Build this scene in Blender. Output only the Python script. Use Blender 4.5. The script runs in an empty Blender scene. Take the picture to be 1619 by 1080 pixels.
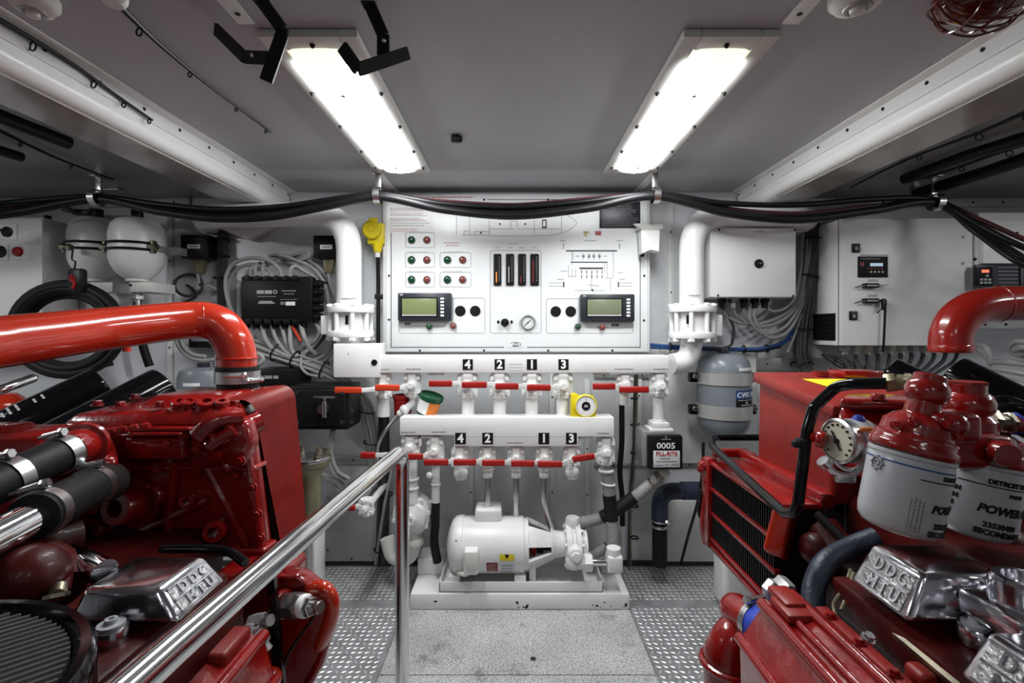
import bpy, bmesh, math, random
from mathutils import Vector, Matrix
random.seed(7)
PI = math.pi
SC = bpy.context.scene
COL = SC.collection
# ---------------------------------------------------------------- survey: camera at 0.95 m, focal length 765 px, vanishing point (812,520)
K, CX, CY, EYE = 765.0, 812.0, 520.0, 0.95
def P(px, py, d): return Vector(((px-CX)/K*d, d, EYE+(CY-py)/K*d))
def X(px, d): return (px-CX)/K*d
def Z(py, d): return EYE+(CY-py)/K*d
def S(n, d): return n/K*d
def V(*a): return Vector(a)

class MB:
    """collects shapes; build() links them as one mesh object"""
    def __init__(s): s.v=[]; s.f=[]; s.mi=[]; s.m=0
    def add(s, vs, fs):
        b=len(s.v); s.v += [Vector(x) for x in vs]
        for f in fs: s.f.append(tuple(b+i for i in f)); s.mi.append(s.m)
        return s
    def addbm(s, bm, M=None):
        bm.verts.ensure_lookup_table()
        for i,v in enumerate(bm.verts): v.index=i
        s.add([(M@v.co if M else v.co.copy()) for v in bm.verts], [[v.index for v in f.verts] for f in bm.faces]); bm.free(); return s
    def box(s, c, d, R=None, bev=0.0, seg=2):
        bm=bmesh.new(); bmesh.ops.create_cube(bm, size=1.0)
        for v in bm.verts: v.co=Vector((v.co.x*d[0], v.co.y*d[1], v.co.z*d[2]))
        if bev: bmesh.ops.bevel(bm, geom=list(bm.edges), offset=min(bev,0.45*min(d)), segments=seg, profile=.5, affect='EDGES')
        M=Matrix.Translation(Vector(c))
        if R is not None: M=M@R.to_4x4()
        return s.addbm(bm, M)
    def bx(s, x0,x1,y0,y1,z0,z1,bev=0.0,seg=2):
        return s.box(((x0+x1)/2,(y0+y1)/2,(z0+z1)/2),(abs(x1-x0),abs(y1-y0),abs(z1-z0)),None,bev,seg)
    def rect(s, p0,q0,p1,q1,d,th,bev=0.0,seg=2):
        """box whose front face shows between two photo corners at depth d, th deep away from the camera"""
        return s.bx(X(p0,d),X(p1,d),d,d+th,Z(q1,d),Z(q0,d),bev,seg)
    def hexa(s, lo, hi, bev=0.0, seg=2):
        """lo, hi: two quads of four matching corners"""
        bm=bmesh.new(); vs=[bm.verts.new(p) for p in list(lo)+list(hi)]
        for f in ((3,2,1,0),(4,5,6,7),(0,1,5,4),(1,2,6,5),(2,3,7,6),(3,0,4,7)): bm.faces.new([vs[i] for i in f])
        bmesh.ops.recalc_face_normals(bm, faces=bm.faces)
        if bev: bmesh.ops.bevel(bm, geom=list(bm.edges), offset=bev, segments=seg, profile=.5, affect='EDGES')
        return s.addbm(bm)
    def prism(s, poly, off, bev=0.0, seg=2):
        """poly: 3D outline, off: extrusion vector"""
        bm=bmesh.new(); n=len(poly); off=Vector(off)
        a=[bm.verts.new(p) for p in poly]; b=[bm.verts.new(Vector(p)+off) for p in poly]
        bm.faces.new(a); bm.faces.new(b[::-1])
        for i in range(n): bm.faces.new((a[i],a[(i+1)%n],b[(i+1)%n],b[i]))
        bmesh.ops.recalc_face_normals(bm, faces=bm.faces)
        if bev: bmesh.ops.bevel(bm, geom=list(bm.edges), offset=bev, segments=seg, profile=.5, affect='EDGES', clamp_overlap=True)
        return s.addbm(bm)
    def frame(s, ax):
        ax=Vector(ax).normalized(); u=ax.orthogonal().normalized()
        if abs(ax.z)>.99: u=Vector((1,0,0))
        u=(u-ax*u.dot(ax)).normalized(); return ax,u,ax.cross(u)
    def lathe(s, prof, o, ax, n=32, ph=0.0):
        """prof: (radius, distance along ax)"""
        ax,u,w=s.frame(ax); o=Vector(o); vs=[]; fs=[]; rows=[]
        for r,t in prof:
            if r<1e-6: rows.append([len(vs)]); vs.append(o+ax*t)
            else:
                rows.append(list(range(len(vs),len(vs)+n)))
                for i in range(n):
                    a=ph+2*PI*i/n; vs.append(o+ax*t+u*(r*math.cos(a))+w*(r*math.sin(a)))
        for A,B in zip(rows,rows[1:]):
            if len(A)==1 and len(B)==1: continue
            for i in range(n):
                j=(i+1)%n
                if len(A)==1: fs.append((A[0],B[i],B[j])) if True else 0
                elif len(B)==1: fs.append((A[i],A[j],B[0])[::1])
                else: fs.append((A[i],A[j],B[j],B[i]))
        if len(rows[0])>1: fs.append(tuple(rows[0][::-1]))
        if len(rows[-1])>1: fs.append(tuple(rows[-1]))
        return s.add(vs,fs)
    def cyl(s, a, b, r0, r1=None, n=24, bev=0.0):
        a=Vector(a); b=Vector(b); L=(b-a).length; r1=r0 if r1 is None else r1
        if bev: pr=[(r0-bev,0),(r0-bev*.3,bev*.3),(r0,bev),(r1,L-bev),(r1-bev*.3,L-bev*.3),(r1-bev,L)]
        else: pr=[(r0,0),(r1,L)]
        return s.lathe(pr,a,b-a,n)
    def hexn(s, a, b, r, bev=0.0): 
        a=Vector(a); b=Vector(b); L=(b-a).length
        return s.lathe([(r*.9,0),(r,L*.12),(r,L*.88),(r*.9,L)],a,b-a,6)
    def sph(s, c, r, n=20, sc=(1,1,1)):
        bm=bmesh.new(); bmesh.ops.create_uvsphere(bm,u_segments=n,v_segments=max(6,n//2),radius=1)
        for v in bm.verts: v.co=Vector((v.co.x*r*sc[0],v.co.y*r*sc[1],v.co.z*r*sc[2]))
        return s.addbm(bm, Matrix.Translation(Vector(c)))
    def torus(s, c, ax, R, r, n=32, k=10, a0=0, a1=2*PI):
        ax,u,w=s.frame(ax); c=Vector(c); full=abs(a1-a0-2*PI)<1e-6
        m=n if full else n+1; vs=[]; fs=[]
        for i in range(m):
            a=a0+(a1-a0)*i/n; d=u*math.cos(a)+w*math.sin(a)
            for j in range(k):
                b=2*PI*j/k; vs.append(c+d*(R+r*math.cos(b))+ax*(r*math.sin(b)))
        for i in range(n):
            i2=(i+1)%m
            for j in range(k):
                j2=(j+1)%k; fs.append((i*k+j,i2*k+j,i2*k+j2,i*k+j2))
        return s.add(vs,fs)
    def tube(s, pts, r, n=12, sm=True, step=6, r1=None, cap=True, rz=None):
        pts=[Vector(p) for p in pts]
        if sm and len(pts)>2: pts=smooth(pts,step)
        N=len(pts); T=[]
        for i in range(N):
            t=pts[min(i+1,N-1)]-pts[max(i-1,0)]; T.append(t.normalized() if t.length>1e-9 else Vector((0,0,1)))
        u=T[0].orthogonal().normalized(); vs=[]; fs=[]
        for i in range(N):
            u=u-T[i]*u.dot(T[i])
            u=u.normalized() if u.length>1e-6 else T[i].orthogonal().normalized()
            w=T[i].cross(u); rr=r if r1 is None else r+(r1-r)*i/(N-1)
            if rz: rr=rz(i/(N-1))
            for j in range(n):
                a=2*PI*j/n; vs.append(pts[i]+u*(rr*math.cos(a))+w*(rr*math.sin(a)))
        for i in range(N-1):
            for j in range(n):
                j2=(j+1)%n; fs.append((i*n+j,i*n+j2,(i+1)*n+j2,(i+1)*n+j))
        if cap: fs.append(tuple(range(n))[::-1]); fs.append(tuple((N-1)*n+j for j in range(n)))
        return s.add(vs,fs)
    def text(s, body, M, size, ax='CENTER', ext=0.0004, wrap=None, bold=0.0, sx=1.0, shear=0.0, sp=1.0):
        """built-in font turned into mesh; M maps text plane to the world; wrap=(radius) bends it round a cylinder axis along text y"""
        c=bpy.data.curves.new('t','FONT'); c.body=body; c.size=size; c.align_x=ax; c.align_y='CENTER'; c.extrude=ext; c.offset=bold; c.shear=shear; c.resolution_u=3; c.space_character=sp
        o=bpy.data.objects.new('t',c); COL.objects.link(o)
        dg=bpy.context.evaluated_depsgraph_get(); me=bpy.data.meshes.new_from_object(o.evaluated_get(dg))
        bm=bmesh.new(); bm.from_mesh(me)
        if wrap:
            bmesh.ops.subdivide_edges(bm, edges=[e for e in bm.edges if e.calc_length()>wrap*.12], cuts=2)
            bmesh.ops.triangulate(bm, faces=bm.faces)
        for v in bm.verts:
            x=v.co.x*sx
            if wrap:
                a=x/wrap; rr=wrap+v.co.z; v.co=Vector((rr*math.sin(a),v.co.y,rr*math.cos(a)))
            else: v.co.x=x
        s.addbm(bm,M)
        bpy.data.objects.remove(o); bpy.data.curves.remove(c); bpy.data.meshes.remove(me); return s

def smooth(pts, step=6):
    out=[]; n=len(pts)
    for i in range(n-1):
        p0=pts[i-1] if i>0 else pts[i]*2-pts[i+1]; p1=pts[i]; p2=pts[i+1]; p3=pts[i+2] if i+2<n else pts[i+1]*2-pts[i]
        # centripetal-ish: plain Catmull-Rom with tangents limited by span
        L=(p2-p1).length; m1=(p2-p0); m2=(p3-p1)
        m1=m1.normalized()*L*.9 if m1.length>1e-9 else m1; m2=m2.normalized()*L*.9 if m2.length>1e-9 else m2
        for k in range(step):
            t=k/step; t2=t*t; t3=t2*t
            out.append(p1*(2*t3-3*t2+1)+m1*(t3-2*t2+t)+p2*(-2*t3+3*t2)+m2*(t3-t2))
    out.append(pts[-1]); return out
def fillet(pts, r, k=6):
    """rounds the corners of a polyline with arcs of about radius r"""
    pts=[Vector(p) for p in pts]; out=[pts[0]]
    last=len(pts)-3
    for i_,(a,b,c) in enumerate(zip(pts,pts[1:],pts[2:])):
        u=(a-b).normalized(); w=(c-b).normalized(); ang=u.angle(w,PI)
        t=min(r/max(math.tan(ang/2),1e-3),(a-b).length*(.97 if i_==0 else .49),(c-b).length*(.97 if i_==last else .49))
        p=b+u*t; q=b+w*t
        for i in range(k+1):
            s_=i/k; out.append(p*(1-s_)**2+b*2*s_*(1-s_)+q*s_*s_)
    out.append(pts[-1]); return out
FRONT=Matrix(((1,0,0),(0,0,-1),(0,1,0)))   # text plane facing the camera side of the room
def FM(px,py,d): return Matrix.Translation(P(px,py,d))@FRONT.to_4x4()
def AM(o, xa, ya):
    """matrix with text x along xa, text y about along ya, at o"""
    xa=Vector(xa).normalized(); za=xa.cross(Vector(ya)).normalized(); ya=za.cross(xa)
    return Matrix.Translation(Vector(o))@Matrix((xa,ya,za)).transposed().to_4x4()

def build(name, mb, mats, parent=None, **props):
    me=bpy.data.meshes.new(name); off=Vector((0,0,0))
    if parent is not None: off=Vector(parent.get('_o',(0,0,0)))
    me.from_pydata([tuple(v-off) for v in mb.v],[],mb.f)
    if not isinstance(mats,(list,tuple)): mats=[mats]
    for m in mats: me.materials.append(m)
    me.polygons.foreach_set('material_index',mb.mi)
    me.validate()
    bm=bmesh.new(); bm.from_mesh(me); bmesh.ops.recalc_face_normals(bm,faces=bm.faces); bm.to_mesh(me); bm.free()
    me.polygons.foreach_set('use_smooth',[True]*len(me.polygons)); me.set_sharp_from_angle(angle=math.radians(38))
    o=bpy.data.objects.new(name,me); COL.objects.link(o)
    if parent is not None:
        o.parent=parent; o['_o']=tuple(off)
    for k,v in props.items(): o[k]=v
    return o
def thing(name, label, cat, loc=(0,0,0), group=None):
    o=bpy.data.objects.new(name,None); COL.objects.link(o); o.location=loc; o.empty_display_size=.05
    o['label']=label; o['category']=cat; o['_o']=tuple(loc)
    if group: o['group']=group
    return o
def solo(name, mb, mats, label, cat, group=None):
    """a thing that is one mesh, origin at the base of its shape"""
    n=len(mb.v); c=Vector((sum(v.x for v in mb.v)/n,sum(v.y for v in mb.v)/n,min(v.z for v in mb.v)))
    mb.v=[v-c for v in mb.v]
    o=build(name,mb,mats); o.location=c; o['label']=label; o['category']=cat
    if group: o['group']=group
    return o
def struct(name, mb, mats):
    return build(name,mb,mats,None,kind='structure')

# ---------------------------------------------------------------- materials
def mat(name, col, rough=.5, metal=0.0, coat=0.0, bump=0.0, bscale=60.0, var=0.0, vscale=4.0, col2=None, spec=.5, rvar=0.0, emit=None, es=0.0, ior=1.45, trans=0.0):
    m=bpy.data.materials.new(name); m.use_nodes=True; nt=m.node_tree; N=nt.nodes; L=nt.links; b=N['Principled BSDF']
    b.inputs['Base Color'].default_value=(*col,1); b.inputs['Roughness'].default_value=rough; b.inputs['Metallic'].default_value=metal
    b.inputs['Coat Weight'].default_value=coat; b.inputs['Coat Roughness'].default_value=.06; b.inputs['Specular IOR Level'].default_value=spec; b.inputs['IOR'].default_value=ior
    b.inputs['Transmission Weight'].default_value=trans
    if emit: b.inputs['Emission Color'].default_value=(*emit,1); b.inputs['Emission Strength'].default_value=es
    tc=N.new('ShaderNodeTexCoord')
    if var>0:
        n=N.new('ShaderNodeTexNoise'); n.inputs['Scale'].default_value=vscale; n.inputs['Detail'].default_value=6; n.inputs['Roughness'].default_value=.65
        L.new(tc.outputs['Object'],n.inputs['Vector'])
        r=N.new('ShaderNodeValToRGB'); r.color_ramp.elements[0].position=.38; r.color_ramp.elements[1].position=.66
        c2=col2 if col2 else tuple(c*(1-var) for c in col)
        r.color_ramp.elements[0].color=(*c2,1); r.color_ramp.elements[1].color=(*col,1)
        L.new(n.outputs['Fac'],r.inputs['Fac']); L.new(r.outputs['Color'],b.inputs['Base Color'])
        if rvar:
            mr=N.new('ShaderNodeMapRange'); mr.inputs['To Min'].default_value=rough+rvar; mr.inputs['To Max'].default_value=max(.02,rough-rvar)
            L.new(n.outputs['Fac'],mr.inputs['Value']); L.new(mr.outputs['Result'],b.inputs['Roughness'])
    if bump>0:
        n2=N.new('ShaderNodeTexNoise'); n2.inputs['Scale'].default_value=bscale; n2.inputs['Detail'].default_value=3
        L.new(tc.outputs['Object'],n2.inputs['Vector'])
        bp=N.new('ShaderNodeBump'); bp.inputs['Strength'].default_value=bump; bp.inputs['Distance'].default_value=.004
        L.new(n2.outputs['Fac'],bp.inputs['Height']); L.new(bp.outputs['Normal'],b.inputs['Normal'])
        if coat: L.new(bp.outputs['Normal'],b.inputs['Coat Normal'])
    return m
M={}
M['white']=mat('white_paint',(.80,.80,.79),.32,var=.05,vscale=9,bump=.04,bscale=90)
M['whitec']=mat('white_cabinet',(.80,.80,.78),.35,var=.04,vscale=5)
M['panel']=mat('panel_face',(.84,.85,.85),.35)
M['offwhite']=mat('offwhite_plastic',(.72,.72,.68),.4,var=.06,vscale=12)
M['cast']=mat('white_cast_paint',(.80,.80,.78),.38,bump=.35,bscale=140,var=.12,vscale=30)
M['red']=mat('engine_red',(.27,.007,.0055),.22,coat=.7,bump=.22,bscale=55,var=.35,vscale=14,rvar=.06)
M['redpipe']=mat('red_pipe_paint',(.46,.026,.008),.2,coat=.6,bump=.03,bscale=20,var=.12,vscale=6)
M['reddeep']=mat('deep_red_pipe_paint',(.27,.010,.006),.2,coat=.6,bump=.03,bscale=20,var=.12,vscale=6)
M['redmatte']=mat('red_sheet',(.26,.017,.012),.42,bump=.12,bscale=60,var=.3,vscale=10,rvar=.1)
M['grip']=mat('red_vinyl_grip',(.33,.010,.007),.4)
M['gripo']=mat('orange_red_vinyl_grip',(.56,.045,.012),.4)
M['black']=mat('black_plastic',(.006,.006,.0065),.42,spec=.3)
M['blackg']=mat('black_gloss_enamel',(.004,.004,.005),.10,spec=.32)
M['rubber']=mat('black_rubber',(.008,.008,.0085),.55,bump=.15,bscale=120,spec=.28)
M['cable']=mat('black_cable',(.007,.007,.008),.40,spec=.35)
M['cabler']=mat('maroon_cable',(.060,.012,.016),.42)
M['chrome']=mat('polished_chrome',(.80,.80,.82),.07,1.0,bump=.02,bscale=14)
M['stain']=mat('stainless_steel',(.62,.62,.62),.28,1.0,var=.15,vscale=20)
M['rail']=mat('polished_stainless',(.78,.78,.78),.12,1.0,bump=.015,bscale=9)
M['brass']=mat('plated_brass',(.36,.32,.24),.32,1.0,var=.3,vscale=30)
M['wire']=mat('grey_wire_sheath',(.33,.33,.315),.45)
M['wirem']=mat('mid_grey_wire_sheath',(.20,.20,.195),.42)
M['wired']=mat('dark_grey_wire_sheath',(.04,.04,.043),.45)
M['wireb']=mat('blue_wire_sheath',(.02,.07,.22),.4)
M['grey']=mat('grey_tank_enamel',(.19,.21,.235),.3,var=.06,vscale=8)
M['band']=mat('grey_steel_band',(.50,.50,.48),.35,.5)
M['yellow']=mat('yellow_plastic',(.72,.58,.01),.42)
M['sticker']=mat('yellow_sticker',(.80,.68,.02),.5)
M['green']=mat('green_plastic',(.010,.085,.035),.3)
M['lampg']=mat('green_lens',(.006,.055,.022),.15,coat=.5)
M['lampr']=mat('red_lens',(.20,.05,.042),.15,coat=.5)
M['lcd']=mat('lcd_glass',(.20,.23,.10),.3)
M['lcd2']=mat('lcd_glass_dim',(.18,.20,.125),.3)
M['bezel']=mat('dark_bezel',(.020,.022,.030),.4)
M['ink']=mat('black_ink',(.006,.006,.007),.6,spec=.25)
M['inkg']=mat('grey_ink',(.20,.20,.21),.6)
M['inkl']=mat('light_grey_ink',(.44,.44,.45),.6)
M['inkr']=mat('red_ink',(.45,.10,.09),.6)
M['inky']=mat('olive_ink',(.55,.50,.22),.6)
M['paper']=mat('paper_white',(.85,.85,.84),.6)
M['silverlab']=mat('silver_label',(.62,.63,.64),.35)
M['orange']=mat('orange_label',(.72,.22,.03),.5)
M['hose']=mat('braided_grey_hose',(.30,.295,.28),.6,bump=.5,bscale=260,var=.25,vscale=60)
M['bluepipe']=mat('slate_blue_pipe',(.026,.036,.062),.38)
M['bluehose']=mat('dark_blue_hose',(.010,.018,.034),.45,bump=.2,bscale=150)
M['blueclamp']=mat('blue_silicone',(.03,.06,.42),.4)
M['filter']=mat('filter_can_grey',(.40,.41,.43),.3,coat=.2)
M['gaugeface']=mat('gauge_dial',(.62,.60,.47),.5)
M['gaugew']=mat('gauge_dial_white',(.70,.71,.69),.5)
M['amber']=mat('amber_bar',(.75,.25,.04),.4,emit=(.9,.25,.03),es=.25)
M['readout']=mat('red_readout',(.6,.05,.04),.4,emit=(1,.12,.08),es=.6)
M['readoutb']=mat('pale_readout',(.35,.45,.55),.3,emit=(.5,.65,.8),es=.15)
M['strainer']=mat('olive_bronze',(.30,.27,.17),.4,.6,var=.3,vscale=18)
M['rocker']=mat('polished_cast_aluminium',(.66,.66,.70),.16,1.0,bump=.08,bscale=70)
M['rockerd']=mat('raw_cast_aluminium',(.36,.36,.36),.42,1.0,bump=.5,bscale=160)
M['graymetal']=mat('grey_sheet_metal',(.42,.42,.42),.42,.6,var=.12,vscale=10)
M['gapdark']=mat('dark_gap',(.02,.02,.02),.7)
M['redlamp']=mat('red_lamp_glass',(.10,.012,.006),.12,coat=.5)
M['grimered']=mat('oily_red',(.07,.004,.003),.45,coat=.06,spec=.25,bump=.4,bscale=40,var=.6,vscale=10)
M['oilshade']=mat('oily_black_and_shade',(.010,.007,.007),.6,bump=.4,bscale=60,spec=.25)  # oily black parts, and dark pieces that stand in for shade
M['hook']=mat('matte_black_steel',(.010,.010,.010),.65,spec=.25)
M['beige']=mat('beige_valve',(.60,.58,.50),.4)
# ================================================================ setting
WY=1.95          # face of the back wall
CZ=1.50          # ceiling
def mat_ceiling():
    m=mat('perforated_vinyl',(.33,.33,.345),.55); nt=m.node_tree; N=nt.nodes; L=nt.links; b=N['Principled BSDF']
    tc=N.new('ShaderNodeTexCoord'); sx=N.new('ShaderNodeSeparateXYZ'); L.new(tc.outputs['Object'],sx.inputs[0])
    outs=[]
    for ax in ('X','Y'):
        a=N.new('ShaderNodeMath'); a.operation='MULTIPLY'; a.inputs[1].default_value=230.0; L.new(sx.outputs[ax],a.inputs[0])
        f=N.new('ShaderNodeMath'); f.operation='FRACT'; L.new(a.outputs[0],f.inputs[0])
        s=N.new('ShaderNodeMath'); s.operation='SUBTRACT'; s.inputs[1].default_value=.5; L.new(f.outputs[0],s.inputs[0])
        p=N.new('ShaderNodeMath'); p.operation='MULTIPLY'; L.new(s.outputs[0],p.inputs[0]); L.new(s.outputs[0],p.inputs[1]); outs.append(p)
    ad=N.new('ShaderNodeMath'); ad.operation='ADD'; L.new(outs[0].outputs[0],ad.inputs[0]); L.new(outs[1].outputs[0],ad.inputs[1])
    lt=N.new('ShaderNodeMath'); lt.operation='LESS_THAN'; lt.inputs[1].default_value=.055; L.new(ad.outputs[0],lt.inputs[0])
    nz=N.new('ShaderNodeTexNoise'); nz.inputs['Scale'].default_value=1.6; nz.inputs['Detail'].default_value=4; L.new(tc.outputs['Object'],nz.inputs['Vector'])
    r=N.new('ShaderNodeValToRGB'); r.color_ramp.elements[0].position=.3; r.color_ramp.elements[1].position=.7
    r.color_ramp.elements[0].color=(.42,.42,.445,1); r.color_ramp.elements[1].color=(.50,.50,.525,1); L.new(nz.outputs['Fac'],r.inputs['Fac'])
    mx=N.new('ShaderNodeMix'); mx.data_type='RGBA'; L.new(lt.outputs[0],mx.inputs['Factor']); L.new(r.outputs['Color'],mx.inputs['A']); mx.inputs['B'].default_value=(.22,.22,.23,1)
    L.new(mx.outputs['Result'],b.inputs['Base Color']); return m
M['ceil']=mat_ceiling()
M['wall']=mat('grey_white_wall_panel',(.66,.67,.69),.33,.12,var=.14,vscale=3.2,bump=.05,bscale=12)
M['wallw']=mat('white_wall_panel',(.68,.68,.66),.35,var=.10,vscale=5)
M['beam']=mat('white_beam_gelcoat',(.74,.74,.73),.28,var=.04,vscale=3)
M['soffit']=mat('glossy_grey_soffit',(.40,.39,.37),.14,var=.25,vscale=3,coat=.3)
M['tread']=mat('tread_plate_alloy',(.36,.36,.37),.42,.25,var=.30,vscale=18,rvar=.08)
M['lozenge']=mat('bright_worn_tread',(.70,.70,.70),.30,.35)
def mat_worn():
    m=mat('worn_painted_plate',(.5,.5,.49),.5); nt=m.node_tree; N=nt.nodes; L=nt.links; b=N['Principled BSDF']
    tc=N.new('ShaderNodeTexCoord')
    def noise(sc,de,ro=.6):
        n=N.new('ShaderNodeTexNoise'); n.inputs['Scale'].default_value=sc; n.inputs['Detail'].default_value=de; n.inputs['Roughness'].default_value=ro; L.new(tc.outputs['Object'],n.inputs['Vector']); return n
    a=noise(190,3,.75); c=noise(7,5,.7); g=noise(3.1,4,.6)
    r=N.new('ShaderNodeValToRGB'); r.color_ramp.elements[0].position=.36; r.color_ramp.elements[1].position=.6
    r.color_ramp.elements[0].color=(.20,.20,.20,1); r.color_ramp.elements[1].color=(.68,.68,.68,1); L.new(a.outputs['Fac'],r.inputs['Fac'])
    r2=N.new('ShaderNodeValToRGB'); r2.color_ramp.elements[0].position=.56; r2.color_ramp.elements[1].position=.72
    r2.color_ramp.elements[0].color=(1,1,1,1); r2.color_ramp.elements[1].color=(.30,.29,.27,1); L.new(c.outputs['Fac'],r2.inputs['Fac'])
    mx=N.new('ShaderNodeMix'); mx.data_type='RGBA'; mx.blend_type='MULTIPLY'; mx.inputs['Factor'].default_value=1
    L.new(r.outputs['Color'],mx.inputs['A']); L.new(r2.outputs['Color'],mx.inputs['B'])
    r3=N.new('ShaderNodeValToRGB'); r3.color_ramp.elements[0].position=.4; r3.color_ramp.elements[1].position=.6
    r3.color_ramp.elements[0].color=(.8,.8,.8,1); r3.color_ramp.elements[1].color=(1,1,1,1); L.new(g.outputs['Fac'],r3.inputs['Fac'])
    m2=N.new('ShaderNodeMix'); m2.data_type='RGBA'; m2.blend_type='MULTIPLY'; m2.inputs['Factor'].default_value=1
    L.new(mx.outputs['Result'],m2.inputs['A']); L.new(r3.outputs['Color'],m2.inputs['B']); L.new(m2.outputs['Result'],b.inputs['Base Color'])
    bp=N.new('ShaderNodeBump'); bp.inputs['Strength'].default_value=.3; bp.inputs['Distance'].default_value=.001; L.new(a.outputs['Fac'],bp.inputs['Height']); L.new(bp.outputs['Normal'],b.inputs['Normal'])
    return m
M['worn']=mat_worn()
XL,XR,YB=-2.6,2.6,-1.7
# --- floor: alloy tread plates with real lozenges, and the worn painted plate of the walkway
b=MB(); b.bx(XL,XR,YB,WY,-.04,-.003)
for x0,x1,ys in ((-1.30,-.370,(YB,.62,1.668,WY)),(.393,1.30,(YB,.62,1.668,WY))):
    for y0,y1 in zip(ys,ys[1:]): b.bx(x0+.0015,x1-.0015,y0+.0015,y1-.0015,-.004,.0,.0006,1)
b.m=1
pitch=.0200
for side,x0,x1 in ((0,-.98,-.374),(1,.397,.95)):
    ny=int((WY-.02-.86)/pitch); nx=int((x1-x0)/pitch)
    for j in range(ny):
        for i in range(nx):
            cx=x0+(i+.5)*pitch; cy=.87+(j+.5)*pitch
            if abs(cy-1.668)<.013: continue
            a=(.50 if side==0 else -.50)+(PI/2 if (i+j)%4==3 else 0)
            d=V(math.cos(a),math.sin(a),0); e=V(-d.y,d.x,0); c=V(cx,cy,0)
            L_,w_=.0088,.0024
            b.add([c+d*L_,c+d*L_*.45+e*w_,c-d*L_*.45+e*w_,c-d*L_,c-d*L_*.45-e*w_,c+d*L_*.45-e*w_,c+d*L_*.45+V(0,0,.0013),c-d*L_*.45+V(0,0,.0013)],
                  [(0,1,6),(1,2,7,6),(2,3,7),(3,4,7),(4,5,6,7),(5,0,6)])
struct('floor',b,[M['tread'],M['lozenge']])
b=MB()
for y0,y1 in ((YB,1.326),(1.329,WY)): b.bx(-.3675,.3905,y0,y1,-.003,.0005,.0005,1)
b.m=1
hx,hd=X(843,1.392),1.392; b.cyl((hx,hd,.0),(hx,hd,.0011),.0085,n=20)
b.m=2
for j in range(11):
    for i in range(15):
        cx=-.34+i*.05+(.025 if j%2 else 0); cy=.9+j*.065
        if cy>1.60 or cx>.37: continue
        a=.75 if (i+j)%2 else -.75; d=V(math.cos(a),math.sin(a),0); e=V(-d.y,d.x,0); c=V(cx,cy,.0004); L_,w_=.011,.003
        b.add([c+d*L_,c+e*w_,c-d*L_,c-e*w_,c+V(0,0,.0012)],[(0,1,4),(1,2,4),(2,3,4),(3,0,4)])
struct('floor_plate',b,[M['worn'],M['gapdark'],M['worn']])
# --- walls
b=MB(); b.bx(XL,XR,WY,WY+.05,0,1.62)
struct('wall_back',b,M['wall'])
b=MB(); b.bx(XL-.05,XL,YB,WY,0,1.62); struct('wall_left',b,M['wall'])
b=MB(); b.bx(XR,XR+.05,YB,WY,0,1.62); struct('wall_right',b,M['wall'])
b=MB(); b.bx(XL,XR,YB-.05,YB,0,1.62); struct('wall_front',b,M['wall'])
b=MB(); b.bx(XL,XR,WY-.012,WY,0,.018); struct('gap_shade_back',b,M['gapdark'])  # black strip painted in place of the shaded gap at the wall foot
def batten(px,q0,q1,w=.022,th=.008,screws=4,m='wallw'):
    b=MB(); x=X(px,WY); z0,z1=Z(q1,WY),Z(q0,WY); b.bx(x-w/2,x+w/2,WY-th,WY,z0,z1,.002)
    b.m=1
    for k in range(screws):
        z=z0+(z1-z0)*(k+.5)/screws; b.cyl((x,WY-th-.0015,z),(x,WY-th+.001,z),.0035,n=10)
    struct('trim_%d'%TR[0],b,[M[m],M['black']]); TR[0]+=1
TR=[1]
for px,q0,q1 in ((270,345,890),(745,590,890),(873,590,890),(1010,560,735),(928,600,890),(1060,320,700),(345,480,700)): batten(px,q0,q1)
for px0,px1,q,h in ((500,655,722,.03),(940,1180,733,.012),(1195,1340,566,.05),(940,1060,590,.02)):
    b=MB(); d=WY-.012; b.rect(px0,q,px1,q+h*K/d,d,.012,.002); b.m=1
    for k in range(4):
        x=X(px0+(px1-px0)*(k+.5)/4,d); z=Z(q,d)-h/2; b.cyl((x,d-.0015,z),(x,d,z),.0035,n=10)
    struct('trim_%d'%TR[0],b,[M['graymetal'],M['black']]); TR[0]+=1
# upper wall skin to the right of the valves, proud of the lower wall
b=MB(); b.rect(1044,545,1196,733,WY-.018,.018,.003); struct('wall_back_panel',b,M['wallw'])
b=MB(); b.rect(512,790,600,888,WY-.02,.02,.003); b.m=1
for px,q in ((518,870),(556,884),(592,870)): b.cyl(P(px,q,WY-.022),P(px,q,WY-.019),.004,n=10)
struct('wall_back_panel',b,[M['graymetal'],M['black']])
b=MB(); b.rect(1050,792,1150,890,WY-.012,.012,.003); struct('wall_back_panel',b,M['wallw'])
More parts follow.
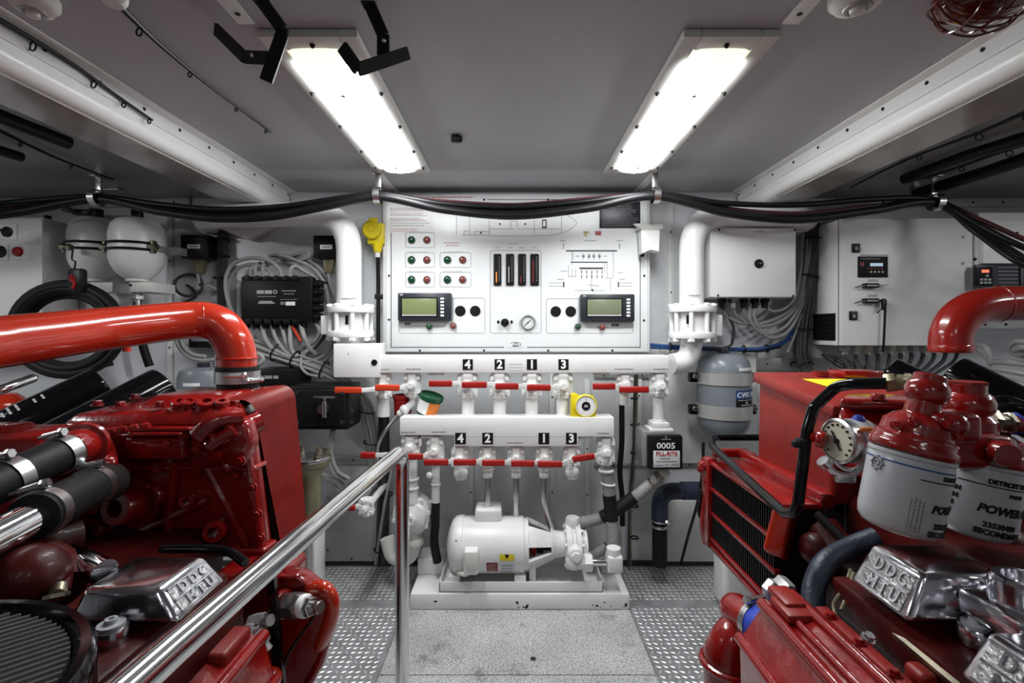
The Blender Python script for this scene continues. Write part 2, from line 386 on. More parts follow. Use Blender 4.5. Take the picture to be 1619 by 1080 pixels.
# --- ceilings and beams
b=MB(); b.bx(-.904,.904,YB,WY,CZ,CZ+.05); struct('ceiling',b,M['ceil'])
b=MB(); b.bx(XL,-.90,YB,WY,1.475,1.55); b.bx(.90,XR,YB,WY,1.475,1.55)
M['ceilside']=mat('grey_side_ceiling',(.30,.31,.30),.3,var=.2,vscale=3); struct('ceiling_side',b,M['ceilside'])
for s,nm in ((-1,'left'),(1,'right')):
    b=MB(); y1=WY-.01
    prof=[(.904,1.505),(.904,1.4985),(.910,1.4985)]
    # side face with a softly rounded lower edge
    prof=[(.902,1.51),(.902,1.442)]
    for k in range(9):
        a=PI/2*k/8; prof.append((.928-.026*math.cos(a),1.442-.026*math.sin(a)))
    prof+=[(1.052,1.416),(1.052,1.51)]
    b.prism([V(s*x,YB,z) for x,z in prof],(0,y1-YB,0))
    struct('beam_'+nm,b,M['beam'])
    b=MB(); b.bx(s*.9305,s*1.054,YB,y1-.01,1.412,1.4165); struct('beam_soffit_'+nm,b,M['soffit'])
    b=MB(); b.prism([V(s*.8975,YB,1.4995),V(s*.873,YB,1.4995),V(s*.873,YB,1.4965),V(s*.8975,YB,1.4945)],(0,WY-YB,0)); b.bx(s*.8975,s*.902,YB,WY-.012,1.462,1.4995)
    b.m=1
    for k in range(14):
        y=.3+k*.125; x=s*.8972; b.cyl((x-s*.0018,y,1.484),(x,y,1.484),.0042,n=10)
    struct('trim_%d'%TR[0],b,[M['beam'],M['black']]); TR[0]+=1
    # knee where the beam meets the wall
    b=MB(); b.hexa([V(s*1.30,WY-.06,1.475),V(s*1.10,WY-.24,1.475),V(s*1.06,WY-.2,1.414),V(s*1.12,WY-.01,1.37)],[V(s*1.34,WY-.03,1.475),V(s*1.30,WY-.22,1.475),V(s*1.08,WY-.01,1.414),V(s*1.16,WY-.005,1.37)])
    b=MB(); b.prism([V(s*1.045,WY-.002,1.30),V(s*.92,WY-.002,1.375),V(s*.92,WY-.002,1.44),V(s*1.30,WY-.002,1.44),V(s*1.30,WY-.002,1.40)],(0,-.05,0),.006)
    struct('beam_knee_'+nm,b,M['beam'])
    b=MB(); b.bx(s*1.30,s*2.6,WY-.012,WY,1.440,1.475,.003); b.m=1
    for k in range(10): b.cyl((s*(1.36+k*.12),WY-.014,1.457),(s*(1.36+k*.12),WY-.011,1.457),.004,n=10)
    struct('trim_%d'%TR[0],b,[M['wallw'],M['black']]); TR[0]+=1
# centre edge trim between ceiling and wall + seam covers running aft from the lamps
b=MB(); b.bx(-.89,.89,WY-.012,WY,1.455,1.478,.002); struct('trim_%d'%TR[0],b,M['wallw']); TR[0]+=1
for s in (-1,1):
    xs=-.478 if s<0 else .4955
    for y0,y1 in ((YB,.868),(1.688,WY-.012)):
        b=MB(); b.bx(xs-.016,xs+.016,y0,y1,1.4955,1.5003,.0022); b.m=1
        for k in range(6):
            y=y1-.03-k*.2
            if y<y0 : break
            b.cyl((xs,y,1.4945),(xs,y,1.4965),.0045,n=10)
        struct('trim_%d'%TR[0],b,[M['beam'],M['black']]); TR[0]+=1

# ================================================================ ceiling lamps
M['diffuser']=mat('lit_diffuser',(.9,.9,.85),.4,emit=(.955,.985,1.0),es=15.0)
M['endcap']=mat('cream_diffuser_end',(.86,.83,.66),.35,emit=(1.0,.95,.70),es=.42)
M['diffuseradded']=mat('added_dim_diffuser',(.9,.9,.85),.4,emit=(.955,.985,1.0),es=3.5)  # weaker glow for the lamps added out of view
def lamp(x0,x1,y0,y1,label,dm='diffuser'):
    t=thing('ceiling_light',label,'ceiling light',((x0+x1)/2,(y0+y1)/2,CZ-.016),'recessed fluorescent lamps in the ceiling')
    fr=MB(); z=CZ; w=.034
    for a in ((x0,x0+w,y0,y1),(x1-w,x1,y0,y1),(x0+w,x1-w,y0,y0+.045),(x0+w,x1-w,y1-.034,y1)): fr.bx(a[0],a[1],a[2],a[3],z-.016,z-.0005,.003)
    build('frame',fr,M['offwhite'],t)
    def vault(ya,yb,tip0,tip1,m,nm):
        b=MB(); rows=[]; xa,xb=x0+w*.95,x1-w*.95; n=10
        ny=14
        vs=[];fs=[]
        for j in range(ny+1):
            u=j/ny; y=ya+(yb-ya)*u; k=1.0
            if tip0: k=min(k,math.sin(min(1,u/ .9)*PI/2)**.6)
            if tip1: k=min(k,math.sin(min(1,(1-u)/.9)*PI/2)**.6)
            for i in range(n+1):
                v=i/n; h=(math.sin(v*PI))**.35*.020*k; vs.append(V(xa+(xb-xa)*v,y,z-.010-h))
        for j in range(ny):
            for i in range(n): q=j*(n+1)+i; fs.append((q,q+1,q+n+2,q+n+1))
        b.add(vs,fs); return build(nm,b,m,t)
    vault(y0+.078,y1-.048,False,False,M[dm],'diffuser')
    vault(y0+.032,y0+.078,True,False,M['endcap'],'diffuser_end')
    vault(y1-.048,y1-.030,False,True,M['endcap'],'diffuser_end')
    for x,y,zz in [(x0+.014,y0+(y1-y0)*f,z-.017) for f in (.27,.5,.73,.92)]+[(x1-.014,y0+(y1-y0)*f,z-.017) for f in (.27,.5,.73,.92)]+[((x0+x1)/2,y0+.024,z-.017),((x0+x1)/2,y1-.022,z-.017)]:
        b=MB(); b.cyl((x,y,zz-.002),(x,y,zz+.002),.0052,n=10); b.sph((x,y,zz-.002),.0042,8); build('screw',b,M['black'],t)
    for f in (.24,.86):
        y=y0+(y1-y0)*f; x=(x0+x1)/2; b=MB(); b.cyl((x,y,z-.036),(x,y,z-.026),.0048,n=10); build('diffuser_screw',b,M['black'],t)
    return t
lamp(-.470,-.286,.885,1.663,'lit fluorescent ceiling lamp overlapped by the black ceiling hooks')
lamp(.311,.490,.885,1.663,'lit fluorescent ceiling lamp with no hook in front of it')
lamp(-.470,-.286,-1.05,-.27,'added dim fluorescent ceiling lamp, unseen aft of the viewer, in line with the hooks','diffuseradded')  # unseen lamp added to put highlights on the engine fronts
lamp(.311,.490,-1.05,-.27,'added dim fluorescent ceiling lamp, unseen aft of the viewer, in line with the unobstructed one','diffuseradded')  # its added twin, also out of view
# the same fixtures hang over the outboard sides of the engines
CZ=1.475
lamp(-2.02,-1.84,.35,1.13,'lit fluorescent lamp outboard of the engine with ribbed guard')
lamp(1.84,2.02,.35,1.13,'lit fluorescent lamp outboard of the engine with grey filters')
CZ=1.50

# ================================================================ small ceiling things
def hook(pts_list,label):
    t=thing('ceiling_hook',label,'hook',pts_list[0][0][0])
    for i,(pts,w) in enumerate(pts_list):
        b=MB()
        for p,q in zip(pts,pts[1:]):
            d=(q-p); L_=d.length; d.normalize(); up=V(0,-.80,-.60); up=(up-d*up.dot(d)).normalized(); sd=up.cross(d)
            b.hexa([p+sd*w+up*.003,p-sd*w+up*.003,p-sd*w-up*.003,p+sd*w-up*.003],[q+sd*w+up*.003,q-sd*w+up*.003,q-sd*w-up*.003,q+sd*w-up*.003])
        build('strap',b,M['hook'],t)
    return t
def hookpts(*l): return [P(*a) for a in l]
h1=hook([(hookpts((411,-2,.80),(446,46,.80),(446,56,.80),(421,128,.80)),.010),(hookpts((341,46,.86),(386,90,.82),(428,92,.80)),.010)],'black bent flat-bar hook over the dark gap beside the lamp')
h2=hook([(hookpts((584,6,.82),(606,56,.82),(606,88,.82)),.010),(hookpts((541,74,.78),(566,110,.78),(645,84,.84)),.010)],'black bent flat-bar hook crossing the lit lamp diffuser')
for h,(px,py,d) in ((h1,(399,87,.806)),(h2,(607,64,.806))):
    b=MB(); p=P(px,py,d); b.sph(p,.0035,10); build('rivet',b,M['stain'],h)
h1['label']='black bent flat-bar hook hanging beside the fishing rod, clear of the diffuser'
for h,a in ((h1,(411,-2,.80)),(h2,(584,6,.82))):
    p=P(*a); b=MB(); b.bx(p.x-.012,p.x+.012,p.y-.010,p.y+.010,p.z-.004,CZ-.0005,.001); build('mount_tab',b,M['black'],h)
def rod(pts,guides,label,r0=.0058,r1=.0026,m='black'):
    t=thing('fishing_rod',label,'fishing rod',pts[0],'fishing rods stowed under the ceiling')
    b=MB(); b.tube(pts,r0,8,True,6,r1); build('blank',b,M[m],t)
    pp=smooth([Vector(p) for p in pts],20)
    for g,R in guides:
        c=pp[int(g*(len(pp)-1))]; b=MB(); b.torus(c+V(0,0,-R-.004),(.3,1,0),R,.0016,14,6); b.tube([c+V(0,-.004,0),c+V(0,0,-.004)],.0012,6,False); build('guide',b,M['black'],t)
    return t
rod([P(-60,5,.78),P(0,32,.838),P(120,105,.984),P(180,148,1.077),P(241,190,1.19)],[(.36,.0085),(.62,.0075),(.82,.006),(.985,.005)],'black fishing rod lying along the white beam edge')
rod([P(170,-12,.75),P(200,20,.80),P(250,68,.89),P(330,135,1.06),P(428,209,1.33)],[(.36,.007),(.66,.005),(.85,.004),(.985,.004)],'two-tone fishing rod hung under the perforated ceiling from a white cup',.0062,.0026)
rod([P(-60,176,1.12),P(0,207,1.25),P(90,250,1.45),P(180,284,1.66)],[(.45,.006),(.75,.005)],'thin dark fishing rod under the outboard ceiling above the pressure tanks')
rod([P(1660,160,1.08),P(1560,205,1.24),P(1440,250,1.44),P(1345,296,1.74)],[(.12,.008),(.38,.008),(.62,.006)],'thin fishing rod lying beside the beam soffit above the big cabinet')
rod([P(1660,215,1.27),P(1590,238,1.38),P(1510,266,1.53),P(1430,290,1.70)],[(.30,.008),(.62,.006)],'thin fishing rod between the two thick black tubes overhead')
b=MB(); c=P(180,4,.72); b.lathe([(.0,0),(.012,0),(.017,.006),(.019,.02),(.017,.03)],(c.x,c.y,c.z-.004),(0,0,1),24); b.cyl((c.x,c.y,c.z+.02),(c.x,c.y,CZ),.008)
solo('rod_cup',b,M['offwhite'],'white cup on the ceiling holding the end of the two-tone rod','rod holder')
def dome(px,py,d,r,label):
    z=CZ; c=P(px,py,d); t=thing('smoke_detector',label,'detector',(c.x,c.y,z-.03),'round detectors on the ceiling')
    b=MB(); b.lathe([(r*.55,-.026),(r*.8,-.022),(r*.92,-.014),(r,-.012),(r,0)],(c.x,c.y,z),(0,0,1),32); build('housing',b,M['offwhite'],t)
    b=MB(); b.torus((c.x,c.y,z-.025),(0,0,1),r*.42,.004,28,8); build('ring',b,M['graymetal'],t)
    b=MB(); b.lathe([(0,-.036),(r*.25,-.034),(r*.32,-.024)],(c.x,c.y,z),(0,0,1),20); build('sensor_head',b,M['offwhite'],t)
dome(1356,-6,.79,.042,'white round ceiling detector near the caged red lamp')
dome(52,-4,.80,.035,'white round ceiling detector near the beam with fishing rods')
# caged red lamp
c=P(1553,12,.80); t=thing('caged_lamp','dark red oval bulkhead lamp with wire cage on the ceiling','lamp',(c.x,c.y,CZ-.05))
b=MB(); b.sph((c.x,c.y,CZ-.012),1,24,(.066,.042,.030)); build('glass',b,M['redlamp'],t)
b=MB(); b.lathe([(.046,-.008),(.05,-.004),(.05,0)],(c.x,c.y,CZ),(0,0,1),32); b.v=[V(c.x+(v.x-c.x)*1.5,v.y,v.z) for v in b.v]; build('base',b,M['red'],t)
def ring_el(cx,cy,z,rx,ry,r): 
    b=MB(); b.tube([V(cx+rx*math.cos(a),cy+ry*math.sin(a),z) for a in [2*PI*i/28 for i in range(29)]],r,6,False); return b
build('cage_ring',ring_el(c.x,c.y,CZ-.012,.078,.053,.0022),M['redlamp'],t)
for k in (-1,0,1):
    b=MB(); b.tube([V(c.x-.076,c.y+k*.018*.7,CZ-.012),V(c.x-.05,c.y+k*.02,CZ-.040),V(c.x,c.y+k*.024,CZ-.052),V(c.x+.05,c.y+k*.02,CZ-.040),V(c.x+.076,c.y+k*.018*.7,CZ-.012)],.002,6); build('cage_bar',b,M['redlamp'],t)
for k in (-1,0,1):
    b=MB(); x=c.x+k*.036; b.tube([V(x,c.y-.05,CZ-.012),V(x,c.y-.03,CZ-.042),V(x,c.y,CZ-.052),V(x,c.y+.03,CZ-.042),V(x,c.y+.05,CZ-.012)],.002,6); build('cage_bar',b,M['redlamp'],t)
# black ceiling clip
p=P(722,216,.55*K/304); b=MB(); b.bx(p.x-.012,p.x+.012,p.y-.02,p.y+.02,CZ-.012,CZ-.0003,.003); b.bx(p.x-.016,p.x+.016,p.y-.006,p.y+.006,CZ-.016,CZ-.0003,.002)
solo('cable_clip',b,M['black'],'small black clip on the perforated ceiling between the two lit lamps','clip')
# thick black tubes stowed overhead
def otube(pts,r,label):
    b=MB(); b.tube([P(*a) for a in pts],r,18,False); solo('pole',b,M['black'],label,'pole')
    q0=P(*pts[0]); 
otube([(1900,136,1.02),(1640,212,1.24),(1530,246,1.40),(1430,283,1.62)],.017,'thick black pole stowed overhead, nearer the beam soffit of two')
otube([(1920,160,1.06),(1660,238,1.33),(1560,272,1.51),(1450,306,1.76)],.020,'thick black pole stowed overhead, ends above the cable clamp by the big cabinet')
otube([(-300,92,.90),(-40,168,1.08),(40,200,1.19),(108,226,1.29)],.017,'thick black pole stowed under the outboard ceiling, longer of the pair by the beam')
otube([(-320,142,1.02),(-60,220,1.26),(0,238,1.34),(32,248,1.40)],.014,'thick black pole under the outboard ceiling, shorter end showing above the tanks')
for px,py,d in ((176,285,1.80),(1450,300,1.78)):
    p=P(px,py,d); b=MB(); b.bx(p.x-.012,p.x+.012,d,d+.02,p.z-.03,1.4755,.002); b.bx(p.x-.03,p.x+.03,d-.004,d+.024,p.z-.036,p.z-.03,.002)
    solo('pole_hanger',b,M['stain'],'steel hanger strap under the outboard ceiling above the '+('pressure tanks' if px<800 else 'big white cabinet'),'bracket')
# ================================================================ alarm panel on the back wall
DP=1.87
def zx(a): return 600+a/3.6
def zy(a): return 300+a/3.6
t=thing('control_panel','large white alarm and monitoring panel with two grey-green displays','control panel',P(816,557,1.91))
b=MB(); b.rect(605,306,1028,559,DP+.012,WY-DP-.013,.004); build('housing',b,M['white'],t)
b=MB(); b.rect(608,309.5,1026,557,DP,.012,.003); build('face_plate',b,M['panel'],t)
def fl(x0,y0,x1,y1,d=DP,th=.0009): 
    """thin printed strip on the face, photo corners"""
    return (X(x0,DP),X(x1,DP),d-th,d,Z(y1,DP),Z(y0,DP))
def strips(name,lst,m,d=DP,par=t,th=.0008):
    b=MB()
    for l in lst: b.bx(*fl(*l,d=d,th=th))
    return build(name,b,M[m],par)
W=.45
strips('inner_groove',[(617.8,368,618.9,549.5),(1011.6,368,1012.6,549.5),(617.8,548.6,797,549.6),(833,548.6,1012.6,549.6),(770,315.3,905,316.1)],'ink')
strips('edge_groove',[(610,311,610.8,556),(1023.6,311,1024.3,556),(610,555.6,1024,556.2)],'inkl')
for x,y in [(zx(q),zy(915)) for q in (230,595,960,1325)]+[(615,zy(490)),(615,zy(740)),(1018.5,zy(490)),(1018,zy(744)),(zx(595),zy(57)),(zx(960),zy(57))]:
    p=P(x,y,DP); b=MB(); b.cyl(p+V(0,-.002,0),p+V(0,.001,0),.0042,n=10); build('screw',b,M['ink'],t)
def outline(name,x0,y0,x1,y1,m='inkg',r=7,w=.0009):
    """rounded rectangle line on the face, crop coordinates"""
    b=MB(); pts=[]
    for cx,cy,a0 in ((x1-r,y0+r,-90),(x1-r,y1-r,0),(x0+r,y1-r,90),(x0+r,y0+r,180)):
        for k in range(5):
            a=math.radians(a0+90*k/4); pts.append(P(zx(cx+r*math.cos(a)),zy(cy+r*math.sin(a)),DP-.0002))
    b.tube(pts+[pts[0],pts[1]],w,4,False,cap=False); return build(name,b,M[m],t)
def button(name,x,y,r,m,dep=.012):
    p=P(zx(x),zy(y),DP); R=S(r/3.6,DP)
    b=MB(); b.lathe([(R*1.02,0),(R*1.02,.003),(R*.9,.0045)],p,(0,-1,0),20); ring=build(name,b,M['inkg'],t)
    b=MB(); b.lathe([(R*.9,.004),(R*.92,dep*.6),(R*.7,dep*.9),(R*.3,dep*1.05),(0,dep*1.08)],p,(0,-1,0),20); build('lens',b,M[m],ring)
for x0,x1 in ((148,313),(345,520)):
    for y0 in (245,358,470):
        if x0==345 and y0==245: continue
        outline('group_outline',x0,y0,x1,y0+84)
        button('indicator_lamp',x0+(35 if x0<200 else 42),y0+42,22,'lampg'); button('indicator_lamp',x0+(122 if x0<200 else 128),y0+42,21,'lampr')
        strips('caption',[(zx(x0+20+k*22),zy(y0-6),zx(x0+34+k*22),zy(y0-3)) for k in range(5)],'inkl')
outline('group_outline',110,617,600,817,r=14); outline('group_outline',950,620,1443,817,r=14); outline('group_outline',630,345,920,817,r=14)
def display(x0,y0,x1,y1,sx0,sy0,sx1,sy1,bx,lcd,feetx):
    d=DP-.026; f=lambda a:CX+(a-CX)*DP/d
    b=MB(); b.bx(X(zx(x0),DP),X(zx(x1),DP),DP-.026,DP,Z(zy(y1),DP),Z(zy(y0),DP),.005)
    k=build('display',b,M['bezel'],t,label='dark framed display with grey-green screen')
    b=MB(); b.bx(X(zx(sx0-9),DP),X(zx(sx1+9),DP),DP-.0272,DP-.0262,Z(zy(sy1+9),DP),Z(zy(sy0-9),DP),.0003); build('screen_rim',b,M['ink'],k)
    b=MB(); b.bx(X(zx(sx0),DP),X(zx(sx1),DP),DP-.0282,DP-.0268,Z(zy(sy1),DP),Z(zy(sy0),DP),.0004); build('screen',b,M[lcd],k)
    b=MB(); b.bx(X(zx(sx0),DP),X(zx(sx1),DP),DP-.0286,DP-.0278,Z(zy(sy1+2),DP),Z(zy(sy1-5),DP)); build('screen_edge',b,M['inkl'],k)
    for i in range(6):
        yy=sy0+(sy1-sy0)*i/5; b=MB(); b.bx(X(zx(bx-10),DP),X(zx(bx+10),DP),DP-.030,DP-.0255,Z(zy(yy+6),DP),Z(zy(yy-5),DP),.001); build('button',b,M['paper'],k)
    b=MB(); b.bx(X(zx(x0+12),DP),X(zx(x0+30),DP),DP-.0268,DP-.0262,Z(zy(y0+14),DP),Z(zy(y0+7),DP)); build('badge',b,M['inkl'],k)
    q=y1; b=MB()
    pts=[(feetx[0],q-2),(feetx[1],q-2),(feetx[1],q+27),(feetx[0],q+27)]
    if feetx[2]<0: pts=[(feetx[0],q-2),(feetx[1],q-2),(feetx[1]-35,q+27),(feetx[0],q+27)]
    else: pts=[(feetx[0],q-2),(feetx[1],q-2),(feetx[1],q+27),(feetx[0]+35,q+27)]
    b.prism([P(zx(a),zy(c),DP) for a,c in pts],(0,-.012,0),.001); build('bracket',b,M['graymetal'],k)
display(112,590,413,746,138,622,330,717,363,'lcd',(118,402,-1))
display(1140,597,1444,750,1178,627,1368,718,1407,'lcd2',(1140,1440,1))
b=MB()
for x0,x1 in ((150,160),(163,170),(173,180)): b.bx(X(zx(x0),DP),X(zx(x1),DP),DP-.0132,DP-.012,Z(zy(769),DP),Z(zy(758),DP))
for x0,x1 in ((1318,1328),(1332,1340),(1343,1350),(1352,1358)): b.bx(X(zx(x0),DP),X(zx(x1),DP),DP-.0132,DP-.012,Z(zy(778),DP),Z(zy(762),DP))
build('bracket_marking',b,M['ink'],t)
for x,y in ((460,690),(545,690),(1003,693),(1088,693)):
    p=P(zx(x),zy(y),DP); R=S(30/3.6,DP); b=MB(); b.lathe([(R,0),(R,.003),(R*.85,.0045),(R*.8,.002),(0,.002)],p,(0,-1,0),28); build('blanking_plug',b,M['black'],t)
for x,y,m in ((285,778,'lampg'),(420,775,'lampr'),(1128,780,'lampg'),(1267,782,'lampr')): button('push_button',x,y,19,m,.018)
for i,(x0,x1) in enumerate(((650,693),(720,766),(789,834),(858,907))):
    b=MB(); b.bx(X(zx(x0),DP),X(zx(x1),DP),DP-.010,DP,Z(zy(546),DP),Z(zy(366),DP),.004); g=build('bar_gauge',b,M['ink'],t)
    b=MB()
    for k in range(13):
        yy=385+k*11; xm=x0+(x1-x0)*.68
        b.bx(X(zx(xm),DP),X(zx(xm+5),DP),DP-.0108,DP-.0099,Z(zy(yy+3),DP),Z(zy(yy),DP))
    build('scale_marks',b,M['inkl'],g)
    b=MB(); b.bx(X(zx(x0+13),DP),X(zx(x0+19),DP),DP-.0112,DP-.0099,Z(zy(530),DP),Z(zy((470,440,490,400)[i]),DP)); build('bar',b,M['amber'] if i==0 else M['redmatte'] if i!=1 else M['inkl'],g)
strips('caption',[(zx(655+q*70),zy(328),zx(690+q*70),zy(332)) for q in range(4)]+[(zx(735),zy(306),zx(790),zy(310))],'inky')
# selector knob with wings
p=P(zx(714),zy(757),DP); R=S(22/3.6,DP)
b=MB(); b.lathe([(R*1.1,0),(R,.006),(R*.92,.018),(0,.019)],p,(0,-1,0),24); b.box(p+V(0,-.022,-.004),(.007,.010,.024),None,.002); build('selector_knob',b,M['black'],t)
for dx in (-38,38): b=MB(); q=P(zx(714+dx),zy(753),DP); b.sph(q,.0058,12,(.9,.9,1.2)); build('thumb_screw',b,M['black'],t)
p=P(zx(845),zy(756),DP); R=S(43/3.6,DP)
b=MB(); b.lathe([(R*.8,.002),(R*.8,.010),(R*.88,.013),(R,.010),(R,0)],p,(0,-1,0),36); g=build('pressure_gauge',b,M['graymetal'],t,label='round pressure gauge')
b=MB(); b.lathe([(R*.82,.0),(R*.82,.005),(0,.005)],p,(0,-1,0),36); build('dial',b,M['gaugew'],g)
b=MB()
for k in range(11):
    a=math.radians(225-27*k); c_=p+V(math.cos(a)*R*.66,-.0052,math.sin(a)*R*.66); b.box(c_,(.004,.0006,.0011),Matrix.Rotation(-a,3,'Y'))
build('dial_marks',b,M['ink'],g)
b=MB(); b.tube([p+V(-R*.45,-.0065,-R*.42),p+V(R*.35,-.0065,R*.36)],.0012,6,False); b.cyl(p+V(0,-.005,0),p+V(0,-.008,0),.0028,n=10); build('needle',b,M['ink'],g)
# emblem: open ring with a hooked letter form
b=MB(); b.tube([P(zx(775+30*math.cos(a)),zy(880+12*math.sin(a)),DP-.0004) for a in [math.radians(-160+12*k) for k in range(26)]],.0009,5,False)
b.tube([P(zx(q[0]),zy(q[1]),DP-.0006) for q in ((762,888),(770,874),(784,873),(789,880),(779,888),(765,889))],.0011,5,False); build('emblem',b,M['ink'],t)
strips('caption',[(zx(730+k*14),zy(897),zx(738+k*14),zy(900)) for k in range(7)],'inkl')
# one-line diagram on the right
strips('diagram_bar',[(zx(1062),zy(344),zx(1352),zy(352)),(zx(1088),zy(410),zx(1298),zy(416)),(zx(1138),zy(443),zx(1273),zy(452))],'bezel')
L_=[(1094,352,1096,430),(1330,352,1332,500),(1100,352,1102,400),(1075,430,1077,495),(1095,452,1097,500),(1115,452,1117,500),(1295,416,1297,505),(1205,470,1207,575),(1313,505,1315,575),(1280,416,1282,470),(1075,493,1120,495),(1282,503,1330,505),(965,530,1045,532),(965,547,1045,549),(1365,530,1440,532),(1365,547,1440,549),(1110,573,1290,574.5)]
strips('diagram_line',[(zx(a),zy(c),zx(a)+max(.5,(e-a)/3.6),zy(c)+max(.45,(f-c)/3.6)) for a,c,e,f in L_],'inkg')
strips('diagram_mark',[(zx(x),zy(455+o),zx(x+4),zy(475+o)) for x in (1148,1178,1207,1236,1265) for o in (3,30)]+[(zx(1045),zy(525),zx(1052),zy(555)),(zx(1357),zy(525),zx(1363),zy(555)),(zx(1046),zy(305),zx(1049),zy(338)),(zx(1364),zy(305),zx(1367),zy(338))],'ink')
b=MB()
for x,sg in ((1158,-1),(1190,-1),(1222,1),(1254,1)):
    b.prism([P(zx(x-9*sg),zy(368),DP),P(zx(x+9*sg),zy(379),DP),P(zx(x-9*sg),zy(390),DP)],(0,-.0007,0)); b.bx(*fl(zx(x)-.4,zy(360),zx(x)+.4,zy(400)))
build('diagram_symbol',b,M['inkg'],t)
strips('caption',[(zx(x),zy(y),zx(x+w),zy(y+5)) for x,y,w in ((1030,288,28),(1348,288,38),(1165,288,70),(1030,461,38),(1010,508,40),(1365,508,32),(1355,470,28),(1115,376,24),(1275,376,20),(1190,540,30),(1220,545,30))],'inkl')
b=MB(); b.prism([P(zx(1203),zy(565),DP),P(zx(1213),zy(582),DP),P(zx(1220),zy(568),DP)],(0,-.0007,0)); build('diagram_symbol',b,M['ink'],t)
strips('sticker',[(zx(1160),zy(237),zx(1193),zy(248)),(zx(1166),zy(250),zx(1180),zy(266))],'inky'); strips('sticker',[(zx(1228),zy(236),zx(1262),zy(260))],'inkr')
# hull outline across the top
strips('hull_plan_line',[(zx(a),zy(c),zx(a)+max(.5,(e-a)/3.6),zy(c)+max(.5,(f-c)/3.6)) for a,c,e,f in ((437,120,439,258),(513,130,515,258),(623,150,625,262),(880,160,882,264),(1035,150,1037,245),(470,257,625,259),(625,262,880,264),(625,222,770,224),(790,222,1030,224),(745,180,747,222),(783,180,785,222),(745,180,785,182),(540,237,622,239),(540,237,542,258),(480,235,510,237),(480,235,482,258))],'inkg')
b=MB(); b.tube([P(zx(q[0]),zy(q[1]),DP-.0003) for q in ((880,263),(980,258),(1050,243),(1100,215),(1122,188),(1095,162),(1062,142))],.0008,5); build('hull_plan_line',b,M['inkg'],t)
b=MB()
for x,y in ((685,195),(829,195),(577,245)): b.cyl(P(zx(x),zy(y),DP-.0015),P(zx(x),zy(y),DP),.0035,n=12)
build('hull_plan_light',b,M['ink'],t)
strips('hull_plan_symbol',[(zx(926),zy(170),zx(930),zy(222)),(zx(946),zy(170),zx(951),zy(222)),(zx(926),zy(170),zx(951),zy(176)),(zx(930),zy(210),zx(951),zy(218))],'ink')
# printed notice (lines too small to read) and black placard
b=MB(); b.bx(X(614,DP),X(684,DP),DP-.0006,DP,Z(367,DP),Z(322,DP)); nt_=build('notice',b,M['paper'],t)
rnd=random.Random(3)
def textlines(name,x0,x1,ys,m,par,h=.8,d=DP-.0006):
    b=MB()
    for y in ys:
        x=x0; e=x1-rnd.random()*(x1-x0)*.25
        while x<e:
            w=1.2+rnd.random()*4.2; w=min(w,e-x+.3); b.bx(X(x,DP),X(x+w,DP),d-.0005,d,Z(y+h,DP),Z(y,DP)); x+=w+.8
    return build(name,b,M[m],par)
textlines('notice_text',617,680,[329+k*3.9 for k in range(8)],'inkg',nt_); textlines('notice_text',617,672,[331,339,346.8,362,365],'inkr',nt_,.7)
textlines('warning_text',702,734,[383.6],'inkr',t,1.1,DP); textlines('warning_text',705,732,[387.6],'inkr',t,1.1,DP)
textlines('title_text',683,752,[311.2],'inkr',t,1.5,DP)
b=MB(); b.rect(948,319,1012.5,360.5,DP-.003,.003,.0008); pl=build('placard',b,M['bezel'],t,label='black placard with rows of fine pale text')
textlines('placard_text',952,1010,[323+k*3.1 for k in range(12)],'inkl',pl,.55,DP-.003)
# numbered labels etc. go on the manifolds; white holder at the panel's upper corner
t=thing('plastic_holder','small white plastic holder box clipped over the upper corner of the alarm panel','holder',P(1022,400,1.83))
b=MB(); b.prism([P(1000,355,1.84),P(1008,361,1.84),P(1014,366,1.84),P(1037,366,1.84),P(1047,362,1.84),P(1044,356,1.84),P(1030,357,1.84),P(1012,355,1.84)],(0,-.02,0),.002); build('bracket',b,M['offwhite'],t)
b=MB(); x0,x1=X(1010,1.83),X(1040,1.83); b.prism([V(x0,1.8,Z(366,1.83)),V(x1,1.8,Z(366,1.83)),V(x1-.003,1.8,Z(400,1.83)),V((x0+x1)/2,1.8,Z(397,1.83)),V(x0+.004,1.8,Z(403,1.83))],(0,.05,0),.004); build('box',b,M['white'],t)
b=MB(); b.rect(1013,400,1019,406,1.84,.015,.002); build('latch',b,M['black'],t)

# ================================================================ manifolds and valves
def tag_plate(px,py,n,d,par,sz=16):
    b=MB(); b.rect(px-sz/2,py-sz/2-.5,px+sz/2,py+sz/2+.5,d-.0012,.0012); pl=build('number_plate',b,M['ink'],par,label='black plate with white numeral '+n)
    b=MB(); b.text(n,FM(px,py+.3,d-.0016),S(18.5,d),bold=.0014); build('numeral',b,M['paper'],pl)
def fineprint(px0,px1,py,d,par):
    b=MB(); x=px0
    while x<px1:
        w=1.5+rnd.random()*2.5; b.bx(X(x,d),X(min(x+w,px1),d),d-.0005,d,Z(py+1.2,d),Z(py-.6,d)); x+=w+.8
    build('fine_print',b,M['inkg'],par)
DU=1.72
t=thing('manifold','upper white square-section manifold under the alarm panel','manifold',P(828,592,DU+.03))
b=MB(); b.rect(598,562,1058,590,DU,.07,.004); build('body',b,M['white'],t)
for px,n in ((739.5,'4'),(790,'2'),(841,'1'),(891,'3')): tag_plate(px,576.5,n,DU,t)
for a in ((603,616,584),(642,666,583.5),(972,1002,583.5),(1033,1056,583.5)): fineprint(*a,DU,t)
strips('fine_print',[(806,571,824,571.7),(806,580,824,580.7),(805,575.5,826,576)],'inkl',d=DU,par=t)
for x in (676,938): b=MB(); b.rect(x,589,x+26,593,DU+.01,.03,.001); build('foot',b,M['white'],t)
